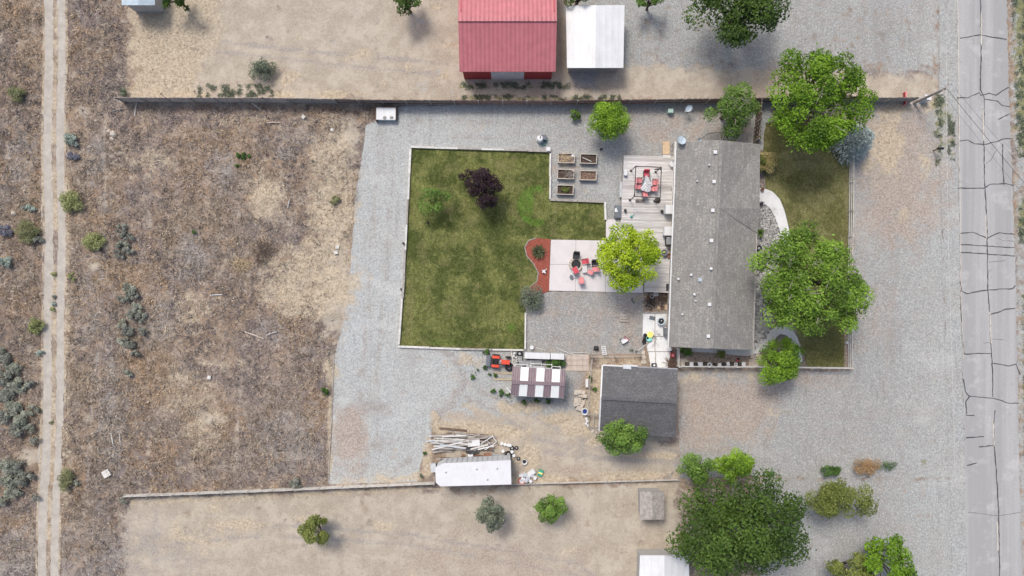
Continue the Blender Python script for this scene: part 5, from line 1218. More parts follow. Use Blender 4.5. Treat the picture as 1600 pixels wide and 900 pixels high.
def spare_tyre(px, py, r, lab, z=.0, group=None, mat='rubber', rz=0):
    x, y, _ = P(px, py, .2); b = thing('tyre', lab, 'tyre', (x, y, z), rz, group); MB().torus((0, 0, r * .32), r * .7, r * .3, 18, 8).build('tread', M[mat], b); MB().lathe([(r * .42, r * .12), (r * .42, r * .4), (r * .16, r * .45)], (0, 0, 0), 14).build('rim', M['grey_metal'], b); return b
spare_tyre(795.5, 574, .42, 'loose black tyre lying by the front of tractor')

def pole():
    x, y, _ = P(1428, 161); b = thing('utility_pole', 'wooden utility pole by the board fence end', 'utility pole', (x, y, 0)); h = 5.2
    MB().tube((0, 0, -.2), (0, 0, h), .15, .11, 12).build('shaft', M['timber_grey'], b)
    MB().box((0, 0, h - .35), (1.5, .1, .12), .9).build('crossarm', M['timber_grey'], b)
    for s in (-.6, 0, .6): MB().lathe([(.04, 0), (.06, .05), (.03, .1), (.05, .14), (.02, .17)], (math.cos(.9) * s, math.sin(.9) * s, h - .29), 8).build('insulator', M['white_clean'], b)
    MB().box((.14, 0, 1.6), (.14, .26, .4)).build('meter_box', M['light_grey'], b)
    top = Vector((x, y, h - .12))
    for k, (s, e) in enumerate(((-.6, (1788, 527)), (0, (1800, 515)), (.6, (1812, 503)))):
        p0 = top + Vector((math.cos(.9) * s, math.sin(.9) * s, 0)); p1 = Vector(P(*e, 7.0)); pts = []
        for i in range(19):
            t_ = i / 18; q = p0.lerp(p1, t_); q.z -= 2.0 * t_ * (1 - t_) * .6; pts.append(q)
        m = MB(); m.path([(q.x, q.y, q.z) for q in pts], .016 if k == 1 else .008, 6); tag(m.build('power_cable', M['cable']), ['thin black overhead cable from the near end of the pole crossarm', 'thick black overhead cable from the middle of the pole crossarm', 'thin black overhead cable from the far end of the pole crossarm'][k], 'cable')
    # the pole that the cables run to, across the road
    x2, y2, _ = P(1746, 316); b2 = thing('utility_pole', 'tall utility pole across the road carrying the cable ends', 'utility pole', (Vector(P(1800, 515, 7.0)).x, Vector(P(1800, 515, 7.0)).y, 0))
    MB().tube((0, 0, -.2), (0, 0, 7.4), .16, .11, 12).build('shaft', M['timber_grey'], b2); MB().box((0, 0, 6.93), (2.0, .1, .12), .62).build('crossarm', M['timber_grey'], b2)
pole()
c = V3(1450, 152, 1.0); t_ = thing('transformer_box', 'white utility cabinet on the verge near the pole', 'cabinet', (c.x, c.y, 0), -.1); MB().box((0, 0, .5), (.62, .44, 1.0)).build('body', M['white'], t_); MB().box((0, 0, 1.02), (.66, .48, .05)).build('lid', M['white_clean'], t_); MB().box((0, 0, .04), (.8, .6, .08)).build('plinth', M['concrete_grey'], t_)
c = V3(1468.5, 232, 1.1); t_ = thing('mailbox', 'black mailbox on a post beside the road shoulder', 'mailbox', (c.x, c.y, 0)); MB().box((0, 0, .5), (.09, .09, 1.0)).build('post', M['timber_brown'], t_)
m = MB(); m.box((.05, 0, 1.08), (.52, .2, .16)).tube((-.21, 0, 1.16), (.31, 0, 1.16), .1, .1, 10); m.build('box', M['black'], t_); MB().box((.32, 0, 1.12), (.02, .19, .22)).build('door', M['dark_metal'], t_)
c = V3(1421.5, 150, 1.2); t_ = thing('gate_panel', 'red metal gate panel at the end of board fence', 'gate', (c.x, c.y, 0), R(90)); MB().box((0, 0, .34), (1.15, .05, .4)).build('panel', M['wall_red'], t_)
m = MB()
for s in (-.6, .6): m.tube((s, 0, 0), (s, 0, .62), .05)
m.tube((-.6, 0, .6), (.6, 0, .6), .07); m.build('frame', M['pink_cushion'], t_)

# ------------------------------------------------------------------ garden and deck furniture
def make_chair(label, cush, frame, group, sc=1.0):
    b = thing('patio_chair', label, 'chair', (0, 0, 0), 0, group)
    MB().box((0, .02, .42), (.5 * sc, .5 * sc, .1)).build('seat_cushion', M[cush], b)
    MB().box((0, -.27 * sc, .68), (.5 * sc, .11, .52), 0, .22).build('back_cushion', M[cush], b)
    for sx_ in (-1, 1):
        for sy_ in (-1, 1): MB().tube((sx_ * .25 * sc, sy_ * .24 * sc, 0), (sx_ * .25 * sc, sy_ * .22 * sc, .42 if sy_ < 0 else .6), .02, .02, 6).build('leg', M[frame], b)
        MB().box((sx_ * .28 * sc, 0, .61), (.05, .5 * sc, .03)).build('armrest', M[frame], b)
    MB().box((0, 0, .36), (.54 * sc, .52 * sc, .03)).build('seat_frame', M[frame], b)
    return b
def put(o, px, py, zt=.5, zb=0, rz=0): o.location = G(px, py, zt + zb, zb); o.rotation_euler = (0, 0, rz); return o
# dining set under the metal frame on the deck
ch = put(make_chair('pink-red cushioned chair drawn up to the deck table', 'pink_cushion', 'dark_metal', 'chairs round the deck table', 1.05), 999, 282.5, .5, DZ, R(-90))
for x, y, a in ((998, 291.5, -90), (1021.5, 285, 90), (1020, 294.5, 80), (1008, 302.5, 0)):
    dup(ch, G(x, y, .5 + DZ, DZ), R(a))
put(make_chair('deep red cushioned chair at the narrow end of the deck table', 'red_cushion', 'dark_metal', 'chairs round the deck table', 1.05), 1010, 271.5, .5, DZ, R(178))
t_ = thing('dining_table', 'oval glass-topped table on the deck', 'table', G(1009.5, 288, .74 + DZ, DZ)); MB().prism([(math.cos(k / 24 * 6.283) * .42, math.sin(k / 24 * 6.283) * .68) for k in range(24)], .72, .735).build('tabletop', M['grey_plastic'], t_)
for sx_ in (-1, 1):
    for sy_ in (-1, 1): MB().tube((sx_ * .32, sy_ * .5, 0), (sx_ * .26, sy_ * .42, .72), .025).build('leg', M['dark_metal'], t_)
# folded white umbrella canopy lying over the table
def canopy():
    out = [(1009, 275.5), (1012.5, 277.5), (1014.5, 282), (1016.8, 287), (1016.5, 292), (1015.8, 298), (1011, 299), (1008, 297.5), (1003.5, 296.5), (1001.8, 293.5), (1005, 289.5), (1007, 285.5), (1008, 280)]
    c = V3(1010, 289, 1.3); b = thing('umbrella_canopy', 'crumpled white umbrella cloth draped over the deck table', 'umbrella', (c.x, c.y, DZ + .74)); ring = [V3(x, y, 1.3) - c for x, y in resample(out, 1.2, .12, 3)]; v = [(0, 0, .2)]; f = []; n = len(ring)
    for k, sc_ in enumerate((.35, .7, 1.0)):
        for i, p in enumerate(ring): v.append((p.x * sc_ * 1.12, p.y * sc_ * 1.12, (.17, .11, .012)[k] + (.04 * math.sin(i * 1.9) if k < 2 else 0)))
    for i in range(n):
        f.append((0, 1 + i, 1 + (i + 1) % n))
        for k in range(2): f.append((1 + k * n + i, 1 + (k + 1) * n + i, 1 + (k + 1) * n + (i + 1) % n, 1 + k * n + (i + 1) % n))
    MB().add(v, f).build('cloth', M['white_clean'], b); MB().tube((-.15, .55, .15), (.1, .98, .1), .025, .02).build('pole', M['light_grey'], b)
canopy()
c = V3(1018.5, 283, 1.3); t_ = thing('umbrella_sleeve', 'narrow white rolled sleeve leaning by the deck table', 'cover', (c.x, c.y, DZ), R(3)); MB().tube((0, -.45, .6), (0, .42, .72), .085, .07, 8).build('roll', M['white'], t_); MB().torus((0, 0, .66), .08, .02, 10, 5, 'y').build('tie', M['light_grey'], t_); MB().tube((0, -.4, .6), (0, -.45, 0), .02).build('stake', M['dark_metal'], t_)
# open canopy frame
def frame():
    zt = 2.6 + DZ; q = [(993.5, 259.5), (1033.5, 261.5), (1031.5, 309), (991.5, 307)]; w = [V3(x, y, zt) for x, y in q]; o = (w[0] + w[2]) / 2; o.z = DZ
    b = thing('canopy_frame', 'bare dark metal canopy frame standing on the deck', 'gazebo', o)
    for i in range(4):
        p = w[i] - o; r_ = w[(i + 1) % 4] - o
        MB().tube((p.x, p.y, p.z), (r_.x, r_.y, r_.z), .045, .045, 6).build('beam', M['dark_metal'], b)
        MB().tube((p.x, p.y, p.z + .03), (p.x, p.y, 0), .05, .05, 6).build('post', M['dark_metal'], b)
        MB().box((p.x, p.y, .02), (.22, .22, .04)).build('foot', M['dark_metal'], b)
        d = (r_ - p).normalized(); MB().tube((p + d * .5)[:2] + (p.z,), (p.x, p.y, p.z - .5), .025).build('brace', M['dark_metal'], b)
        MB().tube((p.x, p.y, p.z), (p.x * .45, p.y * .45, p.z + .12), .008, .008, 4).build('wire', M['grey_metal'], b)
    p = w[1] - o; MB().tube((p.x, p.y - .1, p.z - .2), (p.x - .6, p.y - .15, p.z - .25), .08, .05).build('curtain', M['dark_metal'], b)
frame()
c = V3(1029, 312, .5 + DZ); t_ = thing('umbrella_stand', 'dark umbrella stand beside a canopy post', 'stand', (c.x, c.y, DZ)); MB().lathe([(.3, 0), (.3, .06), (.08, .12), (.05, .4)], n=16).build('base', M['dark_metal'], t_); MB().torus((0, 0, .08), .22, .03).build('ring', M['black'], t_)
for i, (x, l) in enumerate(((996.5, 'dark firewood bundle at the foot of the canopy frame'), (1004, 'second dark firewood bundle at the foot of the canopy frame'))):
    c = V3(x, 313.5, .15 + DZ); t_ = thing('firewood_bundle', l, 'firewood', (c.x, c.y, DZ), .05)
    for k in range(6): MB().tube((-.2, -.1 + .07 * (k % 4), .05 + .07 * (k // 4)), (.2, -.1 + .07 * (k % 4), .05 + .07 * (k // 4)), .036, .036, 6).build('log', M['bark_grey'], t_)
c = V3(978, 269.5, .5 + DZ); t_ = thing('cooler_box', 'white and blue cooler on the deck edge', 'cooler', (c.x, c.y, DZ)); MB().box((0, 0, .2), (.32, .52, .4)).build('body', M['dish'], t_); MB().box((-.02, 0, .43), (.3, .54, .06)).build('lid', M['white_clean'], t_)
def bench(px, py, L, lab, mat, w=.36, rz=0, zb=0, h=.45):
    c = V3(px, py, h + zb); t = thing('bench', lab, 'bench', (c.x, c.y, zb), rz)
    for k in (-1, 0, 1): MB().box((k * w / 3, 0, h - .02), (w / 3 - .015, L, .04)).build('slat', M[mat], t)
    for s in (-1, 1): MB().box((0, s * (L / 2 - .15), h / 2 - .02), (w * .8, .06, h - .04)).build('leg', M['dark_metal'], t)
    return t
bench(971, 296, 1.5, 'narrow pale grey bench against the deck edge', 'light_grey', .34, -.04)
def chest(px, py, sx_, sy_, h, lab, mat, lid, rz=0, zb=0, name='storage_chest', cat='chest'):
    c = V3(px, py, h + zb); t = thing(name, lab, cat, (c.x, c.y, zb), rz); MB().box((0, 0, h / 2 - .02), (sx_ * .95, sy_ * .95, h - .04)).build('body', M[mat], t); MB().box((0, 0, h - .01), (sx_, sy_, .06)).box((0, 0, h + .03), (sx_ * .85, sy_ * .85, .03)).build('lid', M[lid], t)
    MB().box((0, -sy_ * .49, h * .7), (sx_ * .25, .03, .05)).build('handle', M['dark_metal'], t); return t
chest(966, 331, .62, 1.25, .6, 'charcoal storage chest beside the deck steps', 'grey_plastic', 'grey_plastic')
c = V3(963.5, 328, .75); tag(MB().add([(-.17, -.2, 0), (.14, -.17, .01), (.0, .22, .015), (-.17, .12, 0), (-.17, -.2, -.008), (.14, -.17, 0), (.0, .22, .004), (-.17, .12, -.008)], [(0, 1, 2, 3), (7, 6, 5, 4), (0, 4, 5, 1), (1, 5, 6, 2), (2, 6, 7, 3), (3, 7, 4, 0)]).build('folded_paper', M['white_clean']), 'white folded sheet lying on the charcoal chest', 'paper').location = (c.x, c.y, .655)
def speaker(px, py, lab):
    c = V3(px, py, .4 + DZ); t = thing('speaker', lab, 'speaker', (c.x, c.y, DZ), .2); MB().box((0, 0, .2), (.2, .24, .4)).build('cabinet', M['black'], t); MB().lathe([(.07, 0), (.05, .02)], (0, 0, .4), 12).build('cone', M['dark_metal'], t)
speaker(977.5, 328.5, 'small black speaker by the deck steps'); speaker(1035, 330, 'small black speaker next to white cooler unit')
c = V3(987, 338, .2 + DZ); t_ = thing('watering_can', 'teal watering can on the deck planks', 'watering can', (c.x, c.y, DZ), .7); MB().lathe([(.11, 0), (.1, .22), (.05, .24)], n=12).build('body', M['teal'], t_); MB().tube((.09, 0, .06), (.34, 0, .26), .02, .035).build('spout', M['teal'], t_); MB().torus((-.1, 0, .16), .09, .012, 12, 5, 'y').build('handle', M['teal'], t_)
def cooler(px, py, lab):
    h = 1.15; c = V3(px, py, h + DZ); t = thing('air_cooler', lab, 'air conditioner', (c.x, c.y, DZ), -.02); MB().box((0, 0, h * .65), (.72, .8, h * .7)).build('housing', M['white'], t); MB().box((0, 0, h + .01), (.76, .84, .04)).build('top', M['white_clean'], t)
    for k in range(6): MB().box((-.37, 0, .5 + k * .1), (.02, .7, .05), 0, 0, .4).build('louvre', M['light_grey'], t)
    for sx_ in (-1, 1):
        for sy_ in (-1, 1): MB().tube((sx_ * .3, sy_ * .33, 0), (sx_ * .3, sy_ * .33, .36), .025).build('leg', M['grey_metal'], t)
cooler(1046.5, 327, 'white swamp cooler by the black speaker'); cooler(1044.5, 361, 'white swamp cooler by the barbecue grill')
c = V3(1040, 362, .6 + DZ); t_ = thing('bucket', 'small white bucket touching the cooler by the grill', 'bucket', (c.x, c.y, DZ)); MB().lathe([(.11, 0), (.14, .32), (.15, .33), (.12, .3)], n=14).build('pail', M['white_clean'], t_); MB().torus((0, 0, .33), .145, .012).build('rim', M['light_grey'], t_)
def grill(px, py):
    c = V3(px, py, 1.0 + DZ); t = thing('barbecue_grill', 'black and steel barbecue grill against the house wall', 'grill', (c.x, c.y, DZ), R(90)); MB().box((0, 0, .4), (.7, .45, .75)).build('cart', M['black'], t)
    MB().add([(-.36, -.25, .8), (.36, -.25, .8), (.36, .25, .8), (-.36, .25, .8), (-.36, -.16, 1.02), (.36, -.16, 1.02), (.36, .14, 1.08), (-.36, .14, 1.08)], [(3, 2, 1, 0), (4, 5, 6, 7), (0, 1, 5, 4), (2, 3, 7, 6), (1, 2, 6, 5), (3, 0, 4, 7)]).build('hood', M['grey_metal'], t)
    for s in (-1, 1): MB().box((s * .5, 0, .8), (.26, .4, .03)).build('side_shelf', M['dark_metal'], t)
    MB().tube((-.25, -.27, .9), (.25, -.27, .9), .015).build('handle', M['light_grey'], t)
grill(1046, 376)
def potted(px, py, r, h, lab, mat, zb=0, fol='weed', plant=True):
    c = V3(px, py, h + zb); t = thing('planter_pot', lab, 'pot', (c.x, c.y, zb)); MB().lathe([(r * .7, 0), (r, h), (r * 1.08, h), (r * 1.08, h + .03), (r * .9, h + .03), (r * .86, h - .05)], n=16).build('pot', M[mat], t)
    MB().lathe([(r * .86, h - .06), (.01, h - .04)], n=12).build('soil', M['soil'], t); return t
potted(1038, 395, .3, .45, 'slate kettle pot standing on deck under the lime tree', 'grey_plastic', DZ); potted(1046, 399, .22, .3, 'rusty pot standing on deck under the eave', 'rust', DZ)
c = V3(1044, 449, .03 + DZ); t_ = thing('door_mat', 'dark rectangular mat at the end of deck', 'mat', (c.x, c.y, DZ)); MB().box((0, 0, .025), (.34, .66, .03)).build('mat', M['tarp'], t_); MB().box((0, 0, .02), (.38, .7, .02)).build('border', M['black'], t_)
c = V3(1026, 313, .02); 
for i, (px, py, lab) in enumerate(((1048, 414, 'small brown stain-coloured basket under the house eave'), (1047, 430, 'small brown basket beside deck rail'))):
    pass
c = V3(1052, 255, .9 + DZ); t_ = thing('plastic_chair', 'white plastic chair by the deck rail', 'chair', (c.x, c.y, DZ), R(130)); MB().box((0, 0, .42), (.45, .42, .04)).build('seat', M['white_clean'], t_); MB().box((0, -.22, .68), (.44, .04, .5), 0, .2).build('backrest', M['white_clean'], t_)
for a in (-1, 1):
    for b in (-1, 1): MB().tube((a * .2, b * .2, 0), (a * .18, b * .17, .41), .02).build('leg', M['white_clean'], t_)
# ramp and step by the deck
c = V3(1041, 231, .3); t_ = thing('plywood_ramp', 'bare plywood ramp leading up to the deck', 'ramp', (c.x, c.y, 0), -.02); MB().box((0, 0, .28), (.7, 1.3, .03), 0, -.16).build('sheet', M['timber_tan'], t_)
for s in (-1, 1): MB().box((s * .3, -.1, .13), (.05, 1.0, .26)).build('bearer', M['timber_grey'], t_)
c = V3(1041.5, 244.5, .5); t_ = thing('deck_step', 'pale timber step at the top of plywood ramp', 'step', (c.x, c.y, 0)); MB().box((0, 0, .51), (.75, .34, .06)).build('tread', M['timber_white'], t_); MB().box((0, 0, .24), (.66, .28, .48)).build('riser', M['timber_grey'], t_)

# patio: fire pit, chairs
c = V3(900, 413, .3); t_ = thing('fire_pit', 'round stone-ringed fire pit with black bowl', 'fire pit', (c.x, c.y, .09))
for k in range(14):
    a = 6.283 * k / 14; MB().box((math.cos(a) * .56, math.sin(a) * .56, .14), (.22, .235, .28), a).build('block', M['rubble'], t_)
MB().lathe([(.4, .25), (.45, .3), (.42, .3), (.3, .12), (.01, .08)], n=20).build('bowl', M['black'], t_); MB().torus((0, 0, .29), .43, .02).build('rim', M['dark_metal'], t_)
pr = put(make_chair('faded red armchair between fire pit and side table', 'red_cushion', 'grey_metal', 'red chairs on the concrete patio', 1.0), 913.5, 408.5, .5, .09, R(100))
for x, y, a, l in ((898.5, 421.5, 25, 'deep red chair tipped against the fire pit rim'), (908, 437.5, 8, 'lone pink-red chair standing apart from the fire pit'), (929.5, 420, 85, 'pink-red chair facing the dark chair under lime tree'), (922, 425, 60, 'small coral chair touching the pink-red chair near lime tree')):
    q = dup(pr, G(x, y, .5, .09), R(a), l)
    if 'pink' in l or 'coral' in l:
        for k in q.children:
            if 'cushion' in k.name: k.data = k.data.copy(); k.data.materials[0] = M['pink_cushion']
    if 'coral' in l: q.scale = (.8, .8, .8)
dk = put(make_chair('charcoal wicker chair at the fire pit', 'charcoal', 'charcoal', None, 1.1), 900.5, 399.5, .5, .09, R(174))
dup(dk, G(929.5, 412, .5, .09), R(185), 'charcoal wicker chair tucked under the lime tree')
c = V3(913.5, 420, .45); t_ = thing('side_table', 'small white-framed glass table near the fire pit', 'table', (c.x, c.y, .09), .08); MB().box((0, 0, .45), (.42, .72, .02)).build('tabletop', M['concrete'], t_)
for a in (-1, 1):
    MB().box((a * .21, 0, .44), (.03, .76, .04)).build('rim', M['white'], t_)
    for b in (-1, 1): MB().tube((a * .19, b * .34, 0), (a * .19, b * .34, .44), .018).build('leg', M['white'], t_)
c = V3(892.5, 432.5, .3); t_ = thing('stool', 'small dark grey stool on the patio', 'stool', (c.x, c.y, .09)); MB().lathe([(.16, .28), (.18, .3), (.17, .34), (.02, .35)], n=14).build('seat', M['grey_plastic'], t_)
for k in range(3): a = k * 2.094; MB().tube((math.cos(a) * .16, math.sin(a) * .16, 0), (math.cos(a) * .1, math.sin(a) * .1, .28), .018).build('leg', M['dark_metal'], t_)
c = V3(898, 430, .1); t_ = thing('metal_tray', 'light grey tray on the patio beside stool', 'tray', (c.x, c.y, .09), .3); MB().box((0, 0, .02), (.3, .5, .03)).build('base', M['light_grey'], t_); MB().box((0, .25, .05), (.3, .02, .06)).box((0, -.25, .05), (.3, .02, .06)).build('rim', M['grey_metal'], t_)
# white garden bird figure in the mulch
c = V3(850, 424, .3); t_ = thing('garden_ornament', 'white garden bird ornament in the red mulch', 'ornament', (c.x, c.y, .06), .8); MB().blob((0, 0, .22), (.24, .1, .1), 3, .05).build('body', M['white_clean'], t_); MB().tube((.2, 0, .25), (.3, 0, .42), .04, .05).build('neck', M['white_clean'], t_)
for s in (-1, 1): MB().add([(-.1, s * .06, .27), (.1, s * .06, .27), (-.05, s * .28, .33), (-.1, s * .06, .24), (.1, s * .06, .24), (-.05, s * .28, .31)], [(0, 1, 2), (5, 4, 3), (0, 3, 4, 1), (1, 4, 5, 2), (2, 5, 3, 0)]).build('wing', M['white_clean'], t_); MB().tube((0, s * .04, 0), (0, s * .04, .15), .015).build('leg', M['light_grey'], t_)

# raised vegetable beds
def raised(px, py, lab, soilmat, seed):
    h = .55; c = V3(px, py, h); b = thing('raised_bed', lab, 'planter', (c.x, c.y, 0), R(-1.5), 'raised beds on the gravel'); sx_, sy_ = 1.6, .92
    for s in (-1, 1):
        for k in range(2):
            MB().box((0, s * (sy_ / 2 - .03), .14 + .275 * k), (sx_, .06, .265)).build('board', M['timber_grey'], b); MB().box((s * (sx_ / 2 - .03), 0, .14 + .275 * k), (.058, sy_ - .13, .265)).build('board', M['timber_grey'], b)
        MB().box((0, s * (sy_ / 2 - .02), h + .02), (sx_ + .04, .07, .035)).build('cap', M['rubble'], b); MB().box((s * (sx_ / 2 - .02), 0, h + .02), (.07, sy_ - .14, .033)).build('cap', M['rubble'], b)
    rg = random.Random(seed); m = MB(); v = []; f = []; n = 14; k2 = 9
    for i in range(n):
        for jj in range(k2): v.append((-sx_ / 2 + .06 + (sx_ - .12) * i / (n - 1), -sy_ / 2 + .06 + (sy_ - .12) * jj / (k2 - 1), .36 + rg.uniform(0, .1)))
    for i in range(n - 1):
        for jj in range(k2 - 1): f.append((i * k2 + jj, (i + 1) * k2 + jj, (i + 1) * k2 + jj + 1, i * k2 + jj + 1))
    m.add(v, f); m.build('soil', M[soilmat], b); return b
rb = [raised(885, 247, 'raised bed of pale dry debris with a white bag', 'soil_pale', 1), raised(919.5, 248, 'raised bed of dark soil with a white stick', 'soil', 2), raised(884, 272, 'raised bed of near-black soil and grey stalks', 'soil', 3), raised(919, 274, 'raised bed of bare brown soil', 'soil_pale', 4), raised(883, 296.5, 'raised bed with low green plants', 'soil', 5)]
rb[3].children
for k in rb[3].children:
    if k.name.startswith('soil'): k.data.materials[0] = plain('brown_soil', (.2, .135, .1), .3, 5, .95)
c = V3(895, 243, .65); t_ = thing('plastic_bag', 'crumpled white bag in the debris-filled raised bed', 'bag', (c.x, c.y, .42)); MB().blob((0, 0, .1), (.2, .14, .1), 4, .3).build('bag', M['white_clean'], t_); MB().blob((.12, .1, .16), (.07, .05, .07), 8, .3).build('knot', M['white_clean'], t_)
c = V3(917, 249, .6); t_ = thing('garden_stake', 'white stake lying across the dark raised bed', 'stake', (c.x, c.y, .5), R(-24)); MB().box((0, 0, .05), (.9, .06, .03)).build('shaft', M['timber_white'], t_); MB().add([(.45, -.03, .035), (.45, .03, .035), (.55, 0, .05), (.45, -.03, .065), (.45, .03, .065)], [(0, 1, 2), (3, 2, 4), (0, 2, 3), (1, 4, 2)]).build('tip', M['timber_white'], t_)
bush('vegetable_plants', 'low green vegetable plants filling a raised bed', 'plants', 884, 296, 10, 5, .3, 'olive', 401, .08, 9, zb=.4, dens=.6)
twigpile('dead_stalks', 'grey dead stalks in the near-black raised bed', 'stalks', 890, 273, 10, 6, 60, M['bare_twig'], 21, .012, .15).location.z = .45
twigpile('dry_debris', 'pale dry stems in the debris-filled raised bed', 'debris', 883, 249, 11, 6, 60, M['straw_bundle'], 22, .014, .12).location.z = .44
c = V3(895, 266, .65); t_ = thing('seed_packet', 'pink and white packet clipped to the near-black raised bed', 'packet', (c.x, c.y, .6), -.6); MB().box((0, 0, .03), (.26, .14, .02)).build('card', M['white'], t_); MB().box((0, 0, .044), (.2, .07, .008)).build('print', M['pink_cushion'], t_)
c = V3(939.5, 233, .1); t_ = thing('boot_tray', 'dark green boot tray on pale gravel', 'tray', (c.x, c.y, .02), R(25)); MB().box((0, 0, .03), (.3, .16, .05)).build('base', M['tarp'], t_); MB().box((0, .08, .07), (.3, .02, .05)).box((0, -.08, .07), (.3, .02, .05)).build('rim', M['black'], t_)

# utilities on the back gravel
def box_lid(name, lab, cat, px, py, sx_, sy_, h, mat, lid, rz=0): return chest(px, py, sx_, sy_, h, lab, mat, lid, rz, .02, name, cat)
c = V3(603, 177.5, .7); t_ = thing('well_house', 'white lidded well box in a dark timber frame by fence', 'well house', (c.x, c.y, 0), -.01); MB().box((0, 0, .3), (1.75, 1.05, .6)).build('body', M['white'], t_); MB().box((0, 0, .64), (1.86, 1.16, .07)).build('lid', M['white_roof'], t_)
m = MB(); m.box((-.98, 0, .3), (.08, 1.4, .6)).box((0, .65, .36), (2.0, .08, .7)).box((.98, .1, .24), (.08, 1.2, .5)); m.build('frame', M['timber_brown'], t_)
for x in (-.15, .55): MB().blob((x, -.38, .68), (.2, .16, .06), int(x * 10) + 3, .3).build('leaf_litter', M['timber_grey'], t_)
box_lid('pump_box', 'dark slate pump box on the back gravel', 'box', 850, 214.5, .5, .5, .5, 'grey_plastic', 'grey_plastic')
c = V3(844, 216, .9); t_ = thing('water_tank', 'rounded white pressure tank by the slate pump box', 'tank', (c.x, c.y, .02)); MB().lathe([(.3, 0), (.32, .1), (.32, .7), (.24, .85), (.05, .9)], n=18).build('shell', M['white'], t_); MB().tube((0, 0, .9), (.0, .2, 1.0), .04).build('valve', M['dark_metal'], t_); MB().torus((0, 0, .1), .33, .03).build('base_ring', M['grey_metal'], t_)
c = V3(849, 223, .1); t_ = thing('garden_hose', 'coiled teal hose under the pump box', 'hose', (c.x, c.y, .02)); m = MB()
for k in range(4): m.torus((.02 * k, -.02 * k, .03 + .03 * k), .26 - .02 * k, .02, 18, 5)
m.build('coil', M['teal'], t_); MB().tube((.26, 0, .05), (.5, .3, .03), .02).build('end', M['teal'], t_)
chest(857, 233, .38, .38, .4, 'white cubic box on the lawn corner timbers', 'white', 'white_clean', 0, 0, 'corner_box', 'box')
chest(1048, 173, .5, .4, .6, 'pale green utility pedestal on the gravel', 'green_metal', 'green_metal', 0, .02, 'utility_pedestal', 'cabinet')
def dish(px, py, lab, tilt, az, h, r=.36, loc=None):
    c = Vector(loc) if loc else V3(px, py, h); z0 = 0 if not loc else c.z; t = thing('satellite_dish', lab, 'satellite dish', (c.x, c.y, 0 if not loc else c.z))
    top = h if not loc else .7; m = MB(); mm = Matrix.Rotation(az, 3, 'Z') @ Matrix.Rotation(tilt, 3, 'X'); v = []; f = []; n = 20
    for k in range(5):
        q = r * k / 4
        for i in range(n): a = 6.283 * i / n; p = mm @ Vector((math.cos(a) * q * .82, math.sin(a) * q, .35 * q * q / r)); v.append((p.x, p.y, p.z + top))
    for k in range(4): f += [(k * n + i, k * n + (i + 1) % n, (k + 1) * n + (i + 1) % n, (k + 1) * n + i) for i in range(n)]
    m.add(v, f).build('reflector', M['dish'], t); e = mm @ Vector((0, -r * .9, .45)); MB().tube((0, 0, top), (e.x, e.y, e.z + top), .015).build('feed_arm', M['grey_metal'], t); MB().box((e.x, e.y, e.z + top), (.1, .1, .12)).build('receiver', M['light_grey'], t)
    MB().tube((0, 0, 0), (0, 0, top), .03).build('mast', M['grey_metal'], t)
    for a in (0, 2.1, 4.2): MB().tube((0, 0, .35), (math.cos(a) * .4, math.sin(a) * .4, 0), .015).build('strut', M['grey_metal'], t)
dish(1064, 221, 'tall pale satellite dish on a tripod at the house corner', R(30), R(160), 3.2, .5); dish(1092, 219, 'small dark blue-grey satellite dish at the roof edge', R(40), R(60), 3.2, .26); dish(1077, 169, 'satellite dish on a mast standing in the gravel near fence', R(35), R(-50), 1.2, .36)
pts = [P(1095, 217, .05), P(1107, 209, .04), P(1120, 207, .04), P(1140, 208, .04)]; tag(MB().path(pts, .018, 5).build('antenna_cable', M['cable']), 'black cable lying on gravel behind the dishes', 'cable')

# ------------------------------------------------------------------ lockers, frames and scrap round the shed
def locker(px, py, sx_, sy_, h, lab, rz):
    c = V3(px, py, h); t = thing('storage_locker', lab, 'locker', (c.x, c.y, 0), rz); MB().box((0, 0, h / 2 + .02), (sx_ * .98, sy_ * .96, h - .06)).build('body', M['light_grey'], t); MB().box((0, 0, h - .01), (sx_, sy_, .05)).build('lid', M['white_roof'], t)
    for s in (-.3, .3): MB().box((sx_ * s, -sy_ / 2, h * .75), (.1, .03, .06)).build('latch', M['dark_metal'], t)
    MB().box((0, 0, .03), (sx_ * .9, sy_ * .8, .06)).build('skid', M['timber_grey'], t)
locker(839.5, 556, 2.45, .58, .95, 'longer white-lidded storage locker by the striped shed', -.035); locker(871, 557, 1.3, .56, .95, 'shorter white-lidded storage locker by the striped shed', -.035)
def pipe_frame(lab, px, py, sx_, sy_, h, rz, bars=0, mat='white'):
    c = V3(px, py, h); t = thing('pipe_frame', lab, 'frame', (c.x, c.y, 0), rz); q = [(-sx_ / 2, -sy_ / 2), (sx_ / 2, -sy_ / 2), (sx_ / 2, sy_ / 2), (-sx_ / 2, sy_ / 2)]
    for i in range(4):
        a, b = q[i], q[(i + 1) % 4]; MB().tube((*a, h), (*b, h), .035, .035, 6).build('rail', M[mat], t); MB().tube((*a, h), (*a, 0), .03, .03, 6).build('leg', M[mat], t)
    for k in range(bars): x = -sx_ / 2 + sx_ * (k + 1) / (bars + 1); MB().tube((x, -sy_ / 2, h), (x, sy_ / 2, h), .025, .025, 6).build('cross_bar', M[mat], t)
    return t
pipe_frame('white pipe frame holding grey sheets behind the shed', 815, 572, 1.25, .3, 1.6, -.05, 1); pipe_frame('white pipe frame with a middle bar behind the shed', 846, 572, 2.0, .36, 1.7, -.06, 1); pipe_frame('small white pipe frame at the shed corner', 869, 575.5, .8, .3, 1.7, -.06, 0)
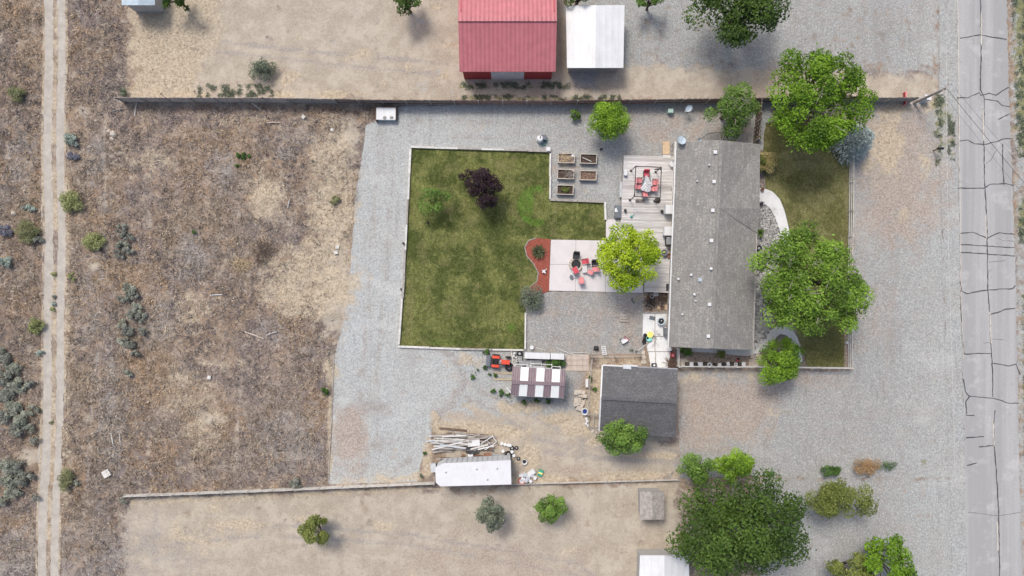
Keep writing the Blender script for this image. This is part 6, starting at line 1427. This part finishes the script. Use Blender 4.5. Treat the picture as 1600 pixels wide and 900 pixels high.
def sheet_thing(name, lab, cat, px, py, sx_, sy_, h, rz, tilt, mat, edge='grey_metal'):
    c = V3(px, py, h); t = thing(name, lab, cat, (c.x, c.y, 0), rz); MB().box((0, 0, h), (sx_, sy_, .03), 0, tilt).build('sheet', M[mat], t); MB().box((0, 0, h - .04), (sx_ * 1.02, .05, .05), 0, tilt).build('batten', M[edge], t)
    for s in (-.4, .4): MB().box((sx_ * s, 0, (h - .05) / 2), (.06, .06, h - .05)).build('support', M['timber_grey'], t)
sheet_thing('metal_sheet', 'grey corrugated sheet lying between locker and shed', 'sheet', 829, 566.5, 2.2, .5, .4, .06, .1, 'grey_metal'); sheet_thing('leaning_sheet', 'white panel leaning in the pipe frame behind the shed', 'panel', 836, 573.5, 1.7, .3, 1.2, -.05, .2, 'white_clean')
# grid crate with a spare wheel and a pallet of white odds and ends
c = V3(811, 561, .5); t_ = thing('wire_crate', 'white grid crate of bottles next to the tractor', 'crate', (c.x, c.y, 0), -.03)
for k in range(4):
    MB().box((-.24 + .16 * k, 0, .44), (.03, .5, .05)).build('divider', M['white'], t_); MB().box((0, -.22 + .147 * k, .465), (.52, .03, .05)).build('divider', M['white'], t_)
MB().box((0, 0, .2), (.5, .48, .4)).build('bin', M['dark_metal'], t_)
c = V3(812, 552.5, .6); spare_tyre(812, 552.5, .3, 'black wheel on top of the crates by the lawn edging', .3)
chest(812, 552.5, .5, .4, .28, 'dark crate under the black wheel by the lawn edging', 'dark_metal', 'dark_metal', 0, 0, 'crate', 'crate')
for i, (x, y, r_, h) in enumerate(((804, 553, .13, .4), (803, 557, .12, .35), (806, 559, .1, .3))):
    c = V3(x, y, h); t_ = thing('white_jug', 'white plastic jug standing beside the grid crate', 'jug', (c.x, c.y, 0), 0, 'white jugs beside the grid crate'); MB().lathe([(r_, 0), (r_, h * .7), (r_ * .4, h * .88), (r_ * .35, h)], n=12).build('body', M['white_clean'], t_); MB().lathe([(r_ * .4, h), (r_ * .4, h + .04)], n=10).build('cap', M['light_grey'], t_)
def board(lab, px, py, L, w, h, rz, mat, group=None, z=.03, name='board', cat='board', tilt=0):
    c = V3(px, py, z); b = MB(); hw = w / 2
    b.box((0, 0, h / 2), (L, w, h), 0, 0, tilt); o = b.build(name, M[mat]); o.location = (c.x, c.y, z); o.rotation_euler = (0, 0, rz); return tag(o, lab, cat, group)
board('white upright timber beside the white jugs', 800, 556, 1.1, .09, .09, R(-80), 'timber_white'); board('white slanting timber between tractor and pipe frame', 804, 571, .9, .09, .09, R(-55), 'timber_white', z=.3)
board('upper pale timber rail in the gravel before the shed', 788, 583, 1.9, .1, .1, R(-2), 'straw_bundle', z=.02); board('lower pale timber rail in the gravel before the shed', 787, 593, 2.0, .1, .1, R(-2), 'straw_bundle', z=.02)
board('white plank leaning at the shed west corner', 795.5, 610, .75, .16, .05, R(-52), 'white', z=.3, tilt=.2)
for i, (x, y, L, a, l) in enumerate(((845, 545.5, 1.0, -14, 'pale pole on the court gravel behind the longer locker'), (880, 548, 1.5, -22, 'pale pole slanting from the shorter locker'), (900, 554.5, 1.4, -12, 'pale pole lying across the paver pad edge'), (904, 551.5, 1.4, 0, 'white pipe lying on the court edge above the pavers'), (884, 557, .75, 55, 'short pale pole propped against the shorter locker'))):
    c = V3(x, y, .1); t_ = MB().tube((-L / 2, 0, .04), (L / 2, 0, .04), .035, .03, 7).build('pole', M['timber_white']); t_.location = (c.x, c.y, .05); t_.rotation_euler = (0, 0, R(a)); tag(t_, l, 'pole')
c = V3(831, 543, .5); t_ = thing('bucket', 'white bucket on the court gravel behind the locker', 'bucket', (c.x, c.y, .02)); MB().lathe([(.15, 0), (.18, .38), (.19, .39), (.16, .36)], n=14).build('pail', M['white_clean'], t_); MB().lathe([(.19, .39), (.19, .42), (.02, .43)], n=14).build('lid', M['white_clean'], t_)
c = V3(933, 545, .8); t_ = thing('tarp_cone', 'black tarp-covered heap at the court fence', 'tarp', (c.x, c.y, 0)); MB().add([(-.3, -.22, 0), (.3, -.25, 0), (.24, .2, 0), (-.2, .22, 0), (.02, 0, .75)], [(0, 1, 4), (1, 2, 4), (2, 3, 4), (3, 0, 4), (3, 2, 1, 0)]).build('tarp', M['tarp'], t_); MB().torus((0, 0, .03), .3, .03).build('rope', M['timber_grey'], t_)
c = V3(944.5, 548.5, .8); t_ = thing('ladder', 'short white ladder leaning on the court fence', 'ladder', (c.x, c.y, 0), R(3))
for s in (-1, 1): MB().tube((s * .2, -.35, .9), (s * .16, .45, .05), .03).build('rail', M['white_clean'], t_)
for k in range(5): MB().box((0, -.3 + .17 * k, .85 - .18 * k), (.36, .09, .03)).build('rung', M['white_clean'], t_)
for i, (y, l) in enumerate(((493, 'uppermost of three grey concrete blocks on the court gravel'), (497, 'middle of three grey concrete blocks on the court gravel'), (501, 'lowest of three grey concrete blocks on the court gravel'))):
    c = V3(974.5 + .3 * i, y, .2); t_ = thing('concrete_block', l, 'block', (c.x, c.y, .02), -.03); MB().box((0, 0, .09), (.68, .19, .18)).build('body', M['rubble'], t_); MB().box((-.16, 0, .182), (.2, .1, .012)).box((.16, 0, .182), (.2, .1, .012)).build('core', M['timber_grey'], t_)
c = V3(976, 532, .5); t_ = thing('toy_wagon', 'small white and red toy wagon on the court gravel', 'wagon', (c.x, c.y, .02), R(30)); MB().box((0, 0, .3), (.62, .4, .08)).box((0, .2, .36), (.62, .03, .12)).box((0, -.2, .36), (.62, .03, .12)).build('tray', M['white_clean'], t_); MB().box((.33, 0, .36), (.04, .4, .18)).box((.2, .18, .44), (.3, .06, .04)).build('rim', M['red_cushion'], t_)
for sx_ in (-1, 1):
    for sy_ in (-1, 1): MB().torus((sx_ * .24, sy_ * .24, .13), .09, .035, 12, 6, 'y').build('wheel', M['rubber'], t_)
MB().tube((.34, 0, .3), (.75, .05, .5), .018).build('handle', M['dark_metal'], t_)
c = V3(989, 470, .1); t_ = thing('push_broom', 'push broom with yellow handle on the gravel', 'broom', (c.x, c.y, .02), R(28)); MB().box((0, 0, .06), (.16, .5, .08)).build('head', M['grey_plastic'], t_); MB().tube((0, 0, .1), (1.05, .02, .3), .02).build('handle', M['yellow_handle'], t_); MB().box((0, 0, .015), (.2, .52, .03)).build('bristles', M['black'], t_)
for i, (x, y) in enumerate(((986.5, 546.5), (994.5, 548.5))):
    bush('dry_clump', ('larger', 'smaller')[i] + ' dark dry clump against the court fence', 'weed', x, y, 3.4 - i, 3 - .6 * i, .3, 'sage_dark', 430 + i, .08, 5)

# broken slabs by the run fence
rub = [(903, 613, .8, .5, 5), (911, 613.5, .45, .42, -8), (914, 619, .4, .35, 10), (908, 618, .55, .3, 0), (902.5, 626.5, .75, .6, 12), (901, 631, .6, .42, 20), (911, 627, .4, .75, -20), (908.5, 633.5, .42, .7, -28), (906, 639, .7, .4, -15), (912, 622, .35, .3, 40)]
for i, (x, y, a, b, r_) in enumerate(rub):
    rg = random.Random(i); h = .16 + .14 * (i % 3); c = V3(x, y, h); pts = [(-a / 2, -b / 2 * rg.uniform(.7, 1)), (a / 2 * rg.uniform(.7, 1), -b / 2), (a / 2, b / 2 * rg.uniform(.6, 1)), (0, b / 2 * 1.05), (-a / 2 * rg.uniform(.7, 1), b / 2)]
    o = MB().prism(pts, 0, h).build('concrete_slab', M['rubble']); o.location = (c.x, c.y, .0); o.rotation_euler = (0, 0, R(r_)); tag(o, 'broken tan concrete slab in the heap by the run fence', 'slab', 'broken slabs by the run fence')
c = V3(914, 643.5, .6); t_ = thing('drum', 'white drum with deep blue inside beside the slabs', 'drum', (c.x, c.y, 0)); MB().lathe([(.28, 0), (.32, .55), (.34, .56), (.27, .55), (.22, .4)], n=18).build('shell', M['white_clean'], t_); MB().lathe([(.215, .42), (.2, .4), (.01, .4)], n=16).build('liner', M['blue'], t_)
chest(917.2, 599, .26, .78, .4, 'narrow white box against the straw run fence', 'white', 'white_clean', 0, 0, 'white_box', 'box')
pipe_frame('grey timber cold frame with cross bars in the straw run', 928, 660, 1.0, 1.0, .35, -.03, 1, 'timber_grey')
for i, (x, y) in enumerate(((916, 654), (917.5, 658), (915.5, 662), (919, 665))):
    c = V3(x, y, .3); t_ = thing('paint_pail', 'small white pail in the row below the blue-lined drum', 'pail', (c.x, c.y, 0), 0, 'white pails by the run'); MB().lathe([(.11, 0), (.13, .26), (.14, .27), (.11, .25)], n=12).build('pail', M['white_clean'], t_); MB().torus((0, 0, .27), .135, .012, 12, 5).build('rim', M['grey_metal'], t_)
for i, (x, y) in enumerate(((923, 669), (930, 669), (935, 671), (926, 674), (932, 675))):
    c = V3(x, y, .15); o = MB().prism([(-.2, -.1), (.18, -.13), (.22, .1), (-.15, .14)], 0, .15).build('edging_stone', M['rubble']); o.location = (c.x, c.y, 0); o.rotation_euler = (0, 0, i * .3); tag(o, 'pale edging stone under the garage tree', 'stone', 'edging stones under the garage tree')

# ------------------------------------------------------------------ service pad clutter and the potting corner
sheet('potting_bed', [(1006, 459), (1047, 459), (1047, 486), (1005, 486)], .03, M['soil_pale'], 'grey soil of the potting corner beside the deck', 'bed', 6, .2, 6, seed=40)
board('grey timber between potting corner and concrete pad', 1026, 488, 2.6, .12, .16, 0, 'timber_grey', z=0)
rg = random.Random(3)
for i in range(16):
    x, y = rg.uniform(1009, 1044), rg.uniform(462, 482); r_ = rg.uniform(.1, .2); h = rg.uniform(.12, .3); c = V3(x, y, h); mt = rg.choice(['light_grey', 'white', 'grey_plastic', 'rust', 'timber_grey', 'soil'])
    t_ = thing('flower_pot', {'light_grey': 'pale grey', 'white': 'white', 'grey_plastic': 'slate', 'rust': 'rusty', 'timber_grey': 'dull brown', 'soil': 'near-black'}[mt] + ' pot among the clutter in the potting corner', 'pot', (c.x, c.y, .03), 0, 'pots in the potting corner'); MB().lathe([(r_ * .7, 0), (r_, h), (r_ * 1.1, h), (r_ * .85, h), (r_ * .7, h * .4)], n=12).build('pot', M[mt], t_); MB().lathe([(r_ * .8, h * .7), (.01, h * .72)], n=10).build('soil', M['soil'], t_)
spare_tyre(1025.5, 459.5, .26, 'pale ring-shaped planter in the potting corner', .03, None, 'light_grey')
twigpile('vine_heap', 'brown dead vine heap in the potting corner', 'heap', 1034, 466, 9, 10, 110, M['bark'], 31, .018, .3); twigpile('root_heap', 'pale brown root heap in the potting corner', 'heap', 1042, 464, 5, 8, 60, M['timber_brown'], 32, .018, .3)
twigpile('scrap_wire', 'dark tangle of scrap wire in the potting corner', 'scrap', 1016, 470, 10, 8, 90, M['dark_metal'], 33, .014, .25)
c = V3(1035, 479.5, .1); t_ = thing('plywood_sheet', 'bare tan plywood offcut in the potting corner', 'plywood', (c.x, c.y, .03), -.05); MB().box((0, 0, .06), (.95, .5, .02)).build('sheet', M['timber_tan'], t_); MB().box((0, .1, .025), (.9, .06, .05)).build('batten', M['timber_grey'], t_)
c = V3(1019.5, 497, .2); t_ = thing('rubber_mat', 'dark grey boot scraper on the white pad', 'mat', (c.x, c.y, .08), R(-12)); MB().box((0, 0, .03), (.56, .32, .04)).build('mat', M['grey_plastic'], t_); MB().box((0, .15, .06), (.56, .03, .04)).box((0, -.15, .06), (.56, .03, .04)).build('rim', M['black'], t_)
c = V3(1033.5, 502, .6); t_ = thing('wash_tub', 'round grey tub with black inside on the pad', 'tub', (c.x, c.y, .08)); MB().lathe([(.3, 0), (.36, .5), (.38, .5), (.28, .48), (.25, .3)], n=20).build('tub', M['dish'], t_); MB().lathe([(.26, .42), (.24, .4), (.01, .38)], n=18).build('inside', M['black'], t_); MB().blob((.02, .04, .44), (.07, .06, .05), 3).build('ladle', M['light_grey'], t_)
chest(1042, 519, .45, .8, .7, 'slate blue wheeled bin against the house wall', 'grey_plastic', 'grey_plastic', .02, .08, 'wheelie_bin', 'bin')
c = V3(1038.5, 508.5, .4); t_ = thing('metal_jug', 'pale metal jug beside the round tub', 'jug', (c.x, c.y, .08), R(30)); MB().tube((-.2, 0, .12), (.2, 0, .12), .11, .11, 12).build('body', M['light_grey'], t_); MB().tube((.2, 0, .12), (.28, 0, .12), .05, .04).build('neck', M['grey_metal'], t_)
for (x, y, mt, l, r_) in ((1016, 523, 'yellow', 'round pale yellow play tub on the pad', .3), (1014.5, 529, 'turquoise', 'round turquoise play tub overlapping the yellow one', .28)):
    c = V3(x, y, .4); t_ = thing('play_pool', l, 'play pool', (c.x, c.y, .3 if mt == 'yellow' else .25)); MB().lathe([(r_ * .9, 0), (r_, .04), (r_, .07), (r_ * .92, .08), (r_ * .85, .05), (.01, .06)], n=22).build('disc', M[mt], t_); MB().torus((0, 0, .07), r_ * .95, .025, 22, 6).build('rim', M[mt], t_); MB().lathe([(r_ * .5, -.24), (r_ * .6, 0)], n=14).build('base', M['grey_plastic'], t_)
for i, (x, y) in enumerate(((1008, 524), (1007.5, 530), (1006, 534), (1011, 527))):
    c = V3(x, y, .3); t_ = thing('nursery_pot', 'black nursery pot at the pad edge beside the round tubs', 'pot', (c.x, c.y, .05), 0, 'black nursery pots at the pad edge'); MB().lathe([(.13, 0), (.18, .28), (.2, .29), (.16, .27)], n=14).build('pot', M['black'], t_); MB().lathe([(.16, .22), (.01, .24)], n=12).build('soil', M['soil'], t_)
board('pale pole slanting off the pad by the black pots', 1003, 543, 1.1, .07, .07, R(38), 'timber_white', z=.05); board('dark plank beside the turquoise tub', 1012.5, 536, .6, .14, .04, R(50), 'timber_grey', z=.1)
twigpile('garden_hose', 'grey tangle of hose in the middle of the pad', 'hose', 1024, 526, 4, 14, 26, M['timber_grey'], 41, .025, .06)
chest(1046.5, 546, .36, .32, .5, 'small white square box on the pad near the house end', 'white', 'white_clean', .4, .08, 'white_box', 'box')
c = V3(1052, 555, .5); t_ = thing('red_crate', 'dark red crate with pale centre by the short fence', 'crate', (c.x, c.y, .02)); MB().box((0, 0, .2), (.34, .44, .4)).build('body', M['wall_red'], t_); MB().box((0, 0, .41), (.16, .24, .03)).build('lid', M['pink_cushion'], t_)
twigpile('brush_pile', 'brown brush heap in the corner by the short fence', 'heap', 1049, 567, 9, 10, 130, M['timber_brown'], 42, .018, .35)
c = V3(1022, 571, .4); t_ = thing('trash_tub', 'black tub with a white bag beside the garage wall', 'tub', (c.x, c.y, .08)); MB().box((0, 0, .2), (.42, .38, .4)).build('tub', M['black'], t_); MB().box((0, 0, .41), (.48, .44, .03)).build('rim', M['black'], t_); MB().blob((0, .02, .45), (.13, .11, .08), 6, .2).build('bag', M['white_clean'], t_)
for i, (x, y) in enumerate(((1006, 566), (1006.5, 559), (1005.5, 552))):
    c = V3(x, y, .3); o = MB().blob((0, 0, .1), (.3 - .04 * i, .26, .13), i + 60, .2).build('boulder', M['rubble']); o.location = (c.x, c.y, .0); tag(o, 'rounded tan boulder edging the white pad', 'boulder', 'boulders edging the white pad')

# ------------------------------------------------------------------ side bed planters and front details
x = 1074.0; i = 0; rg = random.Random(12)
while x < 1165:
    wv = rg.uniform(.26, .42); h = rg.uniform(.25, .45); c = V3(x, 570.3 - rg.uniform(0, 2.2), h); dark = i % 2 == 0
    t_ = thing('trough_planter', ('black trough planter in the row along the front fence' if dark else 'white trough planter in the row along the front fence'), 'planter', (c.x, c.y, .03), rg.uniform(-.15, .15), 'planters along the front fence'); mt = 'black' if dark else 'white_clean'
    if i % 3 == 2: MB().lathe([(wv * .4, 0), (wv * .55, h), (wv * .62, h), (wv * .5, h - .03)], n=14).build('trough', M[mt], t_); MB().lathe([(wv * .5, h - .04), (.01, h - .02)], n=12).build('soil', M['soil'], t_)
    else: MB().box((0, 0, h / 2), (wv, .3, h)).box((0, 0, h), (wv * 1.12, .36, .04)).build('trough', M[mt], t_); MB().box((0, 0, h + .025), (wv * .85, .22, .012)).build('soil', M['soil'] if dark else M['white_clean'], t_)
    x += wv * 16 * 1.12 + rg.uniform(.2, 2.0); i += 1
c = V3(1065, 566, .08); o = MB().prism([(-.6, .2), (-.3, .4), (.5, .35), (.9, -.35), (.5, -.5), (.2, -.5)], 0, .06).build('flat_slab', M['rubble']); o.location = (c.x, c.y, .03); tag(o, 'pale flat stone slab in the corner of side bed', 'slab')
c = V3(1178, 567, .1); t_ = thing('paver_stack', 'square of tan pavers at the end of planter row', 'pavers', (c.x, c.y, .03))
for a in range(4):
    for b in range(3): MB().box((-.36 + .25 * a, -.25 + .25 * b, .05), (.235, .235, .1)).build('paver', M['paver'], t_)
for k, (x, y) in enumerate(((1176, 557), (1183, 556), (1188, 558), (1189, 564), (1181, 560))):
    c = V3(x, y, .1); o = MB().prism([(-.22, -.15), (.2, -.17), (.24, .14), (-.17, .18)], 0, .1).build('stepping_stone', M['paver']); o.location = (c.x, c.y, .03); o.rotation_euler = (0, 0, k * .7); tag(o, 'loose tan stepping stone by the curved side path', 'stone', 'loose stepping stones by the side path')
c = V3(1154, 563, .4); t_ = thing('garden_gnome', 'small red and dark garden figure in the side bed', 'ornament', (c.x, c.y, .03)); MB().lathe([(.14, 0), (.16, .15), (.1, .3)], n=12).build('body', M['red_cushion'], t_); MB().blob((0, .12, .3), (.12, .12, .14), 5).build('head', M['black'], t_)
c = V3(1178.5, 551, .12); t_ = thing('path_light', 'white path light beside the curved side path', 'light', (c.x, c.y, .03)); MB().tube((0, 0, 0), (0, 0, .3), .02).build('stake', M['dark_metal'], t_); MB().lathe([(.05, .28), (.12, .32), (.03, .38)], n=12).build('shade', M['white_clean'], t_)
potted(1191.5, 296, .16, .35, 'dark rusty pot at the north side of front path', 'rust'); potted(1190, 317, .16, .4, 'black pot at the south side of front path', 'black'); 
c = V3(1187, 316, .45); t_ = thing('porch_rail', 'short white handrail at the front door', 'handrail', (c.x, c.y, .08)); MB().tube((-.2, 0, .6), (.5, .02, .5), .025).build('rail', M['white_clean'], t_); MB().tube((.5, .02, .5), (.5, .02, 0), .025).tube((-.2, 0, .6), (-.2, 0, 0), .025).build('post', M['white_clean'], t_)
chest(1325, 535.5, .3, .22, .25, 'small white box lying inside the fence corner', 'white', 'white_clean', .1, .05, 'white_box', 'box')
spare_tyre(1186.5, 388, .3, 'round dark grate in the rock bed beside the wall', .03)

# ------------------------------------------------------------------ scrap heap beside the trailer
rg = random.Random(77)
def heap_board(px, py, L, w, a, mat, z, lab, grp, tilt=0.0): return board(lab, px, py, L, w, .045, R(a), mat, grp, z, 'scrap_board', 'board', tilt)
GP, GB = 'bleached boards in the scrap heap', 'grey boards in the scrap heap'
for k in range(30):
    heap_board(698 + rg.uniform(-8, 20), 684.5 + rg.uniform(-5, 17), rg.uniform(1.6, 3.2), rg.uniform(.1, .17), rg.uniform(-9, 5), rg.choice(['timber_white', 'timber_white', 'bare_twig', 'timber_grey', 'light_grey']),   .08 + .022 * k, 'long bleached board lying in the scrap heap', GP, rg.uniform(-.05, .05))
for k in range(20):
    heap_board(748 + rg.uniform(-14, 14), 683 + rg.uniform(-3, 18), rg.uniform(1.2, 2.3), rg.uniform(.1, .18), rg.uniform(-8, 30), rg.choice(['timber_white', 'white', 'timber_grey', 'bare_twig']),   .1 + .03 * k, 'shorter bleached board at the jumbled end of scrap heap', GP, rg.uniform(-.1, .1))
for k in range(26):
    heap_board(720 + rg.uniform(-35, 40), 692 + rg.uniform(-14, 14), rg.uniform(1.2, 2.6), rg.uniform(.1, .2), rg.uniform(-14, 12), rg.choice(['timber_grey', 'timber_brown', 'timber_grey']), .03 + .018 * k, 'weathered grey board lying in the scrap heap', GB)
for k in range(10):
    heap_board(700 + rg.uniform(-4, 60), 713.5 + rg.uniform(-3, 4), rg.uniform(.9, 2.0), rg.uniform(.12, .2), rg.uniform(-6, 6) + (0 if k % 3 else 50), rg.choice(['rust', 'timber_grey', 'timber_brown']), .04 + .03 * k, 'rusty brown plank between scrap heap and trailer', 'rusty planks by the trailer')
heap_board(708, 671, 2.7, .2, -5, 'timber_brown', .05, 'long dark beam along the back of the scrap heap', None); heap_board(716, 676, 1.9, .16, -8, 'timber_grey', .06, 'grey beam lying beside the long dark beam', None)
heap_board(703, 695.5, 3.6, .1, 14, 'white', .7, 'long thin white pole lying diagonally over the scrap heap', None)
c = V3(737, 703, .5); t_ = thing('tarp_sheet', 'black tarp draped in the middle of the scrap heap', 'tarp', (c.x, c.y, .2)); MB().add([(-.6, -.3, .2), (-.2, -.45, .35), (.55, -.2, .45), (.6, .25, .4), (-.5, .3, .42), (-.6, -.3, 0), (-.2, -.45, 0), (.55, -.2, 0), (.6, .25, 0), (-.5, .3, 0)], [(0, 1, 2, 3, 4), (9, 8, 7, 6, 5), (0, 5, 6, 1), (1, 6, 7, 2), (2, 7, 8, 3), (3, 8, 9, 4), (4, 9, 5, 0)]).build('tarp', M['tarp'], t_); MB().tube((-.5, 0, .44), (.55, .05, .47), .02).build('rope', M['timber_grey'], t_)
chest(735, 710, .5, .45, .45, 'white sink box between the scrap heap and trailer', 'white', 'white_clean', .1, 0, 'sink_box', 'box')
pipe_frame('thin white pipe frame on the jumbled end of scrap heap', 764, 692, 1.3, .7, .7, .6, 1, 'white_clean')
sheet_thing('metal_sheet', 'grey metal sheet between scrap heap and trailer end', 'sheet', 778, 713, 1.3, .45, .4, -.05, .1, 'grey_metal'); sheet_thing('rust_panel', 'rust red panel among the scrap beside the trailer', 'panel', 762, 712, .75, .55, .5, .0, .15, 'rust')
sheet_thing('metal_sheet', 'white crumpled sheet on the scrap heap', 'sheet', 740, 691, 1.2, .8, .6, .1, .12, 'white')
for i, (x, y, r_, l) in enumerate(((794.5, 710.5, .36, 'large black tyre with pale rim by the trailer end'), (800, 701, .24, 'small black tyre beyond the white pails'), (807, 700.5, .2, 'smallest black tyre at the edge of straw'), (810, 717, .2, 'dark wheel behind the trailer end'))): spare_tyre(x, y, r_, l)
for i, (x, y) in enumerate(((784, 693), (789, 694.5), (794, 695.5), (797, 696), (786, 705), (800, 706), (803, 712))):
    c = V3(x, y, .3); t_ = thing('paint_bucket', 'white bucket scattered between scrap heap and tyres', 'bucket', (c.x, c.y, 0), 0, 'white buckets by the scrap heap'); MB().lathe([(.12, 0), (.15, .3), (.16, .31), (.13, .29)], n=12).build('pail', M['white_clean'], t_); MB().lathe([(.155, .31), (.155, .335), (.01, .34)], n=12).build('lid', M['white'], t_)
c = V3(819.5, 722, .3); t_ = thing('bucket', 'white tub with dark inside near the trailer end', 'tub', (c.x, c.y, 0)); MB().lathe([(.2, 0), (.26, .28), (.28, .29), (.22, .27), (.18, .15)], n=16).build('tub', M['white_clean'], t_); MB().lathe([(.18, .16), (.01, .15)], n=12).build('inside', M['black'], t_)
hp = [(814, 743, .2), (820, 742, .22), (827, 741, .24), (832, 743, .2), (817, 748, .18), (825, 747, .2), (836, 747, .18), (822, 751, .2), (829, 752, .18)]
for i, (x, y, r_) in enumerate(hp):
    c = V3(x, y, .35); t_ = thing('plastic_container', ('round lidded white pail' if i % 2 else 'boxy white plastic container') + ' in the heap behind the trailer', 'container', (c.x, c.y, 0), i * .7, 'white containers heaped behind the trailer')
    if i % 2: MB().lathe([(r_ * .8, 0), (r_, .34), (r_ * 1.05, .35), (r_ * .8, .34)], n=14).build('body', M['white_clean'], t_); MB().lathe([(r_, .35), (r_, .38), (.01, .39)], n=14).build('lid', M['light_grey'], t_)
    else: MB().box((0, 0, .17), (r_ * 1.8, r_ * 1.4, .34)).build('body', M['white_clean'], t_); MB().box((0, 0, .35), (r_ * 1.9, r_ * 1.5, .04)).build('lid', M['white'], t_)
chest(832, 738, .5, .42, .45, 'square white lidded bin atop the container heap', 'white', 'white_clean', .5, .0, 'lidded_bin', 'bin')
c = V3(815, 752, .3); t_ = thing('red_basin', 'red-rimmed white basin in the container heap', 'basin', (c.x, c.y, 0)); MB().lathe([(.24, 0), (.3, .22), (.24, .21), (.2, .1), (.01, .09)], n=18).build('basin', M['white_clean'], t_); MB().torus((0, 0, .22), .29, .04).build('rim', M['orange_paint'], t_)
c = V3(844.5, 739.5, .3); t_ = thing('green_crate', 'green crate with a yellow stripe on the straw', 'crate', (c.x, c.y, 0), R(-20)); MB().box((0, 0, .14), (.4, .62, .28)).build('body', M['green_plastic'], t_); MB().box((0, 0, .29), (.42, .16, .02)).build('stripe', M['yellow'], t_); MB().box((0, 0, .282), (.3, .5, .008)).build('lid', M['teal'], t_)
for i, (x, y, L, a, l) in enumerate(((1044, 744, 1.0, 40, 'grey plank standing at the boundary beside the dark tree'), (1049, 742, .8, 60, 'second grey plank at the boundary beside the dark tree'))): board(l, x, y, L, .14, .06, R(a), 'timber_grey', z=.03)

# ------------------------------------------------------------------ strays in the field
for i, (x, y, L, a, l, mt) in enumerate(((338, 461, 1.3, 2, 'white pipe lying in the brush field', 'white_clean'), (213, 171, 1.3, 82, 'white post propped at the west end of board fence', 'timber_white'), (401, 167, 1.2, -38, 'pale pole leaning from the board fence', 'timber_white'), (428, 192, 1.4, -1, 'bleached plank lying in the northern brush', 'timber_pale'), (186, 172, 1.3, 12, 'grey log lying where fence line ends', 'timber_grey'),
        (176, 687, 1.3, -80, 'left white batten in the brush', 'timber_white'), (188, 687, 1.3, -85, 'right white batten in the brush', 'timber_white'), (452, 318, .8, 75, 'short white stick near the straw patch', 'timber_white'), (425, 521, 1.1, 18, 'white branch beside the charred patch', 'timber_white'), (398, 524, 2.0, -20, 'long pale branch beside the charred patch', 'timber_pale'))):
    c = V3(x, y, .1); o = MB().tube((-L / 2, 0, .08), (0, .03, .12), .05, .05, 7).tube((0, .03, .12), (L / 2, 0, .09), .05, .035, 7).build('pole', M[mt]); o.location = (c.x, c.y, float(ground_z(np.array([c.x]), np.array([c.y]))[0]) + .02); o.rotation_euler = (0, 0, R(a)); tag(o, l, 'pole')
for i, (x, y, s, l) in enumerate(((527, 386, .36, 'upper of two white blocks by the gravel edge'), (525, 394.5, .36, 'lower of two white blocks by the gravel edge'), (166, 740, .75, 'large flat white slab lying in the brush'), (474, 183, .35, 'small curved white scrap near the northern fence'), (519, 203, .28, 'small white block near the gravel corner'), (327, 590, .35, 'lone white block in the southern brush'))):
    c = V3(x, y, .15); o = MB().prism([(-s / 2, -s * .42), (s / 2, -s / 2), (s * .52, s * .4), (-s * .4, s / 2)], 0, .16).build('white_block', M['timber_white']); o.location = (c.x, c.y, .08); o.rotation_euler = (0, 0, .3 * i); tag(o, l, 'block')
for i, (x, y, r_) in enumerate(((170, 205, .2), (177, 209, .3), (175, 217, .22), (23, 173, .2), (30, 172, .18), (21, 333, .25))):
    c = V3(x, y, .1); o = MB().blob((0, 0, r_ * .3), (r_ * 1.1, r_, r_ * .55), i + 5, .2, 9, 6).build('field_stone', M['rubble']); o.location = (c.x, c.y, .06); tag(o, 'pale rounded stone lying in the brush', 'stone', 'pale stones in the brush')
for i, (x, y, l) in enumerate(((248, 144, 'dark leaning post beyond the west end of board fence'), (300, 140, 'second dark leaning post beyond the board fence'))):
    c = V3(x, y, .4); o = MB().tube((0, 0, -.05), (.35, -.3, .8), .045, .04, 7).build('fence_post', M['timber_brown']); o.location = (c.x, c.y, 0); tag(o, l, 'post')
for i, (x, y, l) in enumerate(((630, 380, 'dark drip valve beside the lawn timbers'), (668, 347, 'black sprinkler head under the sparse sapling'), (626.5, 452, 'small dark valve further along the lawn timbers'))):
    c = V3(x, y, .3); t_ = thing('valve_box', l, 'valve', (c.x, c.y, .02)); MB().lathe([(.1, 0), (.1, .18), (.05, .22)], n=10).build('cap', M['black'], t_); MB().tube((-.12, .1, .05), (.14, -.35, .05), .03).build('pipe', M['black'], t_)
